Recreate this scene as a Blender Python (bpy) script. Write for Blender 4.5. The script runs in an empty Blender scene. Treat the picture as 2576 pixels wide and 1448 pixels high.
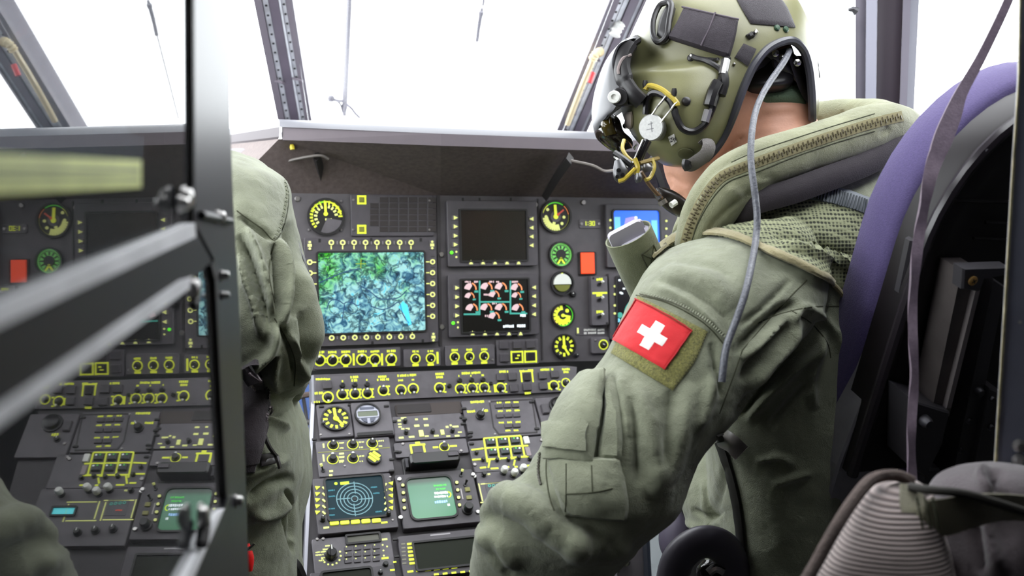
import bpy, bmesh, math, random
import numpy as np
from mathutils import Matrix, Vector
random.seed(7)
SC = bpy.context.scene
COL = SC.collection
# ------------------------------------------------------------------ camera
FPX, CX, CY = 2500.0, 1288.0, 724.0
PITCH = math.radians(7.0)
CAM = Vector((0, 0, 1.2))
FWD = Vector((0, math.cos(PITCH), -math.sin(PITCH)))
UPV = Vector((0, math.sin(PITCH), math.cos(PITCH)))
RGT = Vector((1, 0, 0))
cam = bpy.data.objects.new('camera', bpy.data.cameras.new('camera'))
COL.objects.link(cam)
cam.location = CAM
cam.rotation_euler = (math.pi / 2 - PITCH, 0, 0)
cam.data.sensor_width = 36
cam.data.lens = 36 * FPX / 2576
cam.data.clip_start = 0.02
cam.data.dof.use_dof = True
cam.data.dof.focus_distance = 1.4
cam.data.dof.aperture_fstop = 5.6
SC.camera = cam
# ------------------------------------------------------------------ world: bright overcast sky
W = bpy.data.worlds.new('overcast_sky')
SC.world = W
W.use_nodes = True
bgn = W.node_tree.nodes['Background']
bgn.inputs[0].default_value = (0.95, 0.975, 1.0, 1)
bgn.inputs[1].default_value = 8.5
SC.view_settings.view_transform = 'Standard'
SC.view_settings.look = 'None'
SC.view_settings.gamma = 1
SC.view_settings.use_curve_mapping = False
SC.view_settings.exposure = 0.0


def ray(px, py):
    return FWD + RGT * ((px - CX) / FPX) + UPV * ((CY - py) / FPX)


def P(px, py, d):
    return CAM + ray(px, py) * d


def pix(p):
    q = Vector(p) - CAM
    z = q.dot(FWD)
    return CX + FPX * q.dot(RGT) / z, CY - FPX * q.dot(UPV) / z, z


# ------------------------------------------------------------------ materials
def lin(c):
    return tuple(((x / 255) / 12.92 if x / 255 <= 0.04045 else ((x / 255 + 0.055) / 1.055) ** 2.4) for x in c)


MATS = {}


def mat(name, rgb, rough=0.5, metal=0.0, emit=0.0, noise=0.0, nscale=60, bump=0.0, bscale=300, spec=0.5, coat=0.0, sheen=0.0, nstretch=(1, 1, 1)):
    if name in MATS:
        return MATS[name]
    m = bpy.data.materials.new(name)
    m.use_nodes = True
    nt = m.node_tree
    b = nt.nodes['Principled BSDF']
    c = lin(rgb) + (1,)
    b.inputs['Base Color'].default_value = c
    b.inputs['Roughness'].default_value = rough
    b.inputs['Metallic'].default_value = metal
    b.inputs['Specular IOR Level'].default_value = spec
    b.inputs['Coat Weight'].default_value = coat
    b.inputs['Sheen Weight'].default_value = sheen
    if emit:
        b.inputs['Emission Color'].default_value = c
        b.inputs['Emission Strength'].default_value = emit
    if noise or bump:
        tc = nt.nodes.new('ShaderNodeTexCoord')
        mp = nt.nodes.new('ShaderNodeMapping')
        mp.inputs['Scale'].default_value = nstretch
        nt.links.new(tc.outputs['Object'], mp.inputs[0])
    if noise:
        n = nt.nodes.new('ShaderNodeTexNoise')
        n.inputs['Scale'].default_value = nscale
        n.inputs['Detail'].default_value = 5
        nt.links.new(mp.outputs[0], n.inputs['Vector'])
        r = nt.nodes.new('ShaderNodeValToRGB')
        r.color_ramp.elements[0].position = 0.3
        r.color_ramp.elements[1].position = 0.7
        r.color_ramp.elements[0].color = tuple(max(0, x * (1 - noise)) for x in c[:3]) + (1,)
        r.color_ramp.elements[1].color = tuple(min(1, x * (1 + noise)) for x in c[:3]) + (1,)
        nt.links.new(n.outputs['Fac'], r.inputs[0])
        nt.links.new(r.outputs[0], b.inputs['Base Color'])
    if bump:
        n2 = nt.nodes.new('ShaderNodeTexNoise')
        n2.inputs['Scale'].default_value = bscale
        n2.inputs['Detail'].default_value = 4
        nt.links.new(mp.outputs[0], n2.inputs['Vector'])
        bp = nt.nodes.new('ShaderNodeBump')
        bp.inputs['Strength'].default_value = bump
        bp.inputs['Distance'].default_value = 0.002
        nt.links.new(n2.outputs['Fac'], bp.inputs['Height'])
        nt.links.new(bp.outputs[0], b.inputs['Normal'])
    MATS[name] = m
    return m


PANEL = mat('panel_grey', (84, 80, 84), 0.55, noise=0.12, nscale=40, bump=0.15, bscale=900)
PANEL2 = mat('module_grey', (92, 88, 93), 0.5, noise=0.15, nscale=50, bump=0.12, bscale=900)
BEZEL = mat('bezel_grey', (76, 72, 77), 0.5, noise=0.1, nscale=60, bump=0.1, bscale=900)
BLACK = mat('matt_black', (26, 24, 25), 0.5)
KNOB = mat('knob_black', (24, 23, 24), 0.32)
DKSCR = mat('dark_screen', (22, 20, 18), 0.25, noise=0.3, nscale=30)
WHITE = mat('white_print', (225, 225, 220), 0.5)
YEL = mat('lit_legend_yellow', (208, 220, 60), 0.5, emit=0.75)
YEL2 = mat('lit_legend_pale', (214, 220, 130), 0.5, emit=0.6)
GRN = mat('lit_green', (90, 215, 60), 0.5, emit=0.6)
LED = mat('green_lamp', (90, 240, 40), 0.4, emit=1.2)
RED = mat('needle_red', (225, 90, 70), 0.5, emit=0.2)
ORANGE = mat('warning_lamp_orange', (240, 74, 30), 0.45, emit=0.75)
STEEL = mat('bare_steel', (190, 188, 186), 0.28, metal=0.9)
SCREW = mat('screw_steel', (150, 146, 145), 0.35, metal=0.8)
DARKM = mat('dark_metal', (58, 57, 62), 0.42, metal=0.3, noise=0.15, nscale=30)


# ------------------------------------------------------------------ mesh builder
class MB:
    def __init__(s):
        s.v = []
        s.f = []
        s.m = []

    def add(s, v, f, mi=0, mtx=None):
        o = len(s.v)
        if mtx is not None:
            v = [mtx @ Vector(p) for p in v]
        s.v += [tuple(p) for p in v]
        s.f += [tuple(i + o for i in q) for q in f]
        s.m += [mi] * len(f)
        return s

    def prism(s, pts, z0, z1, mi=0, inset=0.0, mtx=None):
        """closed outline in xy, extruded z0..z1; inset chamfers the top"""
        n = len(pts)
        cx = sum(p[0] for p in pts) / n
        cy = sum(p[1] for p in pts) / n
        v = [(p[0], p[1], z0) for p in pts]
        if inset:
            v += [(p[0], p[1], z1 - inset) for p in pts]
            t = []
            for p in pts:
                dx, dy = cx - p[0], cy - p[1]
                l = math.hypot(dx, dy) or 1
                t.append((p[0] + dx / l * inset * 1.2, p[1] + dy / l * inset * 1.2, z1))
            v += t
            k = 3
        else:
            v += [(p[0], p[1], z1) for p in pts]
            k = 2
        f = [tuple(range(n))[::-1], tuple(range((k - 1) * n, k * n))]
        for j in range(k - 1):
            for i in range(n):
                a, b = j * n + i, j * n + (i + 1) % n
                f.append((a, b, b + n, a + n))
        return s.add(v, f, mi, mtx)

    def box(s, x0, x1, y0, y1, z0, z1, mi=0, inset=0.0, mtx=None):
        return s.prism([(x0, y0), (x1, y0), (x1, y1), (x0, y1)], z0, z1, mi, inset, mtx)

    def rbox(s, x0, x1, y0, y1, z0, z1, r, mi=0, inset=0.0, n=4, mtx=None):
        return s.prism(rrect(x0, x1, y0, y1, r, n), z0, z1, mi, inset, mtx)

    def cyl(s, x, y, r, z0, z1, n=20, mi=0, r2=None, inset=0.0, mtx=None, ry=None):
        ry = r if ry is None else ry
        p = [(x + r * math.cos(2 * math.pi * i / n), y + ry * math.sin(2 * math.pi * i / n)) for i in range(n)]
        return s.prism(p, z0, z1, mi, inset, mtx)

    def frame(s, outer, inner, z0, z1, mi=0, mtx=None):
        """ring between two outlines with equal point count"""
        n = len(outer)
        v = [(p[0], p[1], z0) for p in outer] + [(p[0], p[1], z1) for p in outer] + [(p[0], p[1], z1) for p in inner] + [(p[0], p[1], z0) for p in inner]
        f = []
        for j in range(4):
            for i in range(n):
                a, b = j * n + i, j * n + (i + 1) % n
                c, d = ((j + 1) % 4) * n + (i + 1) % n, ((j + 1) % 4) * n + i
                f.append((a, b, c, d))
        return s.add(v, f, mi, mtx)

    def ring(s, x, y, ri, ro, z0, z1, n=24, mi=0, a0=0, a1=360, mtx=None):
        if a1 - a0 >= 360:
            o = [(x + ro * math.cos(2 * math.pi * i / n), y + ro * math.sin(2 * math.pi * i / n)) for i in range(n)]
            q = [(x + ri * math.cos(2 * math.pi * i / n), y + ri * math.sin(2 * math.pi * i / n)) for i in range(n)]
            return s.frame(o, q, z0, z1, mi, mtx)
        o, q = [], []
        for i in range(n + 1):
            a = math.radians(a0 + (a1 - a0) * i / n)
            o.append((x + ro * math.cos(a), y + ro * math.sin(a)))
            q.append((x + ri * math.cos(a), y + ri * math.sin(a)))
        pts = o + q[::-1]
        v = [(p[0], p[1], z1) for p in pts]
        m = n + 1
        f = [(i, i + 1, 2 * m - 2 - i, 2 * m - 1 - i) for i in range(n)]
        return s.add(v, f, mi, mtx)

    def bar(s, x0, y0, x1, y1, w, z0, z1, mi=0, mtx=None):
        dx, dy = x1 - x0, y1 - y0
        l = math.hypot(dx, dy) or 1
        nx, ny = -dy / l * w / 2, dx / l * w / 2
        return s.prism([(x0 + nx, y0 + ny), (x0 - nx, y0 - ny), (x1 - nx, y1 - ny), (x1 + nx, y1 + ny)], z0, z1, mi, 0, mtx)

    def tube(s, pts, r, n=8, mi=0, flat=None, cap=True, up=None):
        """swept tube through 3-D points; r number or list; flat=(a,b) elliptic section scale"""
        pts = [Vector(p) for p in pts]
        k = len(pts)
        rs = r if isinstance(r, (list, tuple)) else [r] * k
        v, f = [], []
        nrm = None
        for i, p in enumerate(pts):
            t = (pts[min(i + 1, k - 1)] - pts[max(i - 1, 0)]).normalized()
            if nrm is None:
                a = Vector(up) if up is not None else (Vector((0, 0, 1)) if abs(t.z) < 0.9 else Vector((1, 0, 0)))
                nrm = (a - t * a.dot(t)).normalized()
            else:
                nrm = (nrm - t * nrm.dot(t)).normalized()
            bn = t.cross(nrm)
            fa, fb = flat if flat else (1, 1)
            for j in range(n):
                a = 2 * math.pi * j / n
                v.append(p + nrm * (rs[i] * fa * math.cos(a)) + bn * (rs[i] * fb * math.sin(a)))
        for i in range(k - 1):
            for j in range(n):
                a, b = i * n + j, i * n + (j + 1) % n
                f.append((a, b, b + n, a + n))
        if cap:
            f.append(tuple(range(n))[::-1])
            f.append(tuple(range((k - 1) * n, k * n)))
        return s.add(v, f, mi)

    def lathe(s, prof, n=20, mi=0, mtx=None):
        """profile [(r,z)...] around z"""
        v, f = [], []
        for r, z in prof:
            for j in range(n):
                a = 2 * math.pi * j / n
                v.append((r * math.cos(a), r * math.sin(a), z))
        for i in range(len(prof) - 1):
            for j in range(n):
                a, b = i * n + j, i * n + (j + 1) % n
                f.append((a, b, b + n, a + n))
        f.append(tuple(range(n))[::-1])
        f.append(tuple(range((len(prof) - 1) * n, len(prof) * n)))
        return s.add(v, f, mi, mtx)

    def mesh(s, name, mats, smooth=False):
        me = bpy.data.meshes.new(name)
        me.from_pydata(s.v, [], s.f)
        if not isinstance(mats, (list, tuple)):
            mats = [mats]
        for m in mats:
            me.materials.append(m)
        if len(mats) > 1:
            me.polygons.foreach_set('material_index', s.m)
        bm = bmesh.new()
        bm.from_mesh(me)
        bmesh.ops.recalc_face_normals(bm, faces=bm.faces)
        bm.to_mesh(me)
        bm.free()
        if smooth:
            me.polygons.foreach_set('use_smooth', [True] * len(me.polygons))
            if smooth != 'all':
                me.set_sharp_from_angle(angle=math.radians(40))
        me.update()
        return me


def rrect(x0, x1, y0, y1, r, n=4):
    pts = []
    for cx, cy, a0 in ((x1 - r, y1 - r, 0), (x0 + r, y1 - r, 90), (x0 + r, y0 + r, 180), (x1 - r, y0 + r, 270)):
        for i in range(n + 1):
            a = math.radians(a0 + 90 * i / n)
            pts.append((cx + r * math.cos(a), cy + r * math.sin(a)))
    return pts


def catmull(pts, k):
    """dense Catmull-Rom through vectors (numpy rows)"""
    a = np.array(pts, float)
    out = []
    n = len(a)
    for i in range(n - 1):
        p0, p1, p2, p3 = a[max(i - 1, 0)], a[i], a[i + 1], a[min(i + 2, n - 1)]
        for j in range(k):
            t = j / k
            out.append(0.5 * (2 * p1 + (p2 - p0) * t + (2 * p0 - 5 * p1 + 4 * p2 - p3) * t * t + (3 * p1 - p0 - 3 * p2 + p3) * t ** 3))
    out.append(a[-1])
    return out


def cpath(pxd, k=6):
    """pixel path [(px,py,depth)...] -> smooth list of world points"""
    return [P(*q) for q in catmull(pxd, k)]


# ------------------------------------------------------------------ objects
WM = {}


def thing(name, label, cat, mtx, group=None, kind=None):
    o = bpy.data.objects.new(name, None)
    COL.objects.link(o)
    if isinstance(mtx, Vector):
        mtx = Matrix.Translation(mtx)
    o.matrix_world = mtx
    o.empty_display_size = 0.02
    WM[o] = mtx
    props(o, label, cat, group, kind)
    return o


def props(o, label=None, cat=None, group=None, kind=None):
    if label:
        o['label'] = label
    if cat:
        o['category'] = cat
    if group:
        o['group'] = group
    if kind:
        o['kind'] = kind
    return o


def part(name, mb, mats, parent=None, smooth=False, at=None, world=False, label=None, kind=None):
    """mesh (MB or mesh data) as a child; coordinates local to the parent thing unless world=True"""
    me = mb.mesh(name, mats, smooth) if isinstance(mb, MB) else mb
    o = bpy.data.objects.new(name, me)
    COL.objects.link(o)
    root = parent
    if parent is not None:
        o.parent = parent
        if world:
            me.transform(WM[parent].inverted())
        WM[o] = WM[parent]
    else:
        WM[o] = Matrix()
    if at is not None:
        o.matrix_local = at if isinstance(at, Matrix) else Matrix.Translation(at)
        WM[o] = WM[o] @ o.matrix_local
    if label:
        o['label'] = label
    if kind:
        o['kind'] = kind
    return o


def solo(name, mb, mats, label, cat, group=None, smooth=False, origin=None, kind=None):
    """a thing that is one mesh in world coordinates; origin moves its pivot"""
    me = mb.mesh(name, mats, smooth) if isinstance(mb, MB) else mb
    if origin is None:
        z = np.array([v.co for v in me.vertices])
        origin = Vector(((z[:, 0].min() + z[:, 0].max()) / 2, (z[:, 1].min() + z[:, 1].max()) / 2, z[:, 2].min()))
    me.transform(Matrix.Translation(-Vector(origin)))
    o = bpy.data.objects.new(name, me)
    COL.objects.link(o)
    o.location = origin
    WM[o] = Matrix.Translation(origin)
    props(o, label, cat, group, kind)
    return o


CACHE = {}


def geo(key, fn):
    if key not in CACHE:
        CACHE[key] = fn()
    return CACHE[key]


# ------------------------------------------------------------------ aircraft frame
EX = ray(9000, 560).normalized()
UP = (Vector((0, 0, 1)) - EX * EX.z).normalized()
NB = EX.cross(UP)          # points aft, toward the cabin


class Plane:
    def __init__(s, px, py, d, tilt):
        t = math.radians(tilt)
        s.o = P(px, py, d)
        s.x = EX
        s.y = (UP * math.cos(t) - NB * math.sin(t)).normalized()
        s.z = s.x.cross(s.y)
        s.m = Matrix((s.x, s.y, s.z)).transposed().to_4x4()
        s.m.translation = s.o
        s.inv = s.m.inverted()

    def hit(s, px, py, lift=0.0):
        r = ray(px, py)
        o = s.o + s.z * lift
        k = (o - CAM).dot(s.z) / r.dot(s.z)
        return CAM + r * k, k

    def uv(s, px, py):
        q = s.inv @ s.hit(px, py)[0]
        return q.x, q.y

    def at(s, px, py, lift=0.0):
        u, v = s.uv(px, py)
        return s.m @ Matrix.Translation((u, v, lift))

    def k(s, px, py):
        return s.hit(px, py)[1] / FPX


PA = Plane(930, 735, 1.93, 8)
dB = PA.hit(1110, 930)[1] - 0.035
PB = Plane(1110, 932, dB, 24)
dC = PB.hit(1110, 1010)[1] - 0.004
PC = Plane(1110, 1012, dC, 48)
# ================================================================== cabin shell (aircraft frame: u right, s forward, h up)
AM = Matrix((EX, -NB, UP)).transposed().to_4x4()


def A(u, s, h):
    return AM @ Vector((u, s, h))


def toA(p):
    return AM.inverted() @ Vector(p)


def struct(name, mb, m, smooth=False, parent=None):
    me = mb.mesh(name, m, smooth)
    o = bpy.data.objects.new(name, me)
    COL.objects.link(o)
    if parent is None:
        o['kind'] = 'structure'
        WM[o] = Matrix()
    else:
        o.parent = parent
        WM[o] = WM[parent]
    return o


def abox(mb, u0, u1, s0, s1, h0, h1, mi=0):
    return mb.box(u0, u1, s0, s1, h0, h1, mi, 0, AM)


WALLM = mat('cabin_liner', (66, 66, 66), 0.7, noise=0.1, nscale=8)
CEILM = mat('roof_liner', (60, 60, 62), 0.8, noise=0.1, nscale=8)
FLOORM = mat('floor_mat', (48, 47, 48), 0.8, noise=0.25, nscale=30, bump=0.3, bscale=200)
UL, UR = -0.66, 1.28
struct('floor', abox(MB(), UL, UR, -1.7, 2.3, 0.0, 0.04), FLOORM)
mb = MB()
abox(mb, UL, UR, -1.7, 0.62, 1.74, 1.80)
abox(mb, UL, UL + 0.16, 0.62, 1.55, 1.74, 1.80)
abox(mb, UR - 0.16, UR, 0.62, 1.55, 1.74, 1.80)
abox(mb, 0.12, 0.52, 0.62, 1.55, 1.72, 1.80)
abox(mb, UL, UR, 1.50, 1.62, 1.72, 1.80)
struct('ceiling', mb, CEILM)
mb = MB()
abox(mb, UR, UR + 0.05, -1.7, 2.3, 0.0, 1.12)
abox(mb, UR, UR + 0.05, -1.7, 0.98, 1.12, 1.78)
abox(mb, UR, UR + 0.05, 0.98, 2.3, 1.64, 1.78)
struct('wall_right', mb, WALLM)
mb = MB()
abox(mb, UL - 0.05, UL, 0.25, 2.3, 0.0, 1.02)
abox(mb, UL - 0.05, UL, 0.25, 0.62, 1.02, 1.78)
abox(mb, UL - 0.05, UL, -1.7, 0.25, 0.0, 1.78)
abox(mb, UL - 0.05, UL, 0.62, 2.3, 1.64, 1.78)
struct('wall_left', mb, WALLM)
struct('wall_rear', abox(MB(), UL - 0.05, UR + 0.05, -1.75, -1.7, 0.0, 1.8), WALLM)


def on_front(px, py, s0=2.3):
    """where a sight line meets the front bulkhead: (u, h)"""
    n = -NB
    r = ray(px, py)
    q = toA(CAM + r * ((s0 - toA(CAM).y) / r.dot(n)))
    return q.x, q.z


cu0, ch1 = on_front(725, 968)
cu1, ch0 = on_front(800, 1190)
du0, dh1 = on_front(1600, 1326)
du1 = on_front(1702, 1380)[0]
dh0 = 0.04
mb = MB()
abox(mb, UL - 0.05, cu0, 2.3, 2.34, 0.0, 1.18)
abox(mb, cu0, cu1, 2.3, 2.34, 0.0, ch0)
abox(mb, cu0, cu1, 2.3, 2.34, ch1, 1.18)
abox(mb, cu1, du0, 2.3, 2.34, 0.0, 1.18)
abox(mb, du0, du1, 2.3, 2.34, dh1, 1.18)
abox(mb, du1, UR + 0.05, 2.3, 2.34, 0.0, 1.18)
struct('wall_front', mb, WALLM)


# ---- glass panes
def glass_mat(name, f0, tint, rough=0.0, haze=0.0):
    """thin sheet: clear (tinted) with a Schlick reflection"""
    m = bpy.data.materials.new(name)
    m.use_nodes = True
    nt = m.node_tree
    for n in list(nt.nodes):
        nt.nodes.remove(n)
    out = nt.nodes.new('ShaderNodeOutputMaterial')
    mx = nt.nodes.new('ShaderNodeMixShader')
    lw = nt.nodes.new('ShaderNodeLayerWeight')
    lw.inputs['Blend'].default_value = 0.5
    pw = nt.nodes.new('ShaderNodeMath')
    pw.operation = 'POWER'
    pw.inputs[1].default_value = 5
    ma = nt.nodes.new('ShaderNodeMath')
    ma.operation = 'MULTIPLY_ADD'
    ma.inputs[1].default_value = 1 - f0
    ma.inputs[2].default_value = f0
    tr = nt.nodes.new('ShaderNodeBsdfTransparent')
    tr.inputs[0].default_value = tint + (1,)
    gl = nt.nodes.new('ShaderNodeBsdfGlossy')
    gl.inputs['Roughness'].default_value = rough
    nt.links.new(lw.outputs['Facing'], pw.inputs[0])
    nt.links.new(pw.outputs[0], ma.inputs[0])
    nt.links.new(ma.outputs[0], mx.inputs[0])
    nt.links.new(tr.outputs[0], mx.inputs[1])
    nt.links.new(gl.outputs[0], mx.inputs[2])
    if haze:  # diffuse grey mixed in so that reflections look hazy and lighter
        df = nt.nodes.new('ShaderNodeBsdfDiffuse')
        df.inputs[0].default_value = (0.5, 0.5, 0.52, 1)
        m2 = nt.nodes.new('ShaderNodeMixShader')
        m2.inputs[0].default_value = haze
        nt.links.new(mx.outputs[0], m2.inputs[1])
        nt.links.new(df.outputs[0], m2.inputs[2])
        mx = m2
    nt.links.new(mx.outputs[0], out.inputs[0])
    return m


CHIN_BLUE = glass_mat('chin_glass_blue', 0.03, (0.035, 0.055, 0.12))
CHIN_GREY = glass_mat('chin_glass_grey', 0.03, (0.085, 0.092, 0.095))
CLEAR = glass_mat('clear_windscreen', 0.03, (0.97, 0.98, 0.98))


def quad_pane(name, pts, th=0.004, m=None):
    a, b, c, d = [Vector(p) for p in pts]
    n = (b - a).cross(d - a).normalized() * th
    mb = MB()
    mb.add([a, b, c, d, a + n, b + n, c + n, d + n], [(0, 1, 2, 3), (7, 6, 5, 4), (0, 4, 5, 1), (1, 5, 6, 2), (2, 6, 7, 3), (3, 7, 4, 0)])
    return struct(name, mb, m or CLEAR)


# ---- windscreen pillars (dark beam, raised rails, pale screwed seal strips, hook clips)
PILL = mat('pillar_violet_grey', (92, 84, 96), 0.45, noise=0.1, nscale=15)
PILLD = mat('pillar_rail', (104, 97, 106), 0.4)
SEAL = mat('window_seal_pale', (196, 198, 204), 0.5, noise=0.2, nscale=40)
LB, LT = P(742, 300, 2.45), P(688, 0, 2.12)
RB, RT = P(1440, 314, 2.55), P(1574, 0, 2.14)


def pillar(name, label, b, t, wpx, spec, clips, mirror=1):
    """b,t: foot and a higher point of the beam axis (world); spec: (from,to,height,material) across the width"""
    ax = (t - b).normalized()
    foot = b - ax * 0.12
    top = t + ax * 0.75
    x = (EX - ax * EX.dot(ax)).normalized()
    z = x.cross(ax)
    if z.dot(NB) < 0:
        z = -z
        x = -x
    m = Matrix((x, ax, z)).transposed().to_4x4()
    m.translation = foot
    L = (top - foot).length
    w = wpx * 2.45 / FPX
    th = thing(name, label, 'window post', m)
    part('beam', MB().box(-w / 2, w / 2, 0, L, -0.05, 0.0), PILL, th)
    for nm, a0, a1, h, mm in spec:
        if nm == 'seal_strip':
            mb = MB().box((a0 - .5) * w, (a1 - .5) * w, 0, L, 0, h)
            y = 0.02
            while y < L:
                mb.cyl(((a0 + a1) / 2 - .5) * w, y, w * 0.035, h, h + 0.001, 6, 1)
                y += 0.028
            part(nm, mb, [mm, BLACK], th)
        else:
            part(nm, MB().box((a0 - .5) * w, (a1 - .5) * w, 0, L, 0, h, 0, 0.0015), mm, th)
    for cu, cl in clips:
        mb = MB()
        mb.tube([((cu - .5) * w - 0.012, cl, 0.006), ((cu - .5) * w - 0.002, cl + 0.003, 0.012), ((cu - .5) * w + 0.008, cl - 0.001, 0.014), ((cu - .5) * w + 0.012, cl - 0.012, 0.008)], 0.0035, 6)
        part('hook_clip', mb, PILLD, th, smooth=True)
    return th


STRIPS = [('rail', 0.0, 0.2, 0.012, PILLD), ('seal_strip', 0.22, 0.36, 0.004, SEAL), ('rail', 0.37, 0.62, 0.006, PILL),
          ('bead', 0.63, 0.69, 0.006, SEAL), ('seal_strip', 0.70, 0.80, 0.004, SEAL), ('rail', 0.81, 1.0, 0.012, PILLD)]
pillar('windscreen_pillar', 'dark windscreen post with two pale screwed strips, left of the map screen', LB, LT, 82, STRIPS, [(0.22, 0.27), (0.8, 0.27)])
STRIPS2 = [('rail', 0.0, 0.26, 0.014, PILLD), ('seal_strip', 0.28, 0.42, 0.004, SEAL), ('bead', 0.43, 0.56, 0.005, SEAL), ('rail', 0.58, 0.82, 0.008, PILL), ('bead', 0.84, 0.92, 0.005, SEAL), ('rail', 0.93, 1.0, 0.01, PILLD)]
th = pillar('windscreen_pillar', 'dark windscreen post with a cream hose, in front of the helmet', RB, RT, 88, STRIPS2, [(0.26, 0.19), (0.3, 0.40)])
CREAM = mat('cream_hose', (214, 198, 160), 0.5)
part('hose', MB().tube(cpath([(1428, 312, 2.45), (1463, 220, 2.35), (1488, 160, 2.28), (1492, 145, 2.26)]), 0.007, 8), CREAM, th, True, world=True)
part('hose_fitting', MB().tube(cpath([(1490, 150, 2.24), (1500, 135, 2.23), (1512, 130, 2.24)]), [0.008, 0.011] * 6 + [0.009], 8), CREAM, th, True, world=True)
part('valve', MB().tube(cpath([(1545, 90, 2.2), (1553, 70, 2.2), (1562, 58, 2.2)]), [0.012, 0.014, 0.012, 0.01, 0.013, 0.012, 0.01, 0.012, 0.014, 0.012, 0.01, 0.012, 0.012], 8), mat('pale_fitting', (220, 220, 216), 0.4), th, True, world=True)
part('red_tag', MB().tube(cpath([(1483, 208, 2.24), (1492, 182, 2.24)]), 0.006, 6), mat('red_tape', (190, 50, 55), 0.5), th, True, world=True)
# outer left post near the edge of the cockpit
axl = (LT - LB)
quad_pane('window_1', [LB + EX * 0.04 - UP * .05, RB - EX * 0.04 - UP * .05, RB + (RT - RB) * 2.3 - EX * 0.04, LB + axl * 2.3 + EX * 0.04])
quad_pane('window_2', [LB - EX * 0.72 - UP * .05 + NB * .25, LB - EX * 0.04 - UP * .05, LB + axl * 2.3 - EX * 0.04, LB + axl * 2.3 - EX * 0.5 + NB * .05])
quad_pane('window_3', [RB + EX * 0.04 - UP * .05, RB + EX * 0.55 - UP * .05 + NB * .35, RB + (RT - RB) * 2.3 + EX * 0.35 + NB * .05, RB + (RT - RB) * 2.3 + EX * 0.04])
quad_pane('window_4', [A(UR + .02, 0.98, 1.12), A(UR + .02, 2.1, 1.12), A(UR + .02, 2.1, 1.64), A(UR + .02, 0.98, 1.64)])
quad_pane('window_5', [A(UL - .02, 0.62, 1.02), A(UL - .02, 2.1, 1.02), A(UL - .02, 2.1, 1.64), A(UL - .02, 0.62, 1.64)])

quad_pane('window_6', [A(cu0, 2.32, ch0), A(cu1, 2.32, ch0), A(cu1, 2.32, ch1), A(cu0, 2.32, ch1)], 0.0, CHIN_BLUE)
quad_pane('window_7', [A(du0, 2.32, dh0), A(du1, 2.32, dh0), A(du1, 2.32, dh1), A(du0, 2.32, dh1)], 0.0, CHIN_GREY)

# ---- door post on the right: vertical, with ribs and a pale edge
dp = thing('door_post', 'tall dark grey door post with ribbed profile behind the pilot shoulder', 'window post', P(2228, 330, 1.80))
DPM = mat('door_post_grey', (92, 88, 98), 0.35, noise=0.08, nscale=10)


def vstrip(x0, x1, xb0, xb1, d, th_, m, name):
    b = [P(xb0, 420, d), P(xb1, 420, d)]
    t = [P(x0, -120, d), P(x1, -120, d)]
    n = -ray((x0 + x1) / 2, 200).normalized() * th_
    mb = MB()
    mb.add([b[0], b[1], t[1], t[0], b[0] - n, b[1] - n, t[1] - n, t[0] - n], [(0, 1, 2, 3), (7, 6, 5, 4), (0, 4, 5, 1), (1, 5, 6, 2), (2, 6, 7, 3), (3, 7, 4, 0)])
    part(name, mb, m, dp, world=True)


vstrip(2152, 2180, 2152, 2176, 1.79, 0.05, DPM, 'flange')
vstrip(2180, 2208, 2176, 2202, 1.77, 0.06, mat('door_post_pale', (128, 128, 140), 0.3), 'rib')
vstrip(2208, 2276, 2202, 2258, 1.80, 0.04, mat('door_post_dark', (58, 50, 58), 0.4), 'web')
vstrip(2276, 2296, 2258, 2276, 1.77, 0.06, DPM, 'rib')
vstrip(2296, 2318, 2276, 2292, 1.79, 0.05, mat('door_post_edge', (112, 112, 120), 0.3), 'flange')
part('latch_pin', MB().tube([P(2134, 25, 1.76), P(2145, 23, 1.76), P(2156, 30, 1.76)], [0.003, 0.005, 0.008], 8), DARKM, dp, True, world=True)

# ---- glareshield
HOOD = mat('glareshield_underside', (96, 85, 83), 0.85, noise=0.18, nscale=120, bump=0.25, bscale=600)
LIPM = mat('glareshield_lip', (98, 90, 96), 0.6, noise=0.06, nscale=20)
TOPM = mat('glareshield_top', (92, 92, 98), 0.35)
gl = thing('glareshield', 'dark brown-grey anti-glare hood overhanging the instrument panel', 'glareshield', P(1100, 480, 1.95))
PG = Plane(1110, 340, 1.80, 0)
st = []       # stations along the hood edge: lip bottom, lip top, crown, forward top, under (at panel)
for x, yt, dd in ((455, 343, 2.50), (580, 322, 2.22), (703, 299, 1.81), (1110, 316, None), (1530, 332, None), (1950, 346, None)):
    if dd is None:
        dd = PG.hit(x, yt)[1]
    k = 118 / max(418 - yt, 60) if False else 1.0
    crown = P(x, yt, dd)
    s_ = 1.81 / dd
    lt = P(x, yt + 20 * s_, dd - 0.012)
    lb = P(x, yt + 50 * s_, dd - 0.010)
    fwd = crown - NB * 0.75 + UP * 0.0
    st.append((lb, lt, crown, fwd))
mb = MB()
v = [q for s_ in st for q in (s_[1], s_[2] + (s_[1] - s_[2]) * .35 - NB * .0, s_[2] - NB * .012, s_[3])]
f = []
for i in range(len(st) - 1):
    for j in range(3):
        a = i * 4 + j
        f.append((a, a + 1, a + 5, a + 4))
mb.add(v, f)
part('hood_top', mb, TOPM, gl, True, world=True)
mb = MB()
for i, s_ in enumerate(st):
    x = (455, 580, 703, 1110, 1530, 1950)[i]
    if x < 703:
        un = PA.hit(x, 480 - (703 - x) * 0.06)[0]
    else:
        un = PA.hit(x, 487 + (x - 760) * 0.0148, 0.0)[0]
    mb.v += [tuple(s_[0] - NB * .006), tuple(un - NB * 0.002)]
mb.f += [(2 * i, 2 * i + 2, 2 * i + 3, 2 * i + 1) for i in range(len(st) - 1)]
mb.m = [0] * len(mb.f)
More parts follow.
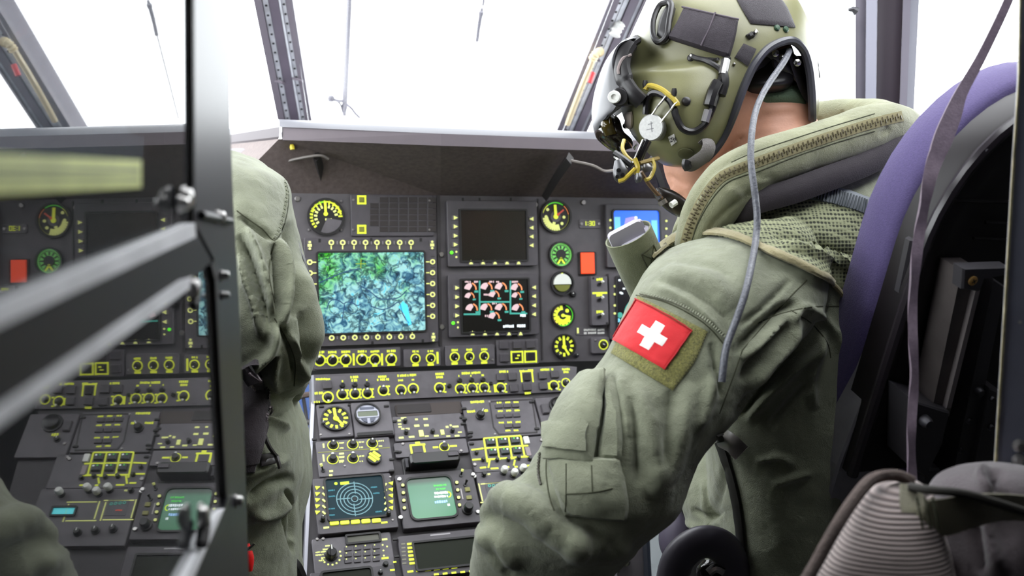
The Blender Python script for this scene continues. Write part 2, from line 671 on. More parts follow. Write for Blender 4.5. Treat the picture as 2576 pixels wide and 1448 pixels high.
part('hood_underside', mb, HOOD, gl, world=True)
mb = MB()
lp = [(s_[0], s_[1]) for s_ in st[2:]]
lp[0] = (P(712, 352, 1.80), P(712, 318, 1.80))
v = []
for b_, t_ in lp:
    v += [b_, t_, t_ - NB * .02, b_ - NB * .02]
f = []
for i in range(len(lp) - 1):
    for j in range(4):
        f.append((i * 4 + j, i * 4 + (j + 1) % 4, i * 4 + 4 + (j + 1) % 4, i * 4 + 4 + j))
f += [(3, 2, 1, 0), tuple(len(v) - 4 + j for j in range(4))]
mb.add(v, f)
part('lip_strip', mb, LIPM, gl, world=True)
mb = MB()
v = []
for s_ in st[:3]:
    v += [s_[0] + UP * .004, s_[1], s_[1] - NB * .02, s_[0] - NB * .02]
f = []
for i in range(2):
    for j in range(4):
        f.append((i * 4 + j, i * 4 + (j + 1) % 4, i * 4 + 4 + (j + 1) % 4, i * 4 + 4 + j))
mb.add(v, f + [(3, 2, 1, 0), (8, 9, 10, 11)])
part('side_lip', mb, mat('glareshield_side', (74, 68, 72), 0.7), gl, world=True)
# ledge on the left facet
mb = MB()
mb.tube([P(560, 388, 2.16), P(640, 386, 2.0), P(702, 384, 1.84)], 0.012, 8)
part('side_ledge', mb, mat('ledge_grey', (84, 78, 84), 0.6), gl, True, world=True)
# stays under the hood
SBL = mat('stay_black', (34, 31, 32), 0.5)
for nm, pts, r in (('stay', [(797, 392, 1.84), (806, 430, 1.88), (818, 486, 1.955)], 0.013), ('stay', [(1434, 398, 1.86), (1404, 440, 1.92), (1372, 492, 2.0)], 0.013), ('stay', [(1640, 400, 1.9), (1660, 450, 1.97), (1672, 500, 2.05)], 0.012)):
    part(nm, MB().tube(cpath(pts), r, 4, flat=(1, 0.6)), SBL, gl, world=True)
for nm, pts in (('wire', [(696, 412, 1.86), (735, 402, 1.84), (775, 394, 1.83), (808, 391, 1.83), (826, 400, 1.84)]), ('wire', [(1436, 404, 1.85), (1490, 416, 1.86), (1520, 430, 1.87), (1545, 428, 1.88)])):
    part(nm, MB().tube(cpath(pts), 0.0028, 6), mat('wire_grey', (108, 102, 98), 0.5), gl, True, world=True)
for x, y, d in ((735, 369, 1.82), (693, 404, 1.86)):
    part('yellow_cap', MB().tube([P(x - 1, y - 6, d), P(x, y, d), P(x + 1, y + 7, d)], [0.003, 0.0048, 0.0042], 8), mat('yellow_plastic', (222, 204, 60), 0.5), gl, True, world=True)

# ---- windscreen wipers seen outside
WIP = mat('wiper_grey', (96, 94, 102), 0.4)
w1 = thing('windscreen_wiper', 'parked wiper blade with pivot arm outside the windscreen above the map screen', 'wiper', P(866, 300, 2.62))
part('blade', MB().tube(cpath([(866, 292, 2.62), (868, 240, 2.6), (873, 120, 2.5), (879, -30, 2.4)]), [0.0055] * 3 + [0.0075] * 16, 4), WIP, w1, world=True)
part('arm', MB().tube(cpath([(843, 252, 2.6), (856, 262, 2.61), (864, 288, 2.62)]), 0.0032, 6), WIP, w1, True, world=True)
part('arm', MB().tube(cpath([(833, 248, 2.6), (850, 253, 2.6), (866, 254, 2.6)]), 0.004, 6), WIP, w1, True, world=True)
part('spring', MB().tube(cpath([(872, 262, 2.6), (884, 272, 2.6), (893, 284, 2.61), (905, 296, 2.62)]), 0.004, 6), WIP, w1, True, world=True)
mb = MB()
mb.lathe([(0.002, -.010), (0.008, -.007), (0.0105, 0), (0.008, .007), (0.002, .010)], 12, 0, Matrix.Translation(P(833, 248, 2.6)))
part('pivot_knob', mb, WIP, w1, True, world=True)
w2 = thing('cable_cutter_rod', 'thin rod with thicker upper sleeve outside the right windscreen', 'rod', P(1170, 302, 2.66))
part('rod', MB().tube([P(1170, 302, 2.66), P(1200, 100, 2.5)], 0.0022, 6), WIP, w2, True, world=True)
part('sleeve', MB().tube(cpath([(1200, 104, 2.5), (1205, 65, 2.48), (1210, 36, 2.46), (1213, 20, 2.45)]), [0.005] * 6 + [0.0055] * 6 + [0.007, 0.007, 0.007, 0.004, 0.004, 0.004, 0.004][:7], 8), WIP, w2, True, world=True)
part('tip_clip', MB().tube(cpath([(1215, 14, 2.45), (1217, 0, 2.44), (1220, -40, 2.42)]), [0.003, 0.004, 0.003, 0.004, 0.003, 0.004, 0.003, 0.004, 0.003, 0.004, 0.003, 0.003, 0.003], 6), WIP, w2, True, world=True)
# ================================================================== instrument panel boards
def board(plane, px, z0, z1, m, r=0):
    """slab whose outline is given in photo pixels"""
    return MB().prism([plane.uv(*q) for q in px], z0, z1)


ip = thing('instrument_panel', 'wide grey board that carries the gauges and displays under the hood', 'instrument panel', PA.m)
part('board', board(PA, [(380, 940), (790, 932), (1445, 908), (1900, 900), (1900, 503), (760, 486), (380, 478)], -0.02, 0, PANEL), PANEL, ip)
mbp = MB()
for x, y in ((748, 500), (1467, 509), (1110, 640), (1111, 822), (1346, 515)):
    u, v = PA.uv(x, y)
    mbp.cyl(u, v, 0.0055, 0, 0.004, 10, 0, inset=0.001)
part('fasteners', mbp, SCREW, ip, kind='stuff')
for nm, q in (('seam_strip', [(1098, 492), (1106, 492), (1112, 870), (1104, 870)]), ('seam_strip', [(1352, 500), (1355, 500), (1366, 905), (1362, 905)])):
    part(nm, board(PA, q, 0, 0.002, BLACK), mat('seam_dark', (52, 48, 50), 0.6), ip)


# ------------------------------------------------------------------ instrument modules
def knob_mesh(r, h, dot, style='round'):
    mb = MB()
    mb.lathe([(r * 1.02, 0), (r, h * 0.25), (r * .82, h * 0.3), (r * .78, h * .9), (r * .66, h)], 16, 0)
    if style == 'bar':
        mb.box(-r * .22, r * .22, -r * .95, r * .95, h * .3, h * 1.25, 0, r * .08)
        mb.box(-r * .09, r * .09, r * .2, r * .95, h * 1.25, h * 1.27, 1)
    if dot == 'dot':
        mb.cyl(0, r * .42, r * .2, h, h + 0.0006, 8, 1)
    elif dot == 'line':
        mb.box(-r * .1, r * .1, 0, r * .65, h, h + 0.0006, 1)
    elif dot == 'out':
        mb.cyl(0, r * .98, r * .3, h * .28, h * .8, 8, 1)
    return mb.mesh('knob', [KNOB, WHITE], True)


class Mod:
    """one removable unit on a panel plane; every position is given in photo pixels"""

    def __init__(s, plane, name, label, cat, x0, y0, x1, y1, h=0.008, m=None, r=0.003, corner=None, group=None, plate='face_plate'):
        s.pl = plane
        cx, cy = (x0 + x1) / 2, (y0 + y1) / 2
        s.u0, s.v0 = plane.uv(cx, cy)
        s.k = plane.k(cx, cy)
        s.h = h
        mtx = plane.m @ Matrix.Translation((s.u0, s.v0, 0.0005))
        s.t = thing(name, label, cat, mtx, group)
        s.mk = {}
        a, b = s.uv(x0, cy)[0], s.uv(x1, cy)[0]
        c, d = s.uv(cx, y1)[1], s.uv(cx, y0)[1]
        s.rect = (a, b, c, d)
        if h > 0 and plate:
            s.plate = part(plate, MB().rbox(a, b, c, d, 0, h, max(r, 0.0006), 0, min(0.0012, h / 3), 3), m or PANEL2, s.t)

    def uv(s, px, py):
        u, v = s.pl.uv(px, py)
        return u - s.u0, v - s.v0

    def marks(s, m=None):
        m = m or YEL
        if m.name not in s.mk:
            s.mk[m.name] = (MB(), m)
        return s.mk[m.name][0]

    def knob(s, px, py, r, ang=0, dot='dot', h=None, style='round', name='knob'):
        r_ = r * s.k
        h_ = (h * s.k) if h else r_ * 1.1
        me = geo(('knob', round(r_, 4), round(h_, 4), dot, style), lambda: knob_mesh(round(r_, 4), round(h_, 4), dot, style))
        u, v = s.uv(px, py)
        return part(name, me, None, s.t, at=Matrix.Translation((u, v, s.h)) @ Matrix.Rotation(math.radians(ang), 4, 'Z'))

    def ring(s, px, py, ri, ro, m=None, a0=0, a1=360, z=0.0004):
        u, v = s.uv(px, py)
        s.marks(m).ring(u, v, ri * s.k, ro * s.k, s.h, s.h + z, 24, 0, a0, a1)

    def disc(s, px, py, r, m=None, z=0.0005, n=16):
        u, v = s.uv(px, py)
        s.marks(m).cyl(u, v, r * s.k, s.h, s.h + z, n)

    def rect_(s, px, py, w, h, m=None, z=0.0004, ang=0):
        u, v = s.uv(px, py)
        w, h = w * s.k / 2, h * s.k / 2
        s.marks(m).box(-w, w, -h, h, s.h, s.h + z, 0, 0, Matrix.Translation((u, v, 0)) @ Matrix.Rotation(math.radians(ang), 4, 'Z'))

    def tri(s, px, py, r, ang, m=None, z=0.0012):
        u, v = s.uv(px, py)
        p = [(r * s.k * math.cos(math.radians(ang + a)), r * s.k * math.sin(math.radians(ang + a))) for a in (0, 130, 230)]
        s.marks(m).prism([(u + x, v + y) for x, y in p], s.h, s.h + z)

    def text(s, px, py, w, h, m=None):
        """a line of tiny lettering: uneven letter blocks"""
        u, v = s.uv(px, py)
        w, h = w * s.k, h * s.k
        x = u - w / 2
        mb = s.marks(m)
        while x < u + w / 2 - h * 0.2:
            cw = h * random.uniform(0.45, 0.75)
            if random.random() < 0.12 and x > u - w / 2:
                x += h * 0.3
                continue
            cw = min(cw, u + w / 2 - x)
            y0, y1 = v - h / 2, v + h / 2
            mb.box(x, x + cw, y0 + h * random.choice((0, 0, .12)), y1 - h * random.choice((0, 0, .12)), s.h, s.h + 0.0004)
            x += cw + h * 0.16

    def frame_(s, x0, y0, x1, y1, w, m=None, z=0.0006, sides='tlbr'):
        cx, cy = (x0 + x1) / 2, (y0 + y1) / 2
        if 't' in sides:
            s.rect_(cx, y0, x1 - x0 + w, w, m, z)
        if 'b' in sides:
            s.rect_(cx, y1, x1 - x0 + w, w, m, z)
        if 'l' in sides:
            s.rect_(x0, cy, w, y1 - y0 + w, m, z)
        if 'r' in sides:
            s.rect_(x1, cy, w, y1 - y0 + w, m, z)

    def button(s, px, py, w, h, m=None, z=4, name='button', r=0.0012):
        w_, h_, z_ = round(w * s.k, 4), round(h * s.k, 4), round(z * s.k, 4)
        m = m or BEZEL
        me = geo(('btn', w_, h_, z_, m.name, name), lambda: MB().rbox(-w_ / 2, w_ / 2, -h_ / 2, h_ / 2, 0, z_, min(r, w_ / 4, h_ / 4), 0, z_ * .25, 2).mesh(name, m))
        u, v = s.uv(px, py)
        return part(name, me, None, s.t, at=Vector((u, v, s.h)))

    def toggle(s, px, py, ln=13, ang=0, tip=None, name='toggle_switch'):
        tip = tip or WHITE
        k = round(s.k, 5)

        def mk():
            mb = MB()
            mb.cyl(0, 0, 5 * k, 0, 3 * k, 8)
            mb.tube([(0, 0, 2 * k), (0, ln * .35 * k, ln * .5 * k), (0, ln * .6 * k, ln * .9 * k)], [2 * k, 2.2 * k, 2.8 * k], 8)
            mb.tube([(0, ln * .55 * k, ln * .85 * k), (0, ln * .85 * k, ln * 1.2 * k)], [3.2 * k, 3.6 * k], 8, 1)
            return mb.mesh(name, [KNOB, tip], True)
        me = geo(('tog', k, ln, tip.name), mk)
        u, v = s.uv(px, py)
        return part(name, me, None, s.t, at=Matrix.Translation((u, v, s.h)) @ Matrix.Rotation(math.radians(ang), 4, 'Z'))

    def screws(s, pts, r=4, m=None):
        for x, y in pts:
            u, v = s.uv(x, y)
            k = round(s.k, 5)
            me = geo(('scr', k, r, (m or SCREW).name), lambda: MB().cyl(0, 0, r * k, 0, r * .7 * k, 10, 0, inset=r * .2 * k).mesh('screw', m or SCREW))
            part('screw', me, None, s.t, at=Vector((u, v, s.h)))

    def screen(s, x0, y0, x1, y1, m, r=0.001, recess=0.002, name='screen', frame=BLACK):
        a, b = s.uv(x0, (y0 + y1) / 2)[0], s.uv(x1, (y0 + y1) / 2)[0]
        c, d = s.uv((x0 + x1) / 2, y1)[1], s.uv((x0 + x1) / 2, y0)[1]
        sc = part(name, MB().prism(rrect(a, b, c, d, max(r, 0.0008), 4), s.h, s.h + 0.0006), m, s.t)
        e = 0.0035
        if frame:
            part('screen_surround', MB().frame(rrect(a - e, b + e, c - e, d + e, max(r, 0.0008) + e * .6, 4), rrect(a, b, c, d, max(r, 0.0008), 4), s.h, s.h + 0.003), frame, s.t)
        s.sr = (a, b, c, d)
        return sc

    def done(s):
        names = {YEL.name: 'legend', YEL2.name: 'legend', WHITE.name: 'white_lettering'}
        for n, (mb, m) in s.mk.items():
            if mb.v:
                part(names.get(n, 'markings'), mb, m, s.t, kind='stuff')
        return s.t


# ------------------------------------------------------------------ screen materials
def nodes_mat(name, build):
    m = bpy.data.materials.new(name)
    m.use_nodes = True
    build(m.node_tree, m.node_tree.nodes['Principled BSDF'])
    MATS[name] = m
    return m


def ramp(nt, stops):
    r = nt.nodes.new('ShaderNodeValToRGB')
    e = r.color_ramp.elements
    e[0].position, e[0].color = stops[0][0], lin(stops[0][1]) + (1,)
    e[1].position, e[1].color = stops[-1][0], lin(stops[-1][1]) + (1,)
    for p, c in stops[1:-1]:
        q = e.new(p)
        q.color = lin(c) + (1,)
    return r


def map_build(nt, b):
    L = nt.links.new
    tc = nt.nodes.new('ShaderNodeTexCoord')
    n1 = nt.nodes.new('ShaderNodeTexNoise')
    n1.inputs['Scale'].default_value = 60
    n1.inputs['Detail'].default_value = 8
    n1.inputs['Distortion'].default_value = 1.2
    L(tc.outputs['Object'], n1.inputs['Vector'])
    n3 = nt.nodes.new('ShaderNodeTexNoise')
    n3.inputs['Scale'].default_value = 24
    n3.inputs['Detail'].default_value = 3
    L(tc.outputs['Object'], n3.inputs['Vector'])
    r1 = ramp(nt, [(0.34, (34, 80, 108)), (0.44, (88, 140, 160)), (0.52, (132, 184, 184)), (0.6, (150, 200, 200)), (0.7, (88, 190, 214))])
    L(n1.outputs['Fac'], r1.inputs[0])
    r2 = ramp(nt, [(0.36, (16, 70, 44)), (0.47, (46, 140, 50)), (0.55, (84, 190, 36)), (0.64, (110, 180, 130))])
    L(n1.outputs['Fac'], r2.inputs[0])
    # green valley toward the upper left
    sx = nt.nodes.new('ShaderNodeSeparateXYZ')
    L(tc.outputs['Object'], sx.inputs[0])
    m1 = nt.nodes.new('ShaderNodeMath')
    m1.operation = 'MULTIPLY_ADD'
    m1.inputs[1].default_value = 7.5
    m1.inputs[2].default_value = -0.5
    L(sx.outputs['Y'], m1.inputs[0])
    m2 = nt.nodes.new('ShaderNodeMath')
    m2.operation = 'MULTIPLY_ADD'
    m2.inputs[1].default_value = -3.6
    L(sx.outputs['X'], m2.inputs[0])
    L(m1.outputs[0], m2.inputs[2])
    m3 = nt.nodes.new('ShaderNodeMath')
    m3.operation = 'MULTIPLY_ADD'
    m3.inputs[1].default_value = 3.0
    L(n3.outputs['Fac'], m3.inputs[0])
    L(m2.outputs[0], m3.inputs[2])
    m4 = nt.nodes.new('ShaderNodeMath')
    m4.operation = 'SUBTRACT'
    m4.use_clamp = True
    m4.inputs[1].default_value = 1.05
    L(m3.outputs[0], m4.inputs[0])
    mx = nt.nodes.new('ShaderNodeMixRGB')
    L(m4.outputs[0], mx.inputs[0])
    L(r1.outputs[0], mx.inputs[1])
    L(r2.outputs[0], mx.inputs[2])
    # winding dark roads and contour lines
    wv = nt.nodes.new('ShaderNodeTexVoronoi')
    wv.feature = 'DISTANCE_TO_EDGE'
    wv.inputs['Scale'].default_value = 34
    nd = nt.nodes.new('ShaderNodeMixRGB')
    nd.inputs[0].default_value = 0.035
    L(tc.outputs['Object'], nd.inputs[1])
    L(n1.outputs['Color'], nd.inputs[2])
    L(nd.outputs[0], wv.inputs['Vector'])
    r3 = ramp(nt, [(0.0, (40, 74, 96)), (0.05, (150, 160, 168)), (0.09, (255, 255, 255))])
    L(wv.outputs['Distance'], r3.inputs[0])
    mu = nt.nodes.new('ShaderNodeMixRGB')
    mu.blend_type = 'MULTIPLY'
    mu.inputs[0].default_value = 0.85
    L(mx.outputs[0], mu.inputs[1])
    L(r3.outputs[0], mu.inputs[2])
    b.inputs['Base Color'].default_value = (0.01, 0.01, 0.01, 1)
    b.inputs['Roughness'].default_value = 0.25
    L(mu.outputs[0], b.inputs['Emission Color'])
    b.inputs['Emission Strength'].default_value = 1.55


MAPM = nodes_mat('moving_map_screen', map_build)
SCRBLK = mat('lit_screen_black', (14, 10, 12), 0.25)
PINK = mat('screen_pink_white', (206, 176, 180), 0.5, emit=0.6)
TEAL = mat('screen_teal', (60, 150, 136), 0.5, emit=0.7)
SORG = mat('screen_orange', (226, 140, 90), 0.5, emit=0.7)
SWHITE = mat('screen_white', (226, 236, 240), 0.5, emit=0.9)
SGREEN = mat('screen_green', (80, 190, 80), 0.5, emit=0.8)
SYEL = mat('screen_yellow', (190, 230, 40), 0.5, emit=0.9)
RADAR = mat('radar_dark_teal', (10, 33, 40), 0.5, emit=0.9, spec=0.2)
RLINE = mat('radar_line', (96, 132, 140), 0.5, emit=0.7)
RTEAL = mat('radar_text', (40, 110, 124), 0.5, emit=0.7)


def cdu_build(nt, b):
    L = nt.links.new
    tc = nt.nodes.new('ShaderNodeTexCoord')
    sx = nt.nodes.new('ShaderNodeSeparateXYZ')
    L(tc.outputs['Object'], sx.inputs[0])
    mr = nt.nodes.new('ShaderNodeMapRange')
    mr.inputs['From Min'].default_value = -0.04
    mr.inputs['From Max'].default_value = 0.045
    L(sx.outputs['Y'], mr.inputs['Value'])
    n = nt.nodes.new('ShaderNodeTexNoise')
    n.inputs['Scale'].default_value = 40
    L(tc.outputs['Object'], n.inputs['Vector'])
    r = ramp(nt, [(0.0, (66, 150, 100)), (0.45, (70, 150, 112)), (0.8, (62, 140, 100)), (0.9, (30, 70, 44)), (1.0, (12, 24, 16))])
    L(mr.outputs[0], r.inputs[0])
    b.inputs['Base Color'].default_value = (0.01, 0.02, 0.015, 1)
    b.inputs['Roughness'].default_value = 0.2
    L(r.outputs[0], b.inputs['Emission Color'])
    b.inputs['Emission Strength'].default_value = 0.95


CDUM = nodes_mat('green_crt_screen', cdu_build)
BLUE = mat('attitude_sky_blue', (20, 96, 235), 0.3, emit=1.0)

# ------------------------------------------------------------------ main panel: gauges
def gauge(plane, name, label, px, py, r, h=0.006, bez=BLACK, face=None):
    g = Mod(plane, name, label, 'gauge', px - r, py - r, px + r, py + r, 0, plate=None)
    k = g.k
    g.h = 0.001
    g.bz = part('bezel', MB().frame([(r * k * math.cos(t), r * k * math.sin(t)) for t in np.linspace(0, 2 * math.pi, 36, endpoint=False)], [(r * .88 * k * math.cos(t), r * .88 * k * math.sin(t)) for t in np.linspace(0, 2 * math.pi, 36, endpoint=False)], 0, h), bez, g.t)
    part('dial', MB().cyl(0, 0, r * .9 * k, 0, 0.001, 36), face or BLACK, g.t)
    return g


def ticks(g, px, py, r0, r1, a0, a1, n, w, m):
    u, v = g.uv(px, py)
    mb = g.marks(m)
    for i in range(n):
        a = math.radians(a0 + (a1 - a0) * i / max(1, n - 1))
        mb.bar(u + r0 * g.k * math.cos(a), v + r0 * g.k * math.sin(a), u + r1 * g.k * math.cos(a), v + r1 * g.k * math.sin(a), w * g.k, g.h, g.h + 0.0006)


def needle(g, px, py, ln, ang, w, m, tail=0.0):
    u, v = g.uv(px, py)
    a = math.radians(ang)
    mb = MB()
    mb.bar(u - tail * g.k * math.cos(a), v - tail * g.k * math.sin(a), u + ln * g.k * math.cos(a), v + ln * g.k * math.sin(a), w * g.k, g.h + 0.0015, g.h + 0.0025)
    mb.cyl(u, v, w * .9 * g.k, g.h, g.h + 0.003, 10)
    part('needle', mb, m, g.t)


g = gauge(PA, 'torque_gauge', 'round black gauge with lit yellow-green arc, left of the annunciator tiles', 820, 545, 47)
g.ring(820, 545, 36, 40, YEL, 60, 150)
g.ring(820, 545, 36, 40, GRN, 88, 120)
g.ring(820, 545, 35, 40, YEL, 8, 62)
ticks(g, 820, 545, 31, 43, 2, 150, 9, 4, YEL)
ticks(g, 820, 545, 33, 43, 158, 222, 6, 5, YEL)
ticks(g, 820, 545, 22, 30, 12, 215, 11, 5, YEL2)
g.text(826, 552, 16, 6, YEL2)
u_, v_ = g.uv(820, 545)
part('cover_plate', MB().prism([(u_ + r_ * g.k * math.cos(math.radians(a)), v_ + r_ * g.k * math.sin(math.radians(a))) for r_, a in [(4, 300)] + [(41, 250 + i * 12) for i in range(9)]], 0.001, 0.003), PANEL2, g.t)
needle(g, 819, 538, 30, 92, 6, YEL)
g.screws([(777, 578), (858, 578), (858, 506)], 3)
g.done()

g = gauge(PA, 'speed_gauge', 'round gauge with green arc and red needle, top of the gauge column', 1397, 545, 42)
g.ring(1397, 545, 34, 37, GRN, 55, 125)
g.ring(1397, 545, 34, 37, YEL, 125, 165)
g.ring(1397, 545, 34, 36, SORG, 10, 50)
g.ring(1397, 545, 34, 36, mat('dial_olive', (120, 124, 60), 0.5, emit=.3), 180, 370)
ticks(g, 1397, 545, 20, 35, 190, 285, 10, 5, YEL2)
for x, y in ((1377, 527), (1418, 546), (1413, 562), (1393, 561), (1373, 545)):
    g.disc(x, y, 4, YEL2)
part('centre_plate', MB().cyl(0, 0, 14 * g.k, 0.001, 0.002, 20), PANEL2, g.t)
needle(g, 1397, 545, 30, 93, 7, YEL)
needle(g, 1402, 540, 20, 38, 4, RED)
g.done()
g = gauge(PA, 'altimeter_gauge', 'small gauge with bright green ring face beside the orange lamp', 1410, 640, 33, face=mat('dial_bright_green', (120, 205, 100), 0.5, emit=0.45))
ticks(g, 1410, 640, 14, 22, 0, 330, 12, 4, mat('dial_dark_green', (44, 70, 40), 0.5))
ticks(g, 1410, 640, 22, 25, 0, 350, 36, 2, mat('dial_dark_green', (44, 70, 40), 0.5))
part('hub', MB().cyl(0, 0, 13 * g.k, 0.001, 0.004, 20), BLACK, g.t)
needle(g, 1410, 650, 16, 235, 4, YEL)
needle(g, 1410, 650, 16, 305, 4, YEL)
g.done()
g = gauge(PA, 'attitude_gauge', 'standby horizon ball with white sky half in the gauge column', 1413, 712, 31)
u_, v_ = g.uv(1413, 712)
part('horizon_sky', MB().prism([(24 * g.k * math.cos(math.radians(a)), 24 * g.k * math.sin(math.radians(a)) ) for a in range(-8, 189, 14)], 0.001, 0.005, 0, 0.001), mat('horizon_white', (222, 226, 218), 0.5, emit=.15), g.t)
part('horizon_ground', MB().prism([(22 * g.k * math.cos(math.radians(a)), 22 * g.k * math.sin(math.radians(a))) for a in range(192, 349, 12)], 0.001, 0.004, 0, 0.001), mat('horizon_olive', (116, 120, 44), 0.5), g.t)
needle(g, 1413, 700, 14, 90, 5, YEL)
g.h = 0.002
g.knob(1440, 740, 8, 40, 'dot', name='cage_knob')
g.done()
g = gauge(PA, 'vertical_speed_gauge', 'round dial crowded with yellow numerals and green rim', 1415, 793, 31)
ticks(g, 1415, 793, 14, 25, 100, 320, 10, 7, YEL)
ticks(g, 1415, 793, 10, 22, 200, 330, 6, 7, YEL)
g.ring(1415, 793, 25, 28, GRN, -110, 70)
g.ring(1415, 793, 25, 28, SORG, 130, 230)
g.disc(1426, 781, 5, YEL)
needle(g, 1415, 793, 20, -12, 5, YEL)
g.done()
g = gauge(PA, 'clock_gauge', 'round clock dial with two yellow hands, lowest in the gauge column', 1418, 870, 31)
ticks(g, 1418, 870, 17, 26, 90, 420, 12, 6, YEL)
needle(g, 1418, 872, 24, 92, 6, YEL)
needle(g, 1418, 872, 20, 300, 5, YEL)
g.h = 0.003
g.knob(1404, 893, 6, 0, 'dot', name='setting_knob')
g.knob(1449, 893, 6, 0, 'dot', name='setting_knob')
g.done()

# ------------------------------------------------------------------ annunciator panel
a = Mod(PA, 'annunciator_panel', 'dark grid of unlit caption tiles with two yellow square buttons', 'control panel', 882, 490, 1090, 594, 0.004, BEZEL)
TILE = mat('caption_tile', (54, 49, 49), 0.35, noise=0.15, nscale=80)
for c in range(7):
    for r in range(6):
        if r in (0, 5) and c == 0:
            continue
        a.button(940 + (c - 0.0) * 24.2 - (24.2 if r not in (0, 5) and False else 0), 503 + r * 14.8, 22, 12.5, TILE, 1.6, 'caption_tile', 0.0004)
for y in (503, 577):
    a.frame_(900, y - 9, 918, y + 9, 4.5)
    a.button(909, y, 12, 12, mat('olive_cap', (120, 122, 50), 0.5, emit=.15), 3)
    a.text(909, y, 9, 4, YEL)
a.screws([(888, 503), (888, 578), (1079, 505), (1079, 578)], 3)
a.done()

# ------------------------------------------------------------------ displays with soft keys
d = Mod(PA, 'map_display', 'large display showing a blue-green moving map with yellow ringed keys', 'display', 766, 598, 1097, 866, 0.012, BEZEL)
d.screen(800, 636, 1064, 834, MAPM, 0.003)
KEYM = mat('key_grey', (96, 90, 94), 0.5)


def ringkey(d, x, y, tx, ty):
    d.button(x, y, 13, 13, KEYM, 2.5, 'soft_key')
    d.ring(x, y, 3.5, 6.8, YEL2, z=0.0024)
    d.rect_(x + tx * 12, y + ty * 12, 9 if tx else 3, 9 if ty else 3, YEL2)


for i in range(8):
    ringkey(d, 831 + i * 28.5, 611, 0, 1)
    ringkey(d, 832 + i * 28.8, 849 - i * 0.5, 0, -1)
    if i < 7:
        d.rect_(846 + i * 28.5, 611, 2.5, 8, mat('key_tick_grey', (140, 134, 140), 0.5))
        d.rect_(846 + i * 28.8, 848, 2.5, 8, MATS['key_tick_grey'])
for i in range(6):
    ringkey(d, 1084, 659 + i * 27.2, -1, 0)
    ringkey(d, 777 + i * 0.6, 660 + i * 27.2, 1, 0)
    d.rect_(1085, 646 + i * 27.2, 10, 3, MATS['seam_dark'])
for x, y in ((777, 618), (1083, 617), (1086, 847), (783, 850)):
    d.button(x, y, 13, 24, KEYM, 2.5, 'rocker_key')
    d.disc(x, y - 8, 3, YEL2, 0.0024)
    d.rect_(x, y, 10, 7, YEL2, 0.0024)
    d.disc(x, y + 8, 3, YEL2, 0.0024)
for x, y in ((802, 606), (931, 604), (1055, 604), (803, 861), (934, 862), (1060, 857)):
    d.rect_(x, y, 6, 9, BLACK)
# drawn features on the map
a_, b_, c_, e_ = d.sr
mb = MB()
for pts in ([(820, 778), (826, 760), (838, 753), (852, 757), (862, 764), (868, 760), (880, 760), (896, 768), (905, 764)], [(864, 765), (862, 782), (858, 806)], [(800, 712), (826, 700), (850, 690), (880, 680), (905, 676)], [(906, 720), (930, 735), (950, 750), (975, 752), (1000, 748), (1020, 730)], [(930, 770), (958, 778), (980, 772), (1000, 760), (1010, 790), (1025, 812)]):
    q = [d.uv(*p[:2]) for p in catmull(pts, 4)]
    for i in range(len(q) - 1):
        mb.bar(q[i][0], q[i][1], q[i + 1][0], q[i + 1][1], 2.6 * d.k, d.h + 0.0006, d.h + 0.0008)
part('map_roads', mb, mat('map_road', (34, 62, 92), 0.4, emit=0.8), d.t, kind='stuff')
mb = MB().prism([d.uv(*p) for p in ((999, 772), (1010, 757), (1022, 768), (1026, 790), (1032, 815), (1024, 818), (1014, 790))], d.h + 0.0006, d.h + 0.0008)
part('map_lake', mb, mat('map_cyan', (70, 180, 220), 0.4, emit=1.0), d.t)
mb = MB()
for p in ((900, 668), (1)) if False else ():
    pass
mb.bar(*d.uv(892, 664), *d.uv(918, 664), 2 * d.k, d.h + 0.0006, d.h + 0.0008)
mb.bar(*d.uv(905, 652), *d.uv(905, 676), 2 * d.k, d.h + 0.0006, d.h + 0.0008)
part('own_position_mark', mb, mat('map_olive', (120, 140, 40), 0.4, emit=.9), d.t, kind='stuff')
d.done()


def small_display(name, label, x0, y0, x1, y1, sx, scrm, ly, ry, by, bx, lx, rx, led):
    d = Mod(PA, name, label, 'display', x0, y0, x1, y1, 0.012, BEZEL)
    d.screen(*sx, scrm, 0.001)
    for y in ly:
        d.button(lx - 1, y, 15, 12, KEYM, 2.4, 'soft_key')
        d.tri(lx, y, 6.5, 0, YEL2, 0.0028)
    for y in ry:
        d.button(rx + 1, y, 15, 12, KEYM, 2.4, 'soft_key')
        d.tri(rx, y, 6.5, 180, YEL2, 0.0028)
    for x in bx:
        d.button(x, by + 1, 14, 12, KEYM, 2.4, 'soft_key')
        d.tri(x, by, 6.5, 90, YEL2, 0.0028)
    u, v = d.uv(*led)
    part('status_lamp', MB().cyl(u, v, 4.2 * d.k, d.h, d.h + 0.002, 12, 0, inset=0.0006), LED, d.t)
    d.disc(led[0] + 12, led[1] - 2, 2.6, YEL2)
    d.disc(led[0] + 12, led[1] + 11, 2.6, YEL2)
    return d


d = small_display('blank_display', 'unlit display with arrow keys, upper middle of the panel', 1122, 506, 1347, 670, (1156, 531, 1318, 655), DKSCR, (549, 571, 594, 616), (552, 574, 596, 618), 661, (1180, 1210, 1240, 1270, 1299), 1141, 1332, (1132, 636))
for x in (1180, 1222, 1300):
    d.rect_(x - 20, 504 - 1, 5, 8, BLACK)
d.done()
d = small_display('engine_display', 'display with pink engine dials on black and teal frame lines', 1125, 690, 1350, 844, (1158, 704, 1324, 832), SCRBLK, (724, 747, 770, 793), (723, 745, 768, 790), 838, (1184, 1215, 1245, 1275, 1304), 1145, 1338, (1136, 812))
d.h += 0.0006


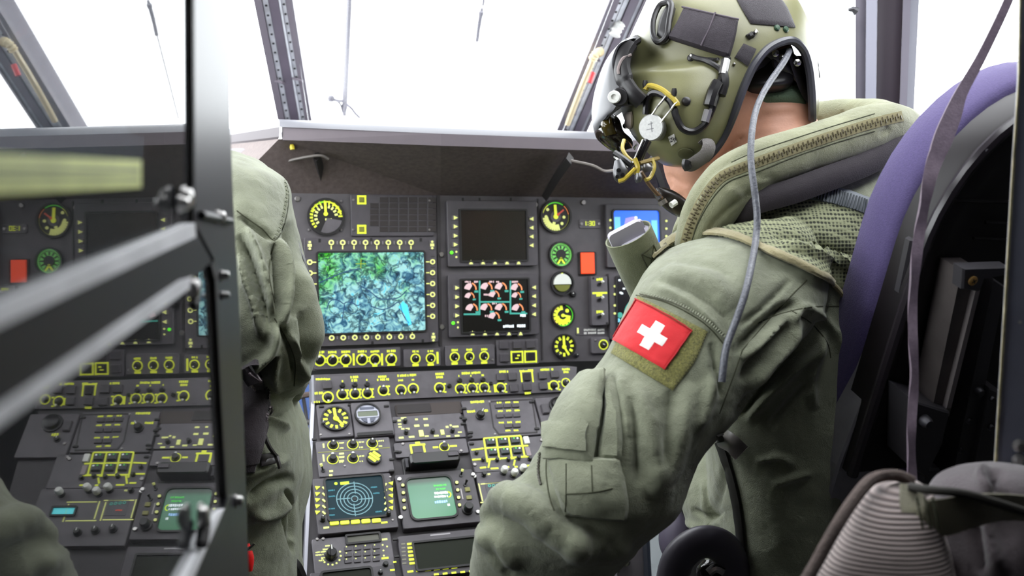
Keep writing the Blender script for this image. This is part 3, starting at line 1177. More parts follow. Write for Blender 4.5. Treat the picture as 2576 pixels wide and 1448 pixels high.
def minidial(d, x, y, s=1.0):
    u, v = d.uv(x, y)
    k = d.k * s
    d.marks(PINK).prism([(u + r * k * math.cos(math.radians(a)), v + r * k * math.sin(math.radians(a))) for r, a in [(3, 240), (15, 175), (15, 155), (15, 130), (15, 105), (15, 80), (10, 55)]], d.h, d.h + .0003)
    d.marks(SORG).ring(u, v, 13.5 * k, 17 * k, d.h, d.h + .0003, 10, 0, -8, 70)
    d.marks(TEAL).box(u + 11 * k, u + 21 * k, v - 9 * k, v - 4 * k, d.h, d.h + .0003)


for x, y, s in ((1178, 727, 1), (1218, 726, 1), (1254, 726, 1), (1293, 728, 1), (1176, 748, .8), (1237, 745, .9), (1293, 747, .8), (1181, 779, 1), (1217, 778, 1), (1254, 778, 1), (1296, 779, 1), (1237, 799, .95)):
    minidial(d, x, y, s)
for q in ((1202, 706, 1202, 790), (1279, 706, 1279, 790), (1202, 759, 1279, 759), (1162, 790, 1204, 790), (1279, 788, 1321, 788)):
    d.marks(TEAL).bar(*d.uv(q[0], q[1]), *d.uv(q[2], q[3]), 4 * d.k, d.h, d.h + .0003)
for x, y, w in ((1173, 709, 16), (1193, 709, 10), (1232, 709, 12), (1247, 709, 8), (1290, 709, 16), (1219, 741, 14), (1239, 763, 12), (1222, 794, 14)):
    d.text(x, y, w, 5, PINK)
for x, y, w in ((1311, 793, 16), (1274, 820, 28), (1307, 819, 24)):
    d.text(x, y, w, 7, SWHITE)
d.done()

# ------------------------------------------------------------------ warning lamp, switches, placards
l = Mod(PA, 'warning_lamp', 'orange-red rectangular push lamp beside the green gauge', 'lamp', 1454, 633, 1499, 692, 0.004, BLACK, plate='housing')
l.button(1475.5, 662, 36, 53, ORANGE, 5, 'lens')
l.done()
l = Mod(PA, 'digital_readout', 'tiny yellow lit digits between two screws', 'readout', 1456, 552, 1510, 574, 0.002, PANEL2, plate='housing')
for i, ch in enumerate('1:30'):
    x = (1473, 1478, 1484, 1492)[i]
    if ch == '1':
        l.rect_(x, 562, 2.2, 11)
    if ch == ':':
        l.rect_(x, 559, 2, 2)
        l.rect_(x, 565, 2, 2)
    if ch in '30':
        for yy in ((557, 562, 567) if ch == '3' else (557, 567)):
            l.rect_(x, yy, 6, 2)
        l.rect_(x + 2.4, 562, 2, 11)
        if ch == '0':
            l.rect_(x - 2.4, 562, 2, 11)
l.screws([(1461, 563), (1505, 563)], 4)
l.done()
s = Mod(PA, 'switch_box', 'narrow grey box with three toggles and a yellow line', 'switch', 1481, 695, 1523, 818, 0.014, PANEL2)
for y in (716, 755, 797):
    s.text(1502, y - 13, 18, 7)
    s.toggle(1500, y, 12, -35)
s.rect_(1502, 737, 40, 5)
s.screws([(1486, 700), (1520, 812)], 3, BLACK)
s.done()
s = Mod(PA, 'placard', 'white lettered strip under the toggle box', 'placard', 1448, 822, 1522, 842, 0.001, PANEL)
for y in (829, 837):
    s.text(1484, y, 34, 5, WHITE)
    s.text(1511, y, 18, 5, WHITE)
s.rect_(1453, 831, 5, 14, YEL2)
s.done()
s = Mod(PA, 'dimmer_unit', 'small grey box with a single ringed knob above the flag patch', 'control unit', 1484, 848, 1530, 888, 0.008, PANEL2)
s.knob(1514, 866, 9, 60, 'line')
s.ring(1514, 866, 10, 13)
s.screws([(1494, 855)], 3)
s.done()

# pilot displays at the right, partly hidden
d = Mod(PA, 'flight_display', 'bright blue attitude display behind the rolled cover', 'display', 1520, 515, 1705, 672, 0.012, BEZEL)
d.screen(1538, 531, 1652, 650, BLUE, 0.006)
d.h += 0.0006
CY2 = mat('tape_cyan', (110, 190, 225), 0.5, emit=.8)
LIL = mat('lilac_ground', (150, 140, 225), 0.5, emit=.8)
d.rect_(1547, 575, 16, 56, CY2)
d.rect_(1640, 600, 16, 90, CY2)
d.marks(LIL).prism([d.uv(*p) for p in ((1560, 590), (1567, 550), (1580, 547), (1592, 545), (1604, 560), (1612, 590))], d.h, d.h + .0003)
d.disc(1593, 549, 4, SWHITE)
d.h -= 0.0006
for y in (555, 574, 593, 612, 631):
    d.disc(1529, y, 3, YEL2, 0.002)
    d.disc(1669, y + 2, 3, YEL2, 0.002)
d.done()
d = Mod(PA, 'navigation_display', 'dark navigation display with teal arc, below the blue one', 'display', 1527, 686, 1705, 850, 0.012, BEZEL)
d.screen(1546, 696, 1680, 836, SCRBLK, 0.004)
d.h += 0.0006
d.ring(1600, 790, 36, 40, TEAL, 40, 170)
d.disc(1553, 792, 7, TEAL)
d.disc(1549, 805, 5, CY2)
for x, y in ((1552, 705), (1555, 736), (1563, 726), (1558, 738)):
    d.rect_(x, y, 6, 4, SWHITE)
d.h -= 0.0006
for y in (720, 740, 768, 788):
    d.disc(1540, y, 3, YEL2, 0.002)
d.done()
part('plate', MB().box(*[0, .028, -.034, 0], 0, .003), mat('pale_label', (170, 166, 170), 0.6), thing('pale_placard', 'blank pale rectangle beside the blue display', 'placard', PA.at(1678, 602, 0.001)))

# ------------------------------------------------------------------ lower knob strip of the main panel
def ringknob(s, x, y, r, ang=0, dot='dot', gap=(0, 0), tags=''):
    s.knob(x, y, r * .68, ang, dot)
    if gap == (0, 0):
        s.ring(x, y, r * .76, r)
    else:
        s.ring(x, y, r * .8, r, a0=gap[0], a1=gap[1])


s = Mod(PA, 'lighting_panel', 'row of six knobs in linked yellow rings under the map display', 'control panel', 789, 876, 1006, 924, 0.008, PANEL2)
for x, y, an in ((803, 905, 10), (835, 905, 0), (868, 904, 0), (909, 903, 5), (941, 903, 180), (982, 902, 0)):
    ringknob(s, x, y, 15, an, 'out')
    s.text(x, y - 20, 22, 6)
for x0, x1, y in ((817, 822, 905), (849, 855, 904), (923, 928, 903)):
    s.rect_((x0 + x1) / 2, y - 5, 6, 3)
    s.rect_((x0 + x1) / 2, y + 5, 6, 3)
for x in (888, 959):
    s.rect_(x, 903, 5, 30)
s.rect_(868, 919, 12, 6)
s.rect_(941, 918, 13, 6)
s.rect_(982, 917, 20, 4)
s.done()
s = Mod(PA, 'dimming_panel', 'pair of ringed knobs with a yellow bar beside them', 'control panel', 1014, 877, 1106, 921, 0.008, PANEL2)
for x, y in ((1043, 901), (1081, 900)):
    ringknob(s, x, y, 13, 180 if x > 1060 else 0)
    s.text(x, y - 18, 16, 6)
    s.rect_(x, y + 16, 16, 6)
s.rect_(1098, 899, 5, 30)
s.done()
s = Mod(PA, 'brightness_panel', 'three yellow ringed knobs under the engine display', 'control panel', 1118, 868, 1242, 917, 0.008, PANEL2)
for x, y in ((1141, 897), (1178, 896), (1215, 895)):
    ringknob(s, x, y, 13, 200)
    s.text(x, y - 17, 16, 6)
    s.rect_(x, y + 16, 16, 6)
s.screws([(1236, 904)], 3)
s.done()
s = Mod(PA, 'button_block', 'two rows of square buttons, two framed in yellow, under the engine display', 'control panel', 1247, 853, 1352, 917, 0.006, PANEL2)
for x, y in ((1265, 867), (1299, 866), (1332, 865), (1266, 899)):
    s.button(x, y, 24, 20, BEZEL, 7)
for x, y in ((1298, 897), (1332, 896)):
    s.frame_(x - 14, y - 13, x + 14, y + 13, 4)
    s.button(x, y, 20, 19, BLACK, 5)
s.rect_(1300, 893, 6, 4, YEL, 0.006)
s.rect_(1296, 900, 8, 3, YEL, 0.006)
s.done()
# ================================================================== control strip between panel and pedestal
ped = thing('centre_pedestal', 'sloping grey console between the seats that carries the radio units', 'console', PC.m)
part('strip_housing', MB().prism([PB.uv(*q) for q in ((788, 942), (790, 1016), (1440, 1000), (1448, 922), (1200, 928))], -0.03, 0, mtx=PC.inv @ PB.m), PANEL, ped)
part('deck', MB().prism([PC.uv(*q) for q in ((788, 1014), (764, 1560), (1560, 1480), (1455, 996))], -0.03, 0), mat('deck_dark', (60, 56, 60), 0.6), ped)
EDGE = mat('edge_strip_pale', (176, 176, 186), 0.35, metal=0.3)
part('edge_strip', MB().prism([PC.uv(*q) for q in ((782, 1014), (758, 1560), (766, 1560), (791, 1014))], -0.04, 0.004), EDGE, ped)
part('edge_strip', MB().prism([PB.uv(*q) for q in ((783, 944), (784, 1016), (791, 1016), (789, 944))], -0.04, 0.003, mtx=PC.inv @ PB.m), EDGE, ped)
mb = MB()
q = [PC.hit(786, 1000)[0], PC.hit(764, 1560)[0]]
mb.add([q[0], q[1], Vector((q[1].x, q[1].y, .04)), Vector((q[0].x, q[0].y, .04)), q[0] + EX * .01, q[1] + EX * .01, Vector((q[1].x, q[1].y, .04)) + EX * .01, Vector((q[0].x, q[0].y, .04)) + EX * .01],
       [(0, 1, 2, 3), (7, 6, 5, 4), (0, 4, 5, 1), (1, 5, 6, 2), (2, 6, 7, 3), (3, 7, 4, 0)])
part('side_panel', mb, BEZEL, ped, world=True)

s = Mod(PB, 'overhead_light_strip', 'long strip of yellow ringed knobs and square buttons above the pedestal', 'control panel', 789, 937, 1449, 1012, 0.006, PANEL2, 0.006, plate=None)
s.plate = part('face_plate', MB().prism([s.uv(*q) for q in ((790, 950), (791, 1014), (1444, 985), (1449, 924), (1420, 921))], 0, 0.006, 0, 0.001), PANEL2, s.t)
for x, y, an in ((824, 1000, 180), (860, 993, 0), (892, 991, 0), (923, 990, 0), (963, 983, 0), (1007, 982, 180), (1038, 979, 180), (1104, 977, 180), (1156, 979, 180), (1186, 977, 180), (1216, 976, 180), (1257, 977, 200), (1391, 971, 200)):
    s.knob(x, y, 9.5, an, 'out', 9)
    full = x in (824,)
    s.ring(x, y, 10.8, 14.3, a0=0 if full else (120 if an == 0 else -60), a1=360 if full else (420 if an == 0 else 240))
    if not full and x not in (1007, 1038):
        s.rect_(x + 13, y - 10, 6, 4)
        s.rect_(x + 14, y + 10, 6, 4)
for x, y in ((1421, 964),):
    s.knob(x, y, 8, 0, 'dot')
    s.ring(x, y, 10, 13)
for x, y in ((860, 971), (891, 970), (922, 969), (1154, 959), (1184, 958), (1212, 957)):
    s.knob(x, y, 7, 0, 'none', 8, name='push_knob')
for x, y, r in ((1128, 972, 6), (1232, 966, 5)):
    s.knob(x, y, r, 0, 'none', 8, name='push_knob')
for x, y, w, h in ((805, 955, 22, 5), (822, 955, 14, 5), (801, 990, 20, 6), (796, 1012, 14, 5), (890, 950, 19, 6), (890, 958, 14, 6), (861, 960, 5, 5), (922, 957, 5, 5), (961, 949, 22, 6), (962, 956, 30, 6),
                   (1010, 946, 24, 6), (1034, 945, 22, 6), (1006, 958, 12, 5), (1037, 957, 6, 5), (1104, 942, 22, 6), (1104, 950, 18, 6), (1170, 940, 22, 6), (1195, 939, 24, 6), (1153, 947, 4, 5), (1183, 947, 4, 5), (1212, 945, 6, 5),
                   (1265, 936, 24, 6), (1310, 935, 12, 6), (1332, 933, 14, 6), (1368, 931, 24, 6), (1387, 931, 6, 7), (1421, 930, 22, 6), (1421, 937, 14, 6), (1325, 990, 16, 6)):
    s.text(x, y, w, h)
for x, y in ((1257, 950), (1286, 949), (1290, 978), (1362, 946), (1392, 943), (1364, 972), (1323, 975), (822, 970)):
    s.button(x, y, 22, 20, BEZEL, 7)
s.frame_(1309, 935, 1337, 961, 4, sides='tlr')
s.button(1323, 950, 18, 20, BLACK, 6)
s.rect_(1243, 978, 6, 20)
s.rect_(1378, 972, 5, 18)
s.done()

# ================================================================== pedestal units
def unit(name, label, x0, y0, x1, y1, h=0.008, cat='control panel', m=None, **k):
    return Mod(PC, name, label, cat, x0, y0, x1, y1, h, m or PANEL2, **k)


def quarter_turns(s, pts):
    for x, y in pts:
        s.button(x, y, 13, 6, BLACK, 4, 'fastener')


s = unit('clock_mount', 'plain grey unit under the round yellow clock, top left of the pedestal', 799, 1020, 884, 1104, 0.006)
quarter_turns(s, [(808, 1028), (880, 1024)])
s.screws([(806, 1098), (878, 1096)], 3)
s.done()
g = gauge(PC, 'pedestal_clock', 'round clock with bright yellow hands on the pedestal', 843, 1060, 36, 0.012)
g.h = 0.0095
ticks(g, 843, 1060, 20, 31, 90, 420, 12, 6, YEL)
part('dial_face', MB().cyl(0, 0, 32 * g.k, 0.001, 0.0095, 28), BLACK, g.t)
needle(g, 843, 1060, 30, 92, 7, YEL)
needle(g, 846, 1062, 24, 305, 6, YEL)
g.knob(812, 1072, 6, 0, 'dot', name='setting_knob')
g.done()
s = unit('chronometer_panel', 'plain grey unit under the silver chronometer', 886, 1018, 985, 1104, 0.010)
quarter_turns(s, [(970, 1030)])
s.button(942, 1098, 90, 9, BLACK, 3, 'handle_bar')
s.done()
g = gauge(PC, 'digital_chronometer', 'silver round chronometer with a grey-green liquid crystal window', 923, 1052, 33, 0.016)
sil = mat('silver_face', (176, 178, 192), 0.4, metal=0.2)
part('face', MB().cyl(0, 0, 29 * g.k, 0.001, 0.013, 30), sil, g.t)
g.h = 0.013
part('window', MB().rbox(-26 * g.k, 26 * g.k, -7 * g.k, 9 * g.k, 0.013, 0.0136, 0.002), mat('lcd_olive', (96, 104, 86), 0.3), g.t)
part('window_frame', MB().frame(rrect(-28 * g.k, 28 * g.k, -10 * g.k, 12 * g.k, .003), rrect(-25 * g.k, 25 * g.k, -7 * g.k, 9 * g.k, .002), 0.013, 0.0145), sil, g.t)
for sx in (-1, 1):
    part('button', MB().prism([(sx * 4 * g.k, -13 * g.k), (sx * 18 * g.k, -13 * g.k), (sx * 12 * g.k, -22 * g.k), (sx * 4 * g.k, -25 * g.k)], 0.013, 0.0155), mat('steel_blue', (84, 88, 104), 0.4), g.t)
part('brand_field', MB().rbox(-18 * g.k, 18 * g.k, 14 * g.k, 22 * g.k, 0.013, 0.0133, 0.001), mat('steel_blue', (84, 88, 104), 0.4), g.t)
g.done()
s = unit('blank_cover', 'plain brown-black cover plate under the knob strip', 994, 1016, 1162, 1046, 0.004, 'cover plate', mat('cover_brown', (66, 58, 56), 0.7))
s.button(1040, 1031, 86, 26, mat('cover_black', (40, 35, 36), 0.6), 2, 'dark_patch')
s.done()
s = unit('audio_panel', 'unit with dark knobs and pale lit squares, upper middle of the pedestal', 988, 1048, 1166, 1110, 0.007)
for x, y in ((1017, 1066), (1020, 1094), (1086, 1092), (1136, 1090)):
    s.knob(x, y, 6.5, 0, 'none', 12)
for x, y, w, h in ((1003, 1063, 8, 5), (1004, 1072, 9, 4), (1014, 1057, 14, 5), (1005, 1079, 8, 4), (1012, 1084, 8, 4), (1024, 1084, 10, 5), (1008, 1106, 12, 5), (1034, 1104, 14, 5), (1046, 1060, 7, 5), (1069, 1059, 11, 5), (1047, 1076, 13, 6), (1071, 1075, 12, 6),
                   (1072, 1102, 10, 4), (1096, 1101, 12, 5), (1126, 1102, 10, 4), (1148, 1101, 12, 5), (1144, 1078, 16, 5), (1123, 1079, 7, 6), (1132, 1075, 5, 5), (1155, 1092, 10, 4)):
    s.rect_(x, y, w, h, YEL2)
for x, y, w, h in ((1058, 1096, 11, 18), (1111, 1093, 9, 14)):
    s.rect_(x, y, w, h, YEL2, 0.002)
quarter_turns(s, [(990, 1066), (1160, 1056), (1163, 1072)])
s.done()
s = unit('navigation_keypad', 'unit with pointer knob and rounded keypad plate, upper right of the pedestal', 1168, 1008, 1352, 1104, 0.007)
s.text(1200, 1016, 38, 7)
s.text(1184, 1040, 22, 7)
s.text(1219, 1038, 13, 7)
s.knob(1206, 1052, 12, -35, 'none', 16, 'bar', 'pointer_knob')
s.marks(MATS['seam_dark']).frame([s.uv(*q) for q in ((1228, 1014), (1338, 1008), (1350, 1094), (1252, 1099), (1238, 1080))], [s.uv(*q) for q in ((1231, 1017), (1335, 1011), (1347, 1091), (1254, 1096), (1241, 1079))], s.h, s.h + .0008)
for r, y in enumerate((1028, 1052, 1077)):
    for c in range(3 if r < 2 else 2):
        x = 1252 + c * 21 + r * 3 + (18 if r == 2 else 0)
        s.button(x, y - c, 19, 12, BEZEL, 4, 'key')
for r, y in enumerate((1018, 1039, 1068, 1088)):
    for c in range(3 if r < 3 else 2):
        s.text(1254 + c * 21 + r * 2.5 + (14 if r == 3 else 0), y - c * .8, 13, 5)
s.screws([(1229, 1016), (1243, 1097)], 3)
quarter_turns(s, [(1165, 1034), (1166, 1060), (1181, 1094), (1335, 1017), (1348, 1084)])
s.done()
s = unit('rotary_panel', 'unit with a broad grey rotary knob beside the sleeve', 1356, 1002, 1470, 1104, 0.007)
s.knob(1402, 1026, 24, 0, 'none', 16)
s.button(1368, 1036, 18, 28, BEZEL, 8)
s.text(1396, 1052, 16, 9)
s.knob(1390, 1064, 8, 0, 'line')
s.screws([(1373, 1075), (1364, 1108)], 4)
s.done()
s = unit('intercom_panel', 'unit with five ringed knobs and a yellow hatched disc', 797, 1110, 986, 1199, 0.008)
for x, y, an in ((837, 1126, 0), (886, 1124, 0), (935, 1121, 0), (836, 1161, 0), (887, 1159, 0)):
    s.knob(x, y, 11, an, 'out' if y > 1130 else 'dot', 14)
    s.ring(x, y, 12.5, 14.5)
    s.text(x + 22, y - 6, 14, 4, YEL2)
    s.text(x + 21, y + 7, 10, 4, YEL2)
for x, y, h in ((813, 1127, 12), (813, 1158, 20)):
    s.rect_(x, y, 4, h, YEL2)
s.rect_(890, 1138, 180, 2.2, mat('olive_line', (130, 132, 60), 0.5, emit=.2))
for i in range(3):
    s.rect_(858, 1147 + i * 9, 12, 5, YEL2)
s.rect_(940, 1136, 20, 6)
u, v = s.uv(939, 1160)
mb = MB()
mb.cyl(u, v, 19 * s.k, s.h, s.h + .008, 24, 0)
for o, l_ in ((-9, 11), (0, 15), (9, 11)):
    c45 = math.radians(-45)
    dx, dy = math.cos(c45), math.sin(c45)
    nx, ny = -dy, dx
    mb.bar(u + (nx * o - dx * l_) * s.k, v + (ny * o - dy * l_) * s.k, u + (nx * o + dx * l_) * s.k, v + (ny * o + dy * l_) * s.k, 7 * s.k, s.h + .008, s.h + .0088, 1)
part('hatched_disc', mb, [KNOB, YEL], s.t)
s.toggle(812, 1190, 14, 30, YEL2)
s.rect_(832, 1191, 9, 5, YEL2)
s.rect_(831, 1201, 8, 5, YEL2)
s.screws([(866, 1178)], 3)
quarter_turns(s, [(790, 1112), (995, 1143), (984, 1162), (983, 1191)])
s.done()
s = unit('selector_panel', 'slim unit with a yellow framed window and one ringed knob', 991, 1113, 1176, 1150, 0.007)
s.frame_(1033, 1124, 1066, 1148, 5, sides='tlr')
s.rect_(1049, 1119, 12, 6)
s.button(1049, 1137, 22, 20, BEZEL, 4)
s.knob(1116, 1129, 10, 0, 'out')
s.ring(1116, 1129, 11, 13.5)
s.rect_(1094, 1130, 14, 5)
s.rect_(1139, 1127, 18, 5)
s.rect_(1117, 1143, 17, 7)
s.screws([(1012, 1122), (1158, 1139)], 4)
quarter_turns(s, [(1002, 1143)])
s.done()
s = unit('black_handle_box', 'long glossy black box standing proud in the middle of the pedestal', 1012, 1152, 1154, 1196, 0.006, 'handle', mat('box_base', (40, 37, 39), 0.5))
u0, v0 = s.uv(1024, 1172)
u1, v1 = s.uv(1149, 1172)
part('grip', MB().rbox(u0, u1, -14 * s.k, 16 * s.k, .004, .034, .004, 0, .003), mat('grip_black', (22, 20, 21), 0.3), s.t)
part('end_clip', MB().rbox(u0 - 9 * s.k, u0 - 2 * s.k, -12 * s.k, 14 * s.k, .004, .020, .001), DARKM, s.t)
part('catch', MB().rbox(u1 - 30 * s.k, u1 - 4 * s.k, -2 * s.k, 8 * s.k, .034, .037, .001), BEZEL, s.t)
s.done()
s = unit('radio_key_panel', 'unit with six dark keys inside a yellow lattice', 1182, 1106, 1402, 1186, 0.007)
for c in range(3):
    for r in range(2):
        x, y = 1232 + c * 30.5 + r * 5, 1118 - c * 2 + r * 25
        s.button(x, y, 22, 18, mat('dark_key', (44, 50, 54), 0.4), 7, 'key')
        s.disc(x + 5, y - 3, 2.2, SWHITE, 0.0062)
        s.disc(x - 4, y - 3, 2.0, SGREEN, 0.0062)
for q in ((1215, 1108, 1307, 1101), (1216, 1133, 1326, 1126), (1222, 1161, 1332, 1153), (1215, 1108, 1224, 1168), (1246, 1106, 1254, 1162), (1277, 1104, 1286, 1160), (1307, 1101, 1318, 1156), (1184, 1137, 1214, 1133), (1186, 1162, 1212, 1160), (1226, 1182, 1230, 1162), (1290, 1176, 1293, 1162)):
    s.marks(YEL).bar(*s.uv(q[0], q[1]), *s.uv(q[2], q[3]), 4.2 * s.k, s.h, s.h + .001)
s.button(1322, 1113, 14, 22, WHITE, 4, 'white_key')
s.button(1326, 1142, 12, 26, mat('pink_grey_key', (150, 138, 142), 0.5), 4, 'key')
for x, y in ((1213, 1162), (1248, 1163), (1276, 1162), (1302, 1158), (1330, 1160), (1196, 1145)):
    s.knob(x, y, 6, 0, 'none', 10)
for x, y, w in ((1213, 1181, 16), (1242, 1183, 20), (1272, 1180, 14), (1296, 1179, 8), (1328, 1176, 14), (1240, 1160, 20), (1284, 1158, 16), (1318, 1153, 20)):
    s.rect_(x, y, w, 4.5, YEL)
quarter_turns(s, [(1180, 1103), (1184, 1122)])
s.screws([(1360, 1112), (1192, 1174)], 5)
s.done()

# radar scope
s = unit('radar_scope', 'square scope with pale rings and cross on dark teal', 791, 1206, 991, 1346, 0.014, 'display', BEZEL)
s.screen(821, 1212, 966, 1313, RADAR, 0.004)
s.h += 0.0006
for r in (8, 18, 27, 36, 45):
    s.ring(890, 1265, r - 1.1, r + 1.1, RLINE)
for a_, b_ in ((-45, -11), (11, 45)):
    s.rect_(890 + (a_ + b_) / 2, 1265, abs(b_ - a_), 2.4, RLINE)
    s.rect_(890, 1265 + (a_ + b_) / 2, 2.4, abs(b_ - a_), RLINE)
s.disc(890, 1265, 5, mat('radar_hub', (8, 20, 24), 0.3, emit=.5), 0.0006)
s.rect_(865, 1226, 22, 8, SYEL)
s.disc(843, 1227, 4, SYEL)
for x, y in ((832, 1244), (833, 1259), (832, 1290), (832, 1306), (938, 1236), (944, 1251), (950, 1297)):
    s.text(x, y, 16, 4, RTEAL)
s.h -= 0.0006
for i in range(5):
    y = 1236 + i * 15.4
    s.tri(797, y + 1, 7, 15, YEL, 0.002)
    s.rect_(813, y + 3, 4, 10, YEL2, ang=40, z=.002)
    s.tri(981, y - 10, 7, 165, YEL, 0.002)
    s.rect_(967, y - 6, 4, 9, YEL2, ang=-40, z=.002)
    s.button(839 + i * 26.3, 1326 - i * 1.6, 22, 11, YEL, 3, 'lit_key', 0.003)
s.rect_(819, 1337, 14, 5, YEL2)
s.rect_(964, 1324, 16, 5, YEL)
s.knob(810, 1318, 7, 0, 'dot', 16)
s.knob(974, 1304, 7, 0, 'dot', 16)
s.screws([(979, 1210), (985, 1318)], 3)
s.done()
# green crt control display
s = unit('control_display_unit', 'small green glowing screen with rounded corners and round keys', 1000, 1196, 1200, 1332, 0.014, 'display', BEZEL)
s.screen(1026, 1212, 1138, 1313, CDUM, 0.010)
s.h += 0.0006
for x, y, w, h, m_ in ((1104, 1231, 34, 5, SGREEN), (1106, 1240, 26, 5, SGREEN), (1106, 1250, 34, 7, SWHITE), (1106, 1259, 34, 6, SWHITE), (1107, 1272, 34, 7, mat('screen_blue_white', (150, 190, 240), 0.5, emit=.8)), (1125, 1280, 6, 6, SWHITE)):
    s.text(x, y, w, h, m_)
s.ring(1123, 1254, 6, 9, SYEL, -90, 90)
s.h -= 0.0006
for i in range(4):
    s.button(1010 + i * 1.3, 1232 + i * 19, 10, 10, BLACK, 3, 'key_well', 0.0018)
    s.disc(1010 + i * 1.3, 1232 + i * 19, 4, YEL2, 0.0032)
    s.button(1145 + i * 2.2, 1225 + i * 18.8, 10, 10, BLACK, 3, 'key_well', 0.0018)
    s.disc(1145 + i * 2.2, 1225 + i * 18.8, 4, YEL2, 0.0032)
s.knob(1172, 1293, 14, 0, 'none', 26)
s.toggle(1156, 1206, 12, -20, YEL2)
s.toggle(1166, 1230, 10, -30, KNOB)
s.button(1172, 1242, 13, 12, mat('olive_key', (130, 128, 70), 0.5), 4)
s.button(1176, 1262, 14, 11, MATS['olive_key'], 4)
s.rect_(1158, 1252, 2.4, 30, SCREW)
s.screws([(1002, 1216), (1005, 1312), (1186, 1204), (1198, 1298)], 6, STEEL)
s.done()
s = unit('radio_unit', 'radio unit with white round knobs and teal digits by the elbow', 1205, 1186, 1440, 1322, 0.010)
for x, y in ((1263, 1196), (1288, 1203), (1310, 1192), (1372, 1196)):
    s.knob(x, y, 9, 0, 'none', 12, name='skirt_knob')
    u, v = s.uv(x, y)
    part('white_cap', MB().lathe([(9 * s.k, 0), (9.5 * s.k, .002), (9 * s.k, .008), (6 * s.k, .011)], 16, 0, Matrix.Translation((u, v, s.h + .008))), WHITE, s.t, True)
s.frame_(1206, 1222, 1276, 1268, 3, YEL2)
s.frame_(1290, 1218, 1360, 1262, 3, YEL2)
s.screen(1220, 1218, 1270, 1258, mat('lcd_dark', (60, 58, 64), 0.3), 0.001, frame=None)
s.h += .0008
for i in range(4):
    s.ring(1228 + i * 10, 1229, 2, 4, TEAL)
s.text(1240, 1246, 16, 4, RED)
s.h -= .0008
s.screen(1340, 1228, 1390, 1244, mat('cyan_glow', (90, 215, 225), 0.4, emit=1.2), 0.001)
s.knob(1214, 1202, 7, 0, 'none', 12)
s.text(1225, 1200, 12, 5, YEL2)
for x in (1250, 1290, 1330):
    s.knob(x, 1290, 10, 0, 'line', 14)
s.screws([(1190, 1206), (1198, 1300)], 6, STEEL)
s.done()
# lower row
s = unit('keyboard_unit', 'unit with a tall rotary switch and rows of tiny lit keys', 786, 1352, 988, 1438, 0.008)
s.knob(832, 1402, 16, 0, 'none', 22, 'bar', 'rotary_switch')
for x, y, w in ((806, 1394, 26), (804, 1401, 22), (816, 1408, 18), (808, 1415, 14), (818, 1387, 14), (826, 1378, 18)):
    s.text(x, y, w, 4, YEL2)
for a_ in range(200, 400, 26):
    s.disc(832 + 24 * math.cos(math.radians(a_)), 1402 - 24 * math.sin(math.radians(a_)), 2.6, YEL2)
s.screen(872, 1352, 952, 1368, mat('lcd_olive2', (84, 84, 74), 0.3), 0.001)
for c in range(4):
    for r in range(3):
        x, y = 874 + c * 23.5, 1386 + r * 15.5 - c * 1.6
        s.button(x, y, 18, 11, BEZEL, 3, 'key', 0.0006)
        s.text(x, y + 1.5, 15, 4.5, YEL)
        s.disc(x - 4, y - 4, 1.8, YEL2, 0.0024)
for x, y in ((961, 1376), (972, 1380), (963, 1390), (964, 1403)):
    s.disc(x, y, 2.4, YEL2)
s.rect_(967, 1409, 18, 5, YEL)
s.rect_(966, 1362, 14, 5, YEL2)
s.knob(968, 1426, 8, 0, 'none', 12)
s.screws([(797, 1362), (812, 1361)], 4)
s.done()
s = unit('mission_display', 'wide unlit olive-black screen with two columns of lit marks', 1004, 1344, 1230, 1452, 0.010, 'display', BEZEL)
s.screen(1042, 1366, 1200, 1432, mat('olive_black_screen', (20, 26, 12), 0.5, spec=0.2), 0.002)
for i in range(6):
    s.rect_(1012 + i * .6, 1375 + i * 9.7, 10, 4, mat('grey_mark', (130, 128, 110), 0.5))
    s.button(1029 + i * 1.2, 1375 + i * 9.7, 15, 6, YEL, 1.5, 'lit_key', 0.0008)
for i in range(6):
    s.rect_(1030 + i * 22, 1444 - i * 2, 15, 5, YEL)
    s.rect_(1095 + i * 22, 1451 - i * 2, 12, 5, YEL)
s.rect_(1105, 1351, 52, 4, mat('faint_white', (160, 156, 160), 0.5))
s.rect_(991, 1420, 8, 4, YEL)
quarter_turns(s, [(992, 1364), (996, 1407)])
s.done()
s = unit('lower_display', 'dark framed screen at the very bottom of the pedestal', 782, 1436, 1000, 1540, 0.010, 'display', BEZEL)
s.screen(812, 1442, 936, 1520, mat('olive_black_screen', (20, 26, 12), 0.5, spec=0.2), 0.004)
s.knob(955, 1447, 7, 0, 'dot', 10)
s.rect_(985, 1440, 12, 5, YEL)
s.done()
# fittings in the footwell left of the pedestal
q = thing('footwell_rail', 'tan rail with a bright latch in the gap left of the pedestal', 'rail', P(765, 1060, 2.06))
part('bar', MB().tube([P(735, 998, 2.09), P(790, 990, 2.06)], 0.006, 6), mat('sill_tan', (128, 112, 104), 0.5), q, True, world=True)
part('latch', MB().tube(cpath([(768, 1060, 2.06), (774, 1062, 2.05), (786, 1060, 2.04)]), 0.006, 8), STEEL, q, True, world=True)
part('drop_link', MB().tube(cpath([(762, 994, 2.08), (768, 1030, 2.07), (772, 1062, 2.055)]), 0.004, 6), DARKM, q, True, world=True)
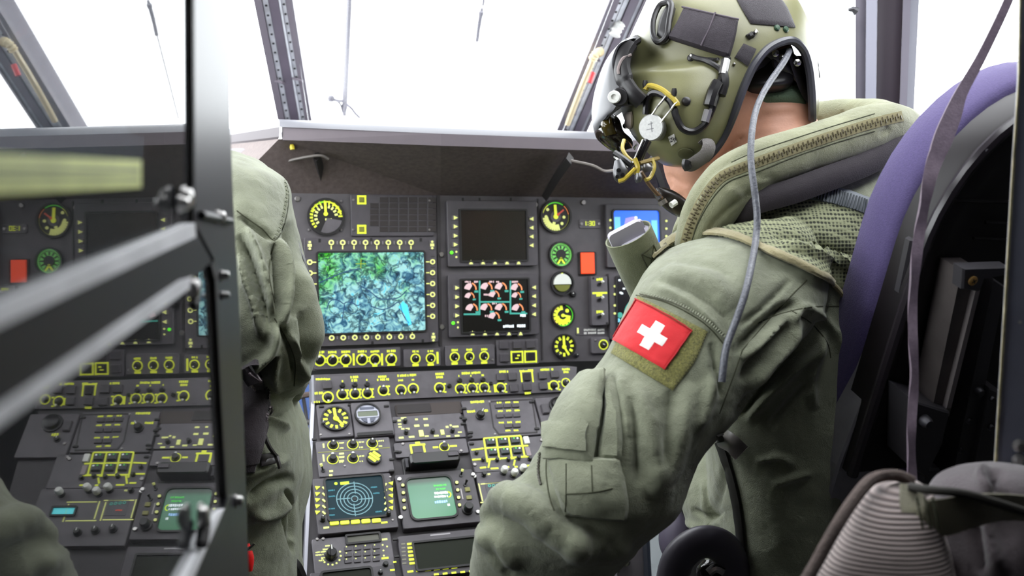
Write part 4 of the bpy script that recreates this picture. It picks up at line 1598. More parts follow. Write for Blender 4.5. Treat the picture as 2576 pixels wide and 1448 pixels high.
# ================================================================== tinted glass door standing open at the left (reflects the cockpit)
AZ = math.radians(-8.3)
GD = Vector((math.sin(AZ), math.cos(AZ), 0))
GN = Vector((math.cos(AZ), -math.sin(AZ), 0))
GO = CAM - GN * 0.105
gm = Matrix((GD, Vector((0, 0, 1)), -GN)).transposed().to_4x4()
if gm.determinant() < 0:
    gm = Matrix((GD, Vector((0, 0, 1)), GN)).transposed().to_4x4()
gm.translation = GO
GSGN = 1 if (gm.to_3x3() @ Vector((0, 0, 1))).dot(GN) > 0 else -1
ginv = gm.inverted()


def gp(px, py, lift=0.0):
    """photo pixel -> door coordinates (along, up) on the sheet"""
    o = GO + GN * lift
    r = ray(px, py)
    k = (o - CAM).dot(GN) / r.dot(GN)
    q = ginv @ (CAM + r * k)
    return q.x, q.y


def gpoly(pts, z0, z1, lift=None, inset=0):
    l = z1 if lift is None else lift
    return MB().prism([gp(x, y, l) for x, y in pts], z0 * GSGN, z1 * GSGN, 0, 0)


door = thing('glass_door', 'dark framed door of tinted glass standing open at left, mirroring the cockpit', 'door', gm)
FRM = mat('door_frame_gloss', (34, 34, 40), 0.42, spec=0.32, noise=0.1, nscale=12)
TINT = glass_mat('tinted_door_glass', 0.16, (0.10, 0.11, 0.12), 0.015, 0.06)
EDG = mat('sky_lit_bevel', (236, 236, 240), 0.5, noise=0.12, nscale=20)  # pale colour stands in for sky reflected on the frame bevels
RUB = mat('rubber_seal', (18, 15, 17), 0.5)
part('upper_pane', gpoly([(-420, -700), (500, -500), (500, 600), (-420, 985)], -0.006, 0.0), TINT, door)
part('lower_pane', gpoly([(560, 640), (585, 1250), (330, 1900), (-420, 2100), (-420, 1300), (470, 690)], -0.006, 0.0), TINT, door)
part('post', gpoly([(486, -600), (491, 470), (492, 562), (538, 650), (546, 690), (560, 1000), (574, 1240), (566, 1276), (480, 1460), (300, 1900), (650, 1900), (626, 1448), (618, 1200), (611, 1000), (598, 700), (586, 500), (579, 300), (572, -600)], -0.012, 0.003), FRM, door)
part('diagonal_bar', gpoly([(492, 580), (532, 656), (484, 704), (-420, 1322), (-420, 985)], -0.010, 0.003), mat('door_bar_satin', (34, 34, 38), 0.5, spec=0.15), door)
part('edge_strip', gpoly([(491, 560), (493, 596), (-420, 1012), (-420, 945)], -0.006, 0.0042), EDG, door)
part('edge_strip', gpoly([(486, 696), (456, 704), (-420, 1316), (-420, 1374), (480, 724)], -0.006, 0.0042), EDG, door)
part('edge_strip', gpoly([(566, 1278), (550, 1290), (470, 1448), (280, 1850), (310, 1850), (486, 1455)], -0.004, 0.0042), EDG, door)
part('seal', gpoly([(481, -600), (486, 300), (487, 556), (491, 560), (492, 470), (486, -600)], 0.0005, 0.0026), RUB, door)
part('seal', gpoly([(540, 655), (548, 700), (562, 1000), (577, 1240), (570, 1250), (556, 1002), (541, 700), (532, 668)], 0.001, 0.0036), RUB, door)
OLV = mat('placard_lime', (226, 234, 138), 0.5, noise=0.15, nscale=30)
pl = part('placard', gpoly([(-420, 372), (356, 402), (356, 472), (-420, 505)], 0.0005, 0.0015), OLV, door)
for y0, y1 in ((424, 430), (447, 451)):
    part('placard_line', gpoly([(-420, y0 - 12), (350, y0 + 3), (350, y1 + 3), (-420, y1 - 6)], 0.0016, 0.002), mat('placard_grey', (110, 120, 84), 0.5), pl)


def bolt(px, py, r, lift, h=0.006, m=None):
    x, y = gp(px, py, lift + h)
    mt = Matrix.Translation((x, y, lift * GSGN)) @ Matrix.Scale(GSGN, 4, Vector((0, 0, 1)))
    me = MB().lathe([(r * 1.25, 0), (r * 1.25, h * .3), (r, h * .35), (r * .95, h * .8), (r * .6, h)], 14, 0, mt)
    part('bolt', me, m or STEEL, door, True)


for x, y, r in ((487, 498, 0.007), (478, 512, 0.005), (568, 545, 0.005), (577, 692, 0.004), (578, 742, 0.003), (505, 724, 0.007), (527, 1296, 0.008), (612, 1258, 0.005)):
    bolt(x, y, r * .8, 0.003, 0.006)
for x0, y0, x1, y1, r in ((487, 470, 488, 520, 0.006), (520, 540, 590, 556, 0.005), (507, 740, 500, 770, 0.005), (528, 1310, 520, 1370, 0.007)):
    a_, b_ = gp(x0, y0, 0.008), gp(x1, y1, 0.008)
    part('hinge_lug', MB().tube([(a_[0], a_[1], 0.005 * GSGN), (b_[0], b_[1], 0.005 * GSGN)], r * .55, 8), BLACK, door, True)

# ================================================================== pilot seat (purple cushion, black shell, frame rails)
rec = math.radians(19)
SY = (UP * math.cos(rec) + NB * math.sin(rec)).normalized()
SZ = EX.cross(SY)
sm = Matrix((EX, SY, SZ)).transposed().to_4x4()
sm.translation = P(2318, 640, 1.10)
sinv = sm.inverted()


def sp(px, py, lift=0.0):
    o = sm.translation + SZ * lift
    r = ray(px, py)
    k = (o - CAM).dot(SZ) / r.dot(SZ)
    q = sinv @ (CAM + r * k)
    return q.x, q.y


seat = thing('pilot_seat', 'black shell crew seat with purple cushion behind the pilot', 'seat', sm)
SHELL = mat('seat_shell_black', (24, 20, 23), 0.45, noise=0.2, nscale=20, spec=0.3)
PURP = mat('purple_cushion', (76, 66, 108), 0.9, noise=0.10, nscale=400, bump=0.35, bscale=700, sheen=0.1)
SFRM = mat('seat_frame_grey', (146, 144, 150), 0.45, metal=0.3, noise=0.15, nscale=25)


def seat_outline(x0, x1, y0, top, r):
    n = 12
    p = [(x0, y0)]
    p += [(x0 + r - r * math.cos(math.radians(a)), top - r * 1.25 + r * 1.25 * math.sin(math.radians(a))) for a in np.linspace(0, 90, n)]
    p += [(x1 - r + r * math.cos(math.radians(a)), top - r * 1.25 + r * 1.25 * math.sin(math.radians(a))) for a in np.linspace(90, 0, n)]
    p += [(x1, y0)]
    return p


ytop = sp(2500, 226)[1]
W0 = 0.46


def dome(pts_fn, zs, mats, name):
    """stack of outlines through z for a padded body"""
    mb = MB()
    rings = [pts_fn(i) for i in zs]
    n = len(rings[0])
    for (z, _), rg in zip(zs, rings):
        mb.v += [(x, y, z) for x, y in rg]
    for k in range(len(zs) - 1):
        for i in range(n):
            mb.f.append((k * n + i, k * n + (i + 1) % n, (k + 1) * n + (i + 1) % n, (k + 1) * n + i))
    mb.f.append(tuple(range(n))[::-1])
    mb.f.append(tuple(range((len(zs) - 1) * n, len(zs) * n)))
    mb.m = [0] * len(mb.f)
    part(name, mb, mats, seat, True)


dome(lambda q: seat_outline(0.0 + q[1], W0 - q[1], -0.30 + q[1], ytop - q[1], 0.15 - q[1] * .5), [(-0.045, 0.0), (-0.012, 0.0), (-0.004, 0.004), (0.0, 0.014), (-0.002, 0.03), (-0.010, 0.05)], SHELL, 'shell')
part('shell_rim', MB().tube([(x, y, -0.004) for x, y in seat_outline(0.004, W0 - .004, -0.30, ytop - .004, 0.15)], 0.007, 8), mat('shell_rim_gloss', (40, 36, 40), 0.22), seat, True)
dome(lambda q: seat_outline(-0.002 + q[1], W0 + .002 - q[1], -0.42 + q[1], ytop + 0.012 - q[1], 0.16 - q[1] * .5), [(-0.128, 0.03), (-0.122, 0.012), (-0.11, 0.002), (-0.085, 0.0), (-0.06, 0.0), (-0.05, 0.004), (-0.044, 0.014)], PURP, 'back_cushion')
part('base_cushion', MB().rbox(0.0, W0, -0.50, -0.42, -0.42, -0.05, 0.03, 0, .02), PURP, seat, True)
# left side frame, a broad dark channel
mb = MB()
mb.prism([sp(*q, -0.04) for q in ((2252, 702), (2290, 712), (2268, 1000), (2180, 1460), (2000, 1460), (2085, 1150))], -0.06, -0.02, 0, 0.003)
part('side_frame', mb, SFRM, seat)
mb = MB()
mb.tube([(*sp(2296, 600, -0.02), -0.02), (*sp(2262, 760, -0.02), -0.02), (*sp(2230, 1000, -0.02), -0.02), (*sp(2170, 1448, -0.02), -0.02)], 0.008, 6)
part('frame_edge', mb, mat('frame_edge_dark', (60, 58, 62), 0.4), seat, True)
# back rails with screws
SFRM2 = mat('seat_bracket_dark', (66, 64, 68), 0.45, metal=0.3)
BR = mat('rail_grey', (86, 80, 79), 0.4, metal=0.4, noise=0.2, nscale=30)
for nm, q, z0, z1, m_ in (('rail', ((2418, 680), (2470, 680), (2388, 1050), (2342, 1040)), 0.0, 0.035, BR),
                          ('rail_edge', ((2462, 700), (2476, 690), (2392, 1030), (2380, 1030)), 0.03, 0.042, mat('rail_bright', (140, 132, 132), 0.35, metal=0.4)),
                          ('rail', ((2500, 700), (2530, 720), (2440, 1160), (2400, 1180)), 0.0, 0.03, SFRM2),
                          ('top_bracket', ((2424, 676), (2540, 672), (2542, 690), (2472, 700), (2464, 734), (2420, 728)), 0.034, 0.05, SFRM2),
                          ('lower_bracket', ((2300, 1010), (2390, 1036), (2372, 1120), (2330, 1200), (2296, 1180)), 0.0, 0.05, SFRM2),
                          ('side_plate', ((2490, 976), (2530, 992), (2520, 1240), (2440, 1240)), 0.0, 0.04, SFRM2),
                          ('lower_rail', ((2330, 1180), (2366, 1180), (2330, 1448), (2290, 1448)), 0.0, 0.03, SFRM2),
                          ('lower_rail', ((2400, 1180), (2440, 1160), (2400, 1448), (2350, 1448)), 0.0, 0.03, SFRM2)):
    part(nm, MB().prism([sp(x, y, z1) for x, y in q], z0, z1, 0, 0.002), m_, seat)
for x, y, r, h, z, m_ in ((2446, 705, 0.0055, 0.003, 0.05, mat('brass_screw', (190, 150, 90), 0.35, metal=0.7)), (2322, 1054, 0.007, 0.012, 0.05, DARKM), (2458, 982, 0.006, 0.008, 0.03, DARKM), (2494, 1002, 0.004, 0.004, 0.04, DARKM), (2490, 1073, 0.004, 0.004, 0.04, DARKM), (2436, 1056, 0.004, 0.004, 0.03, DARKM), (2416, 1130, 0.004, 0.004, 0.03, DARKM), (2482, 380, 0.004, 0.002, 0.0, SFRM)):
    u, v = sp(x, y, z)
    me = MB().lathe([(r, 0), (r, h * .6), (r * .7, h)], 12, 0, Matrix.Translation((u, v, z)))
    if m_.name == 'brass_screw':
        for a in (35, 125):
            me.bar(u - .003 * math.cos(math.radians(a)), v - .003 * math.sin(math.radians(a)), u + .003 * math.cos(math.radians(a)), v + .003 * math.sin(math.radians(a)), 0.0011, z + h, z + h + .0003, 1)
    part('screw', me, [m_, BLACK], seat, True)
for y, x0, x1 in ((505, 2380, 2540), (600, 2450, 2545), (560, 2480, 2545)):
    a_, b_ = sp(x0, y), sp(x1, y + 4)
    part('shell_crease', MB().tube([(a_[0], a_[1], -0.001), (b_[0], b_[1], -0.001)], 0.0022, 6), SHELL, seat, True)

# belt hanging from above across the seat
BELT = mat('belt_webbing', (112, 98, 110), 0.6, noise=0.15, nscale=150, bump=0.3, bscale=500)
bp_ = catmull([(2560, -60, 1.02), (2528, 20, 1.02), (2470, 140, 1.02), (2420, 230, 1.015), (2396, 290, 1.01), (2372, 350, 1.005), (2346, 420, 1.0), (2328, 500, 1.0), (2314, 580, 1.0), (2304, 660, 1.0), (2296, 760, 1.0), (2297, 860, 1.0), (2300, 950, 1.0), (2294, 1050, 1.0), (2292, 1130, 1.0), (2296, 1230, 1.0), (2298, 1300, 1.0)], 8)
wd = catmull([(11,), (11,), (12,), (15,), (22,), (24,), (18,), (14,), (13,), (13,), (11,), (11,), (11,), (11,), (11,), (12,), (12,)], 8)
mb = MB()
for i, q in enumerate(bp_):
    hw = wd[i][0] * q[2] / FPX
    tw = math.sin(i * 0.35) * 0.35 if q[1] > 380 else 0.0
    t = (P(*bp_[min(i + 1, len(bp_) - 1)]) - P(*bp_[max(i - 1, 0)])).normalized()
    sd = t.cross(FWD).normalized()
    sd = (sd * math.cos(tw) + FWD * math.sin(tw)).normalized()
    nn = sd.cross(t).normalized() * 0.0013
    c = P(*q)
    mb.v += [tuple(c + sd * hw + nn), tuple(c - sd * hw + nn), tuple(c - sd * hw - nn), tuple(c + sd * hw - nn)]
    if i:
        o = (i - 1) * 4
        mb.f += [(o + j, o + (j + 1) % 4, o + 4 + (j + 1) % 4, o + 4 + j) for j in range(4)]
mb.m = [0] * len(mb.f)
solo('harness_belt', mb, BELT, 'twisted grey-purple webbing belt hanging down over the seat shell', 'belt', smooth=True)

# ================================================================== bulkhead plate at the right edge
bk = thing('bulkhead_plate', 'blue-grey bulkhead plate with worn bright edge at the right border', 'panel', P(2540, 1448, 0.86))
BKM = mat('bulkhead_blue_grey', (136, 138, 156), 0.4, noise=0.15, nscale=12)


def bpoly(pts, d, th_, m, name):
    mb = MB()
    f_ = [P(x, y, d) for x, y in pts]
    b_ = [P(x, y, d) + Vector((0.25, 0.97, 0)) * th_ for x, y in pts]
    n = len(pts)
    mb.add(f_ + b_, [tuple(range(n)), tuple(range(n, 2 * n))[::-1]] + [(i, i + n, (i + 1) % n + n, (i + 1) % n) for i in range(n)])
    return part(name, mb, m, bk, world=True)


bpoly([(2574, -300), (2566, 200), (2552, 420), (2530, 800), (2508, 1160), (2490, 1700), (2760, 1700), (2760, -300)], 0.86, 0.012, BKM, 'plate')
bpoly([(2570, -300), (2562, 200), (2547, 420), (2525, 800), (2503, 1160), (2485, 1700), (2491, 1700), (2509, 1160), (2531, 800), (2553, 420), (2567, 200), (2575, -300)], 0.858, 0.003, mat('worn_edge_gold', (186, 176, 140), 0.4, metal=0.3, noise=0.4, nscale=80), 'worn_edge')
for x, y, r in ((2562, 1120, 0.006), (2560, 1156, 0.006), (2566, 810, 0.0015)):
    c = P(x, y, 0.858)
    part('rivet', MB().lathe([(r, 0), (r * .95, r * .4), (r * .5, r * .8)], 12, 0, Matrix.Translation(c) @ Matrix.Rotation(math.pi / 2, 4, 'X')), STEEL, bk, True, world=True)
# ================================================================== cloth tools
from mathutils.bvhtree import BVHTree


def loft(secs, n=36, k=6, power=2.3):
    """sections (Lx,Ly,Rx,Ry,depth,thickness[,depthR]) -> closed tube; silhouettes follow L and R"""
    rows = [tuple(q) + ((q[4],) if len(q) == 6 else ()) for q in secs]
    dn = catmull(rows, k)
    mb = MB()
    for q in dn:
        l, r = P(q[0], q[1], q[4]), P(q[2], q[3], q[6])
        c = (l + r) / 2
        a = (r - l) / 2
        b = (c - CAM).normalized()
        b = (b - a * (b.dot(a) / max(a.length_squared, 1e-9))).normalized() * q[5] / 2
        for j in range(n):
            t = 2 * math.pi * j / n
            ct, s_ = math.cos(t), math.sin(t)
            e = 2 / power
            x = math.copysign(abs(ct) ** e, ct)
            y = math.copysign(abs(s_) ** e, s_)
            mb.v.append(tuple(c + a * x + b * y))
    m = len(dn)
    for i in range(m - 1):
        for j in range(n):
            mb.f.append((i * n + j, i * n + (j + 1) % n, (i + 1) * n + (j + 1) % n, (i + 1) * n + j))
    mb.f.append(tuple(range(n))[::-1])
    mb.f.append(tuple(range((m - 1) * n, m * n)))
    mb.m = [0] * len(mb.f)
    return mb


def remesh(mbs, voxel, smooth=8, fac=0.5):
    """union of closed lofts as one continuous surface -> mesh data"""
    me = bpy.data.meshes.new('tmp')
    mb = MB()
    for q in mbs:
        mb.add(q.v, q.f)
    me.from_pydata(mb.v, [], mb.f)
    bm = bmesh.new()
    bm.from_mesh(me)
    bmesh.ops.recalc_face_normals(bm, faces=bm.faces)
    bm.to_mesh(me)
    bm.free()
    ob = bpy.data.objects.new('tmp', me)
    COL.objects.link(ob)
    r = ob.modifiers.new('r', 'REMESH')
    r.mode = 'VOXEL'
    r.voxel_size = voxel
    s_ = ob.modifiers.new('s', 'SMOOTH')
    s_.factor = fac
    s_.iterations = smooth
    dg = bpy.context.evaluated_depsgraph_get()
    out = bpy.data.meshes.new_from_object(ob.evaluated_get(dg))
    bpy.data.objects.remove(ob)
    return out


def arr(me):
    a = np.empty(len(me.vertices) * 3)
    me.vertices.foreach_get('co', a)
    return a.reshape(-1, 3)


def setarr(me, a):
    me.vertices.foreach_set('co', a.ravel())
    me.update()


def normals(me):
    a = np.empty(len(me.vertices) * 3)
    me.vertices.foreach_get('normal', a)
    return a.reshape(-1, 3)


CAMN, FWN, UPN = np.array(CAM), np.array(FWD), np.array(UPV)


def pixarr(a):
    q = a - CAMN
    z = q @ FWN
    return np.stack([CX + FPX * q[:, 0] / z, CY - FPX * (q @ UPN) / z], 1), z


def polydist(p, pts):
    """distance of points p to a polyline and the position along it (0..1)"""
    pts = np.array(catmull(pts, 6)) if len(pts) > 2 else np.array(pts, float)
    best = np.full(len(p), 1e9)
    pos = np.zeros(len(p))
    side = np.zeros(len(p))
    seg = np.linalg.norm(np.diff(pts, axis=0), axis=1)
    cum = np.concatenate([[0], np.cumsum(seg)])
    for i in range(len(pts) - 1):
        d = pts[i + 1] - pts[i]
        l2 = d @ d
        if l2 == 0:
            continue
        t = np.clip(((p - pts[i]) @ d) / l2, 0, 1)
        w = p - (pts[i] + t[:, None] * d)
        dist = np.hypot(w[:, 0], w[:, 1])
        m = dist < best
        best[m] = dist[m]
        pos[m] = (cum[i] + t[m] * seg[i]) / cum[-1]
        side[m] = np.sign(d[0] * w[m, 1] - d[1] * w[m, 0])
    return best, pos, side


def sculpt(me, strokes, gain=1.0):
    """folds: (points, width px, height mm, mode) ridge '^', crease 'v', step '/' (raised on the right-hand side)"""
    a = arr(me)
    nrm = normals(me)
    v = CAMN - a
    v /= np.linalg.norm(v, axis=1)[:, None]
    face = (nrm * v).sum(1)
    px, z = pixarr(a)
    disp = np.zeros(len(a))
    for st_ in strokes:
        pts, w, h, mode = st_[:4]
        zr = st_[4] if len(st_) > 4 else (0, 99)
        d, t, sd = polydist(px, pts)
        tap = np.clip(np.minimum(t, 1 - t) * 5, 0, 1) ** 0.7
        ok = (face > -0.05) & (z > zr[0]) & (z < zr[1])
        g = np.exp(-(d / w) ** 2)
        if mode == '^':
            q = g
        elif mode == 'v':
            q = -g
        else:
            q = g * (0.5 + 0.5 * np.tanh(sd * d / (w * 0.25)))
        disp += np.where(ok, q * tap * h * gain / 1000, 0)
    setarr(me, a + nrm * disp[:, None])


def wrinkle(me, amp, scale, seed=0, stretch=(1, 1, 1)):
    """low random undulation so that no cloth is perfectly smooth"""
    from mathutils import noise
    a = arr(me)
    nrm = normals(me)
    d = np.array([noise.noise(Vector((p[0] * scale * stretch[0] + seed, p[1] * scale * stretch[1], p[2] * scale * stretch[2]))) for p in a])
    setarr(me, a + nrm * (d * amp)[:, None])


def smoothall(me):
    me.polygons.foreach_set('use_smooth', [True] * len(me.polygons))
    me.update()


class Surf:
    def __init__(s, me):
        if isinstance(me, MB):
            s.b = BVHTree.FromPolygons([Vector(v) for v in me.v], me.f)
        else:
            s.b = BVHTree.FromPolygons([v.co.copy() for v in me.vertices], [tuple(p.vertices) for p in me.polygons])
        s.last = 1.2

    def at(s, px, py, lift=0.0):
        r = ray(px, py)
        l = r.length
        loc, n, i, d = s.b.ray_cast(CAM, r / l, 4.0)
        if loc is None:
            loc, n, i, d = s.b.find_nearest(P(px, py, s.last))
            if n.dot(r) > 0:
                n = -r / l
            return loc + n * lift, n
        s.last = d / l
        if n.dot(r) > 0:
            n = -n
        return loc + n * lift, n


def ruled(sf, left, right, n, m, lift, th, sm=True, bulge=0.0):
    """thick sheet lying on a surface between two pixel polylines"""
    L = np.array(catmull(left, 8))
    R = np.array(catmull(right, 8))

    def samp(a, t):
        seg = np.linalg.norm(np.diff(a, axis=0), axis=1)
        c = np.concatenate([[0], np.cumsum(seg)]) / seg.sum()
        return np.array([np.interp(t, c, a[:, 0]), np.interp(t, c, a[:, 1])])
    top, bot = [], []
    for i in range(n + 1):
        l, r = samp(L, i / n), samp(R, i / n)
        for j in range(m + 1):
            q = l + (r - l) * j / m
            p, nn = sf.at(q[0], q[1])
            e = min(i, n - i, j, m - j)
            b = lift + bulge * math.sin(math.pi * i / n) * math.sin(math.pi * j / m)
            top.append(p + nn * (b + th * (0.35 if e == 0 else 1.0)))
            bot.append(p + nn * (lift - 0.002))
    mb = MB()
    w = m + 1
    f = []
    for i in range(n):
        for j in range(m):
            f.append((i * w + j, i * w + j + 1, (i + 1) * w + j + 1, (i + 1) * w + j))
    o = len(top)
    f += [tuple(x + o for x in q[::-1]) for q in list(f)]
    edge = [j for j in range(w)] + [i * w + m for i in range(1, n + 1)] + [n * w + j for j in range(m - 1, -1, -1)] + [i * w for i in range(n - 1, 0, -1)]
    for i in range(len(edge)):
        a, b = edge[i], edge[(i + 1) % len(edge)]
        f.append((a, a + o, b + o, b))
    mb.add(top + bot, f)
    return mb


def band(sf, pts, hw, lift, th, k=8, m=4, hw2=None):
    """strap: pixel centreline with half width in px"""
    c = np.array(catmull(pts, k))
    t = np.gradient(c, axis=0)
    t /= np.linalg.norm(t, axis=1)[:, None] + 1e-9
    nn = np.stack([-t[:, 1], t[:, 0]], 1)
    ws = np.linspace(hw, hw2 if hw2 is not None else hw, len(c))[:, None]
    return ruled(sf, (c + nn * ws)[::2], (c - nn * ws)[::2], len(c), m, lift, th)


def line(sf, pts, r, lift=0.0005, k=6, n=6):
    """raised cord, seam or wire lying on a surface"""
    return MB().tube([sf.at(q[0], q[1], lift)[0] for q in catmull(pts, k)], r, n)


def stitches(sf, pts, ln, r, lift=0.0008, gap=0.5):
    c = np.array(catmull(pts, 10))
    seg = np.linalg.norm(np.diff(c, axis=0), axis=1)
    cum = np.concatenate([[0], np.cumsum(seg)])
    mb = MB()
    s_ = 0.0
    while s_ + ln < cum[-1]:
        a = [np.interp(s_, cum, c[:, 0]), np.interp(s_, cum, c[:, 1])]
        b = [np.interp(s_ + ln, cum, c[:, 0]), np.interp(s_ + ln, cum, c[:, 1])]
        mb.tube([sf.at(*a, lift)[0], sf.at((a[0] + b[0]) / 2, (a[1] + b[1]) / 2, lift + r * .6)[0], sf.at(*b, lift)[0]], r, 4)
        s_ += ln * (1 + gap)
    return mb


def fabric(name, rgb, weave=900, strength=0.55, noise_=0.16):
    m = mat(name, rgb, 0.85, noise=noise_, nscale=26, bump=0, sheen=0.25)
    nt = m.node_tree
    b = nt.nodes['Principled BSDF']
    tc = nt.nodes.new('ShaderNodeTexCoord')
    n1 = nt.nodes.new('ShaderNodeTexNoise')
    n1.inputs['Scale'].default_value = weave
    n1.inputs['Detail'].default_value = 3
    n2 = nt.nodes.new('ShaderNodeTexNoise')
    n2.inputs['Scale'].default_value = 70
    n2.inputs['Detail'].default_value = 5
    n2.inputs['Distortion'].default_value = 0.6
    nt.links.new(tc.outputs['Object'], n1.inputs['Vector'])
    nt.links.new(tc.outputs['Object'], n2.inputs['Vector'])
    ad = nt.nodes.new('ShaderNodeMath')
    ad.operation = 'MULTIPLY_ADD'
    ad.inputs[1].default_value = 2.2
    nt.links.new(n2.outputs['Fac'], ad.inputs[0])
    nt.links.new(n1.outputs['Fac'], ad.inputs[2])
    bp = nt.nodes.new('ShaderNodeBump')
    bp.inputs['Strength'].default_value = strength
    bp.inputs['Distance'].default_value = 0.002
    nt.links.new(ad.outputs[0], bp.inputs['Height'])
    nt.links.new(bp.outputs[0], b.inputs['Normal'])
    return m


SUIT = fabric('olive_flight_suit', (118, 122, 101))
SUIT2 = fabric('pale_olive_collar', (126, 128, 100))
DKOL = fabric('dark_olive_webbing', (70, 72, 50))
SEAMM = mat('seam_dark_olive', (58, 60, 42), 0.9)
SKIN = mat('skin', (206, 152, 128), 0.55, noise=0.06, nscale=60, bump=0.15, bscale=300)
# ================================================================== pilot (right seat), leaning toward the console
pilot = thing('person', 'pilot in olive flight suit and helmet bending over the console', 'person', P(1960, 1448, 1.36))
arm = loft([(1800, 585, 1990, 560, 1.27, .10), (1700, 622, 2060, 640, 1.24, .15), (1632, 672, 2070, 760, 1.21, .18), (1582, 760, 1985, 880, 1.19, .185), (1530, 880, 1890, 985, 1.175, .185),
            (1470, 962, 1838, 1060, 1.165, .185), (1402, 1050, 1792, 1112, 1.155, .185), (1345, 1140, 1746, 1180, 1.15, .185), (1318, 1190, 1718, 1250, 1.145, .185), (1262, 1238, 1695, 1300, 1.14, .185),
            (1222, 1310, 1640, 1350, 1.14, .185), (1190, 1370, 1565, 1425, 1.15, .18), (1180, 1460, 1480, 1510, 1.18, .165), (1165, 1560, 1400, 1610, 1.22, .14), (1150, 1680, 1330, 1700, 1.27, .11), (1145, 1760, 1290, 1770, 1.30, .09)], 40)
torso = loft([(1800, 470, 2240, 350, 1.40, .13), (1722, 560, 2290, 450, 1.39, .22), (1662, 630, 2285, 580, 1.385, .27), (1672, 740, 2262, 720, 1.385, .29), (1720, 900, 2225, 900, 1.385, .29), (1770, 1080, 2170, 1080, 1.385, .28), (1800, 1280, 2120, 1280, 1.39, .27), (1815, 1440, 2100, 1450, 1.40, .27), (1815, 1560, 2090, 1560, 1.40, .25)], 44)
belly = loft([(1790, 1040, 1880, 1030, 1.50, .05), (1752, 1140, 1880, 1120, 1.50, .10), (1714, 1245, 1890, 1240, 1.49, .13), (1738, 1330, 1900, 1330, 1.48, .15), (1796, 1440, 1910, 1440, 1.47, .16), (1830, 1600, 1920, 1580, 1.48, .17)], 30)
thigh = loft([(1850, 1480, 2100, 1560, 1.42, .17), (1780, 1500, 1950, 1640, 1.55, .17), (1660, 1560, 1800, 1700, 1.75, .15), (1560, 1660, 1690, 1740, 1.85, .12), (1550, 1900, 1680, 1900, 1.85, .11)], 24)
roll1 = MB().tube(cpath([(1226, 1330, 1.135), (1240, 1280, 1.115), (1275, 1248, 1.085), (1335, 1264, 1.06), (1392, 1316, 1.052), (1446, 1350, 1.052), (1520, 1364, 1.062)], 6), [0.008] * 4 + [0.014] * 8 + [0.016] * 12 + [0.013] * 8 + [0.008] * 5, 14)
roll2 = MB().tube(cpath([(1332, 1176, 1.12), (1338, 1215, 1.095), (1362, 1262, 1.072), (1384, 1296, 1.066)], 6), [0.006] * 4 + [0.010] * 10 + [0.007] * 5, 12)
suit = remesh([arm, torso, belly, thigh, roll1, roll2], 0.0035, 12)
ARMZ = (0.9, 1.27)
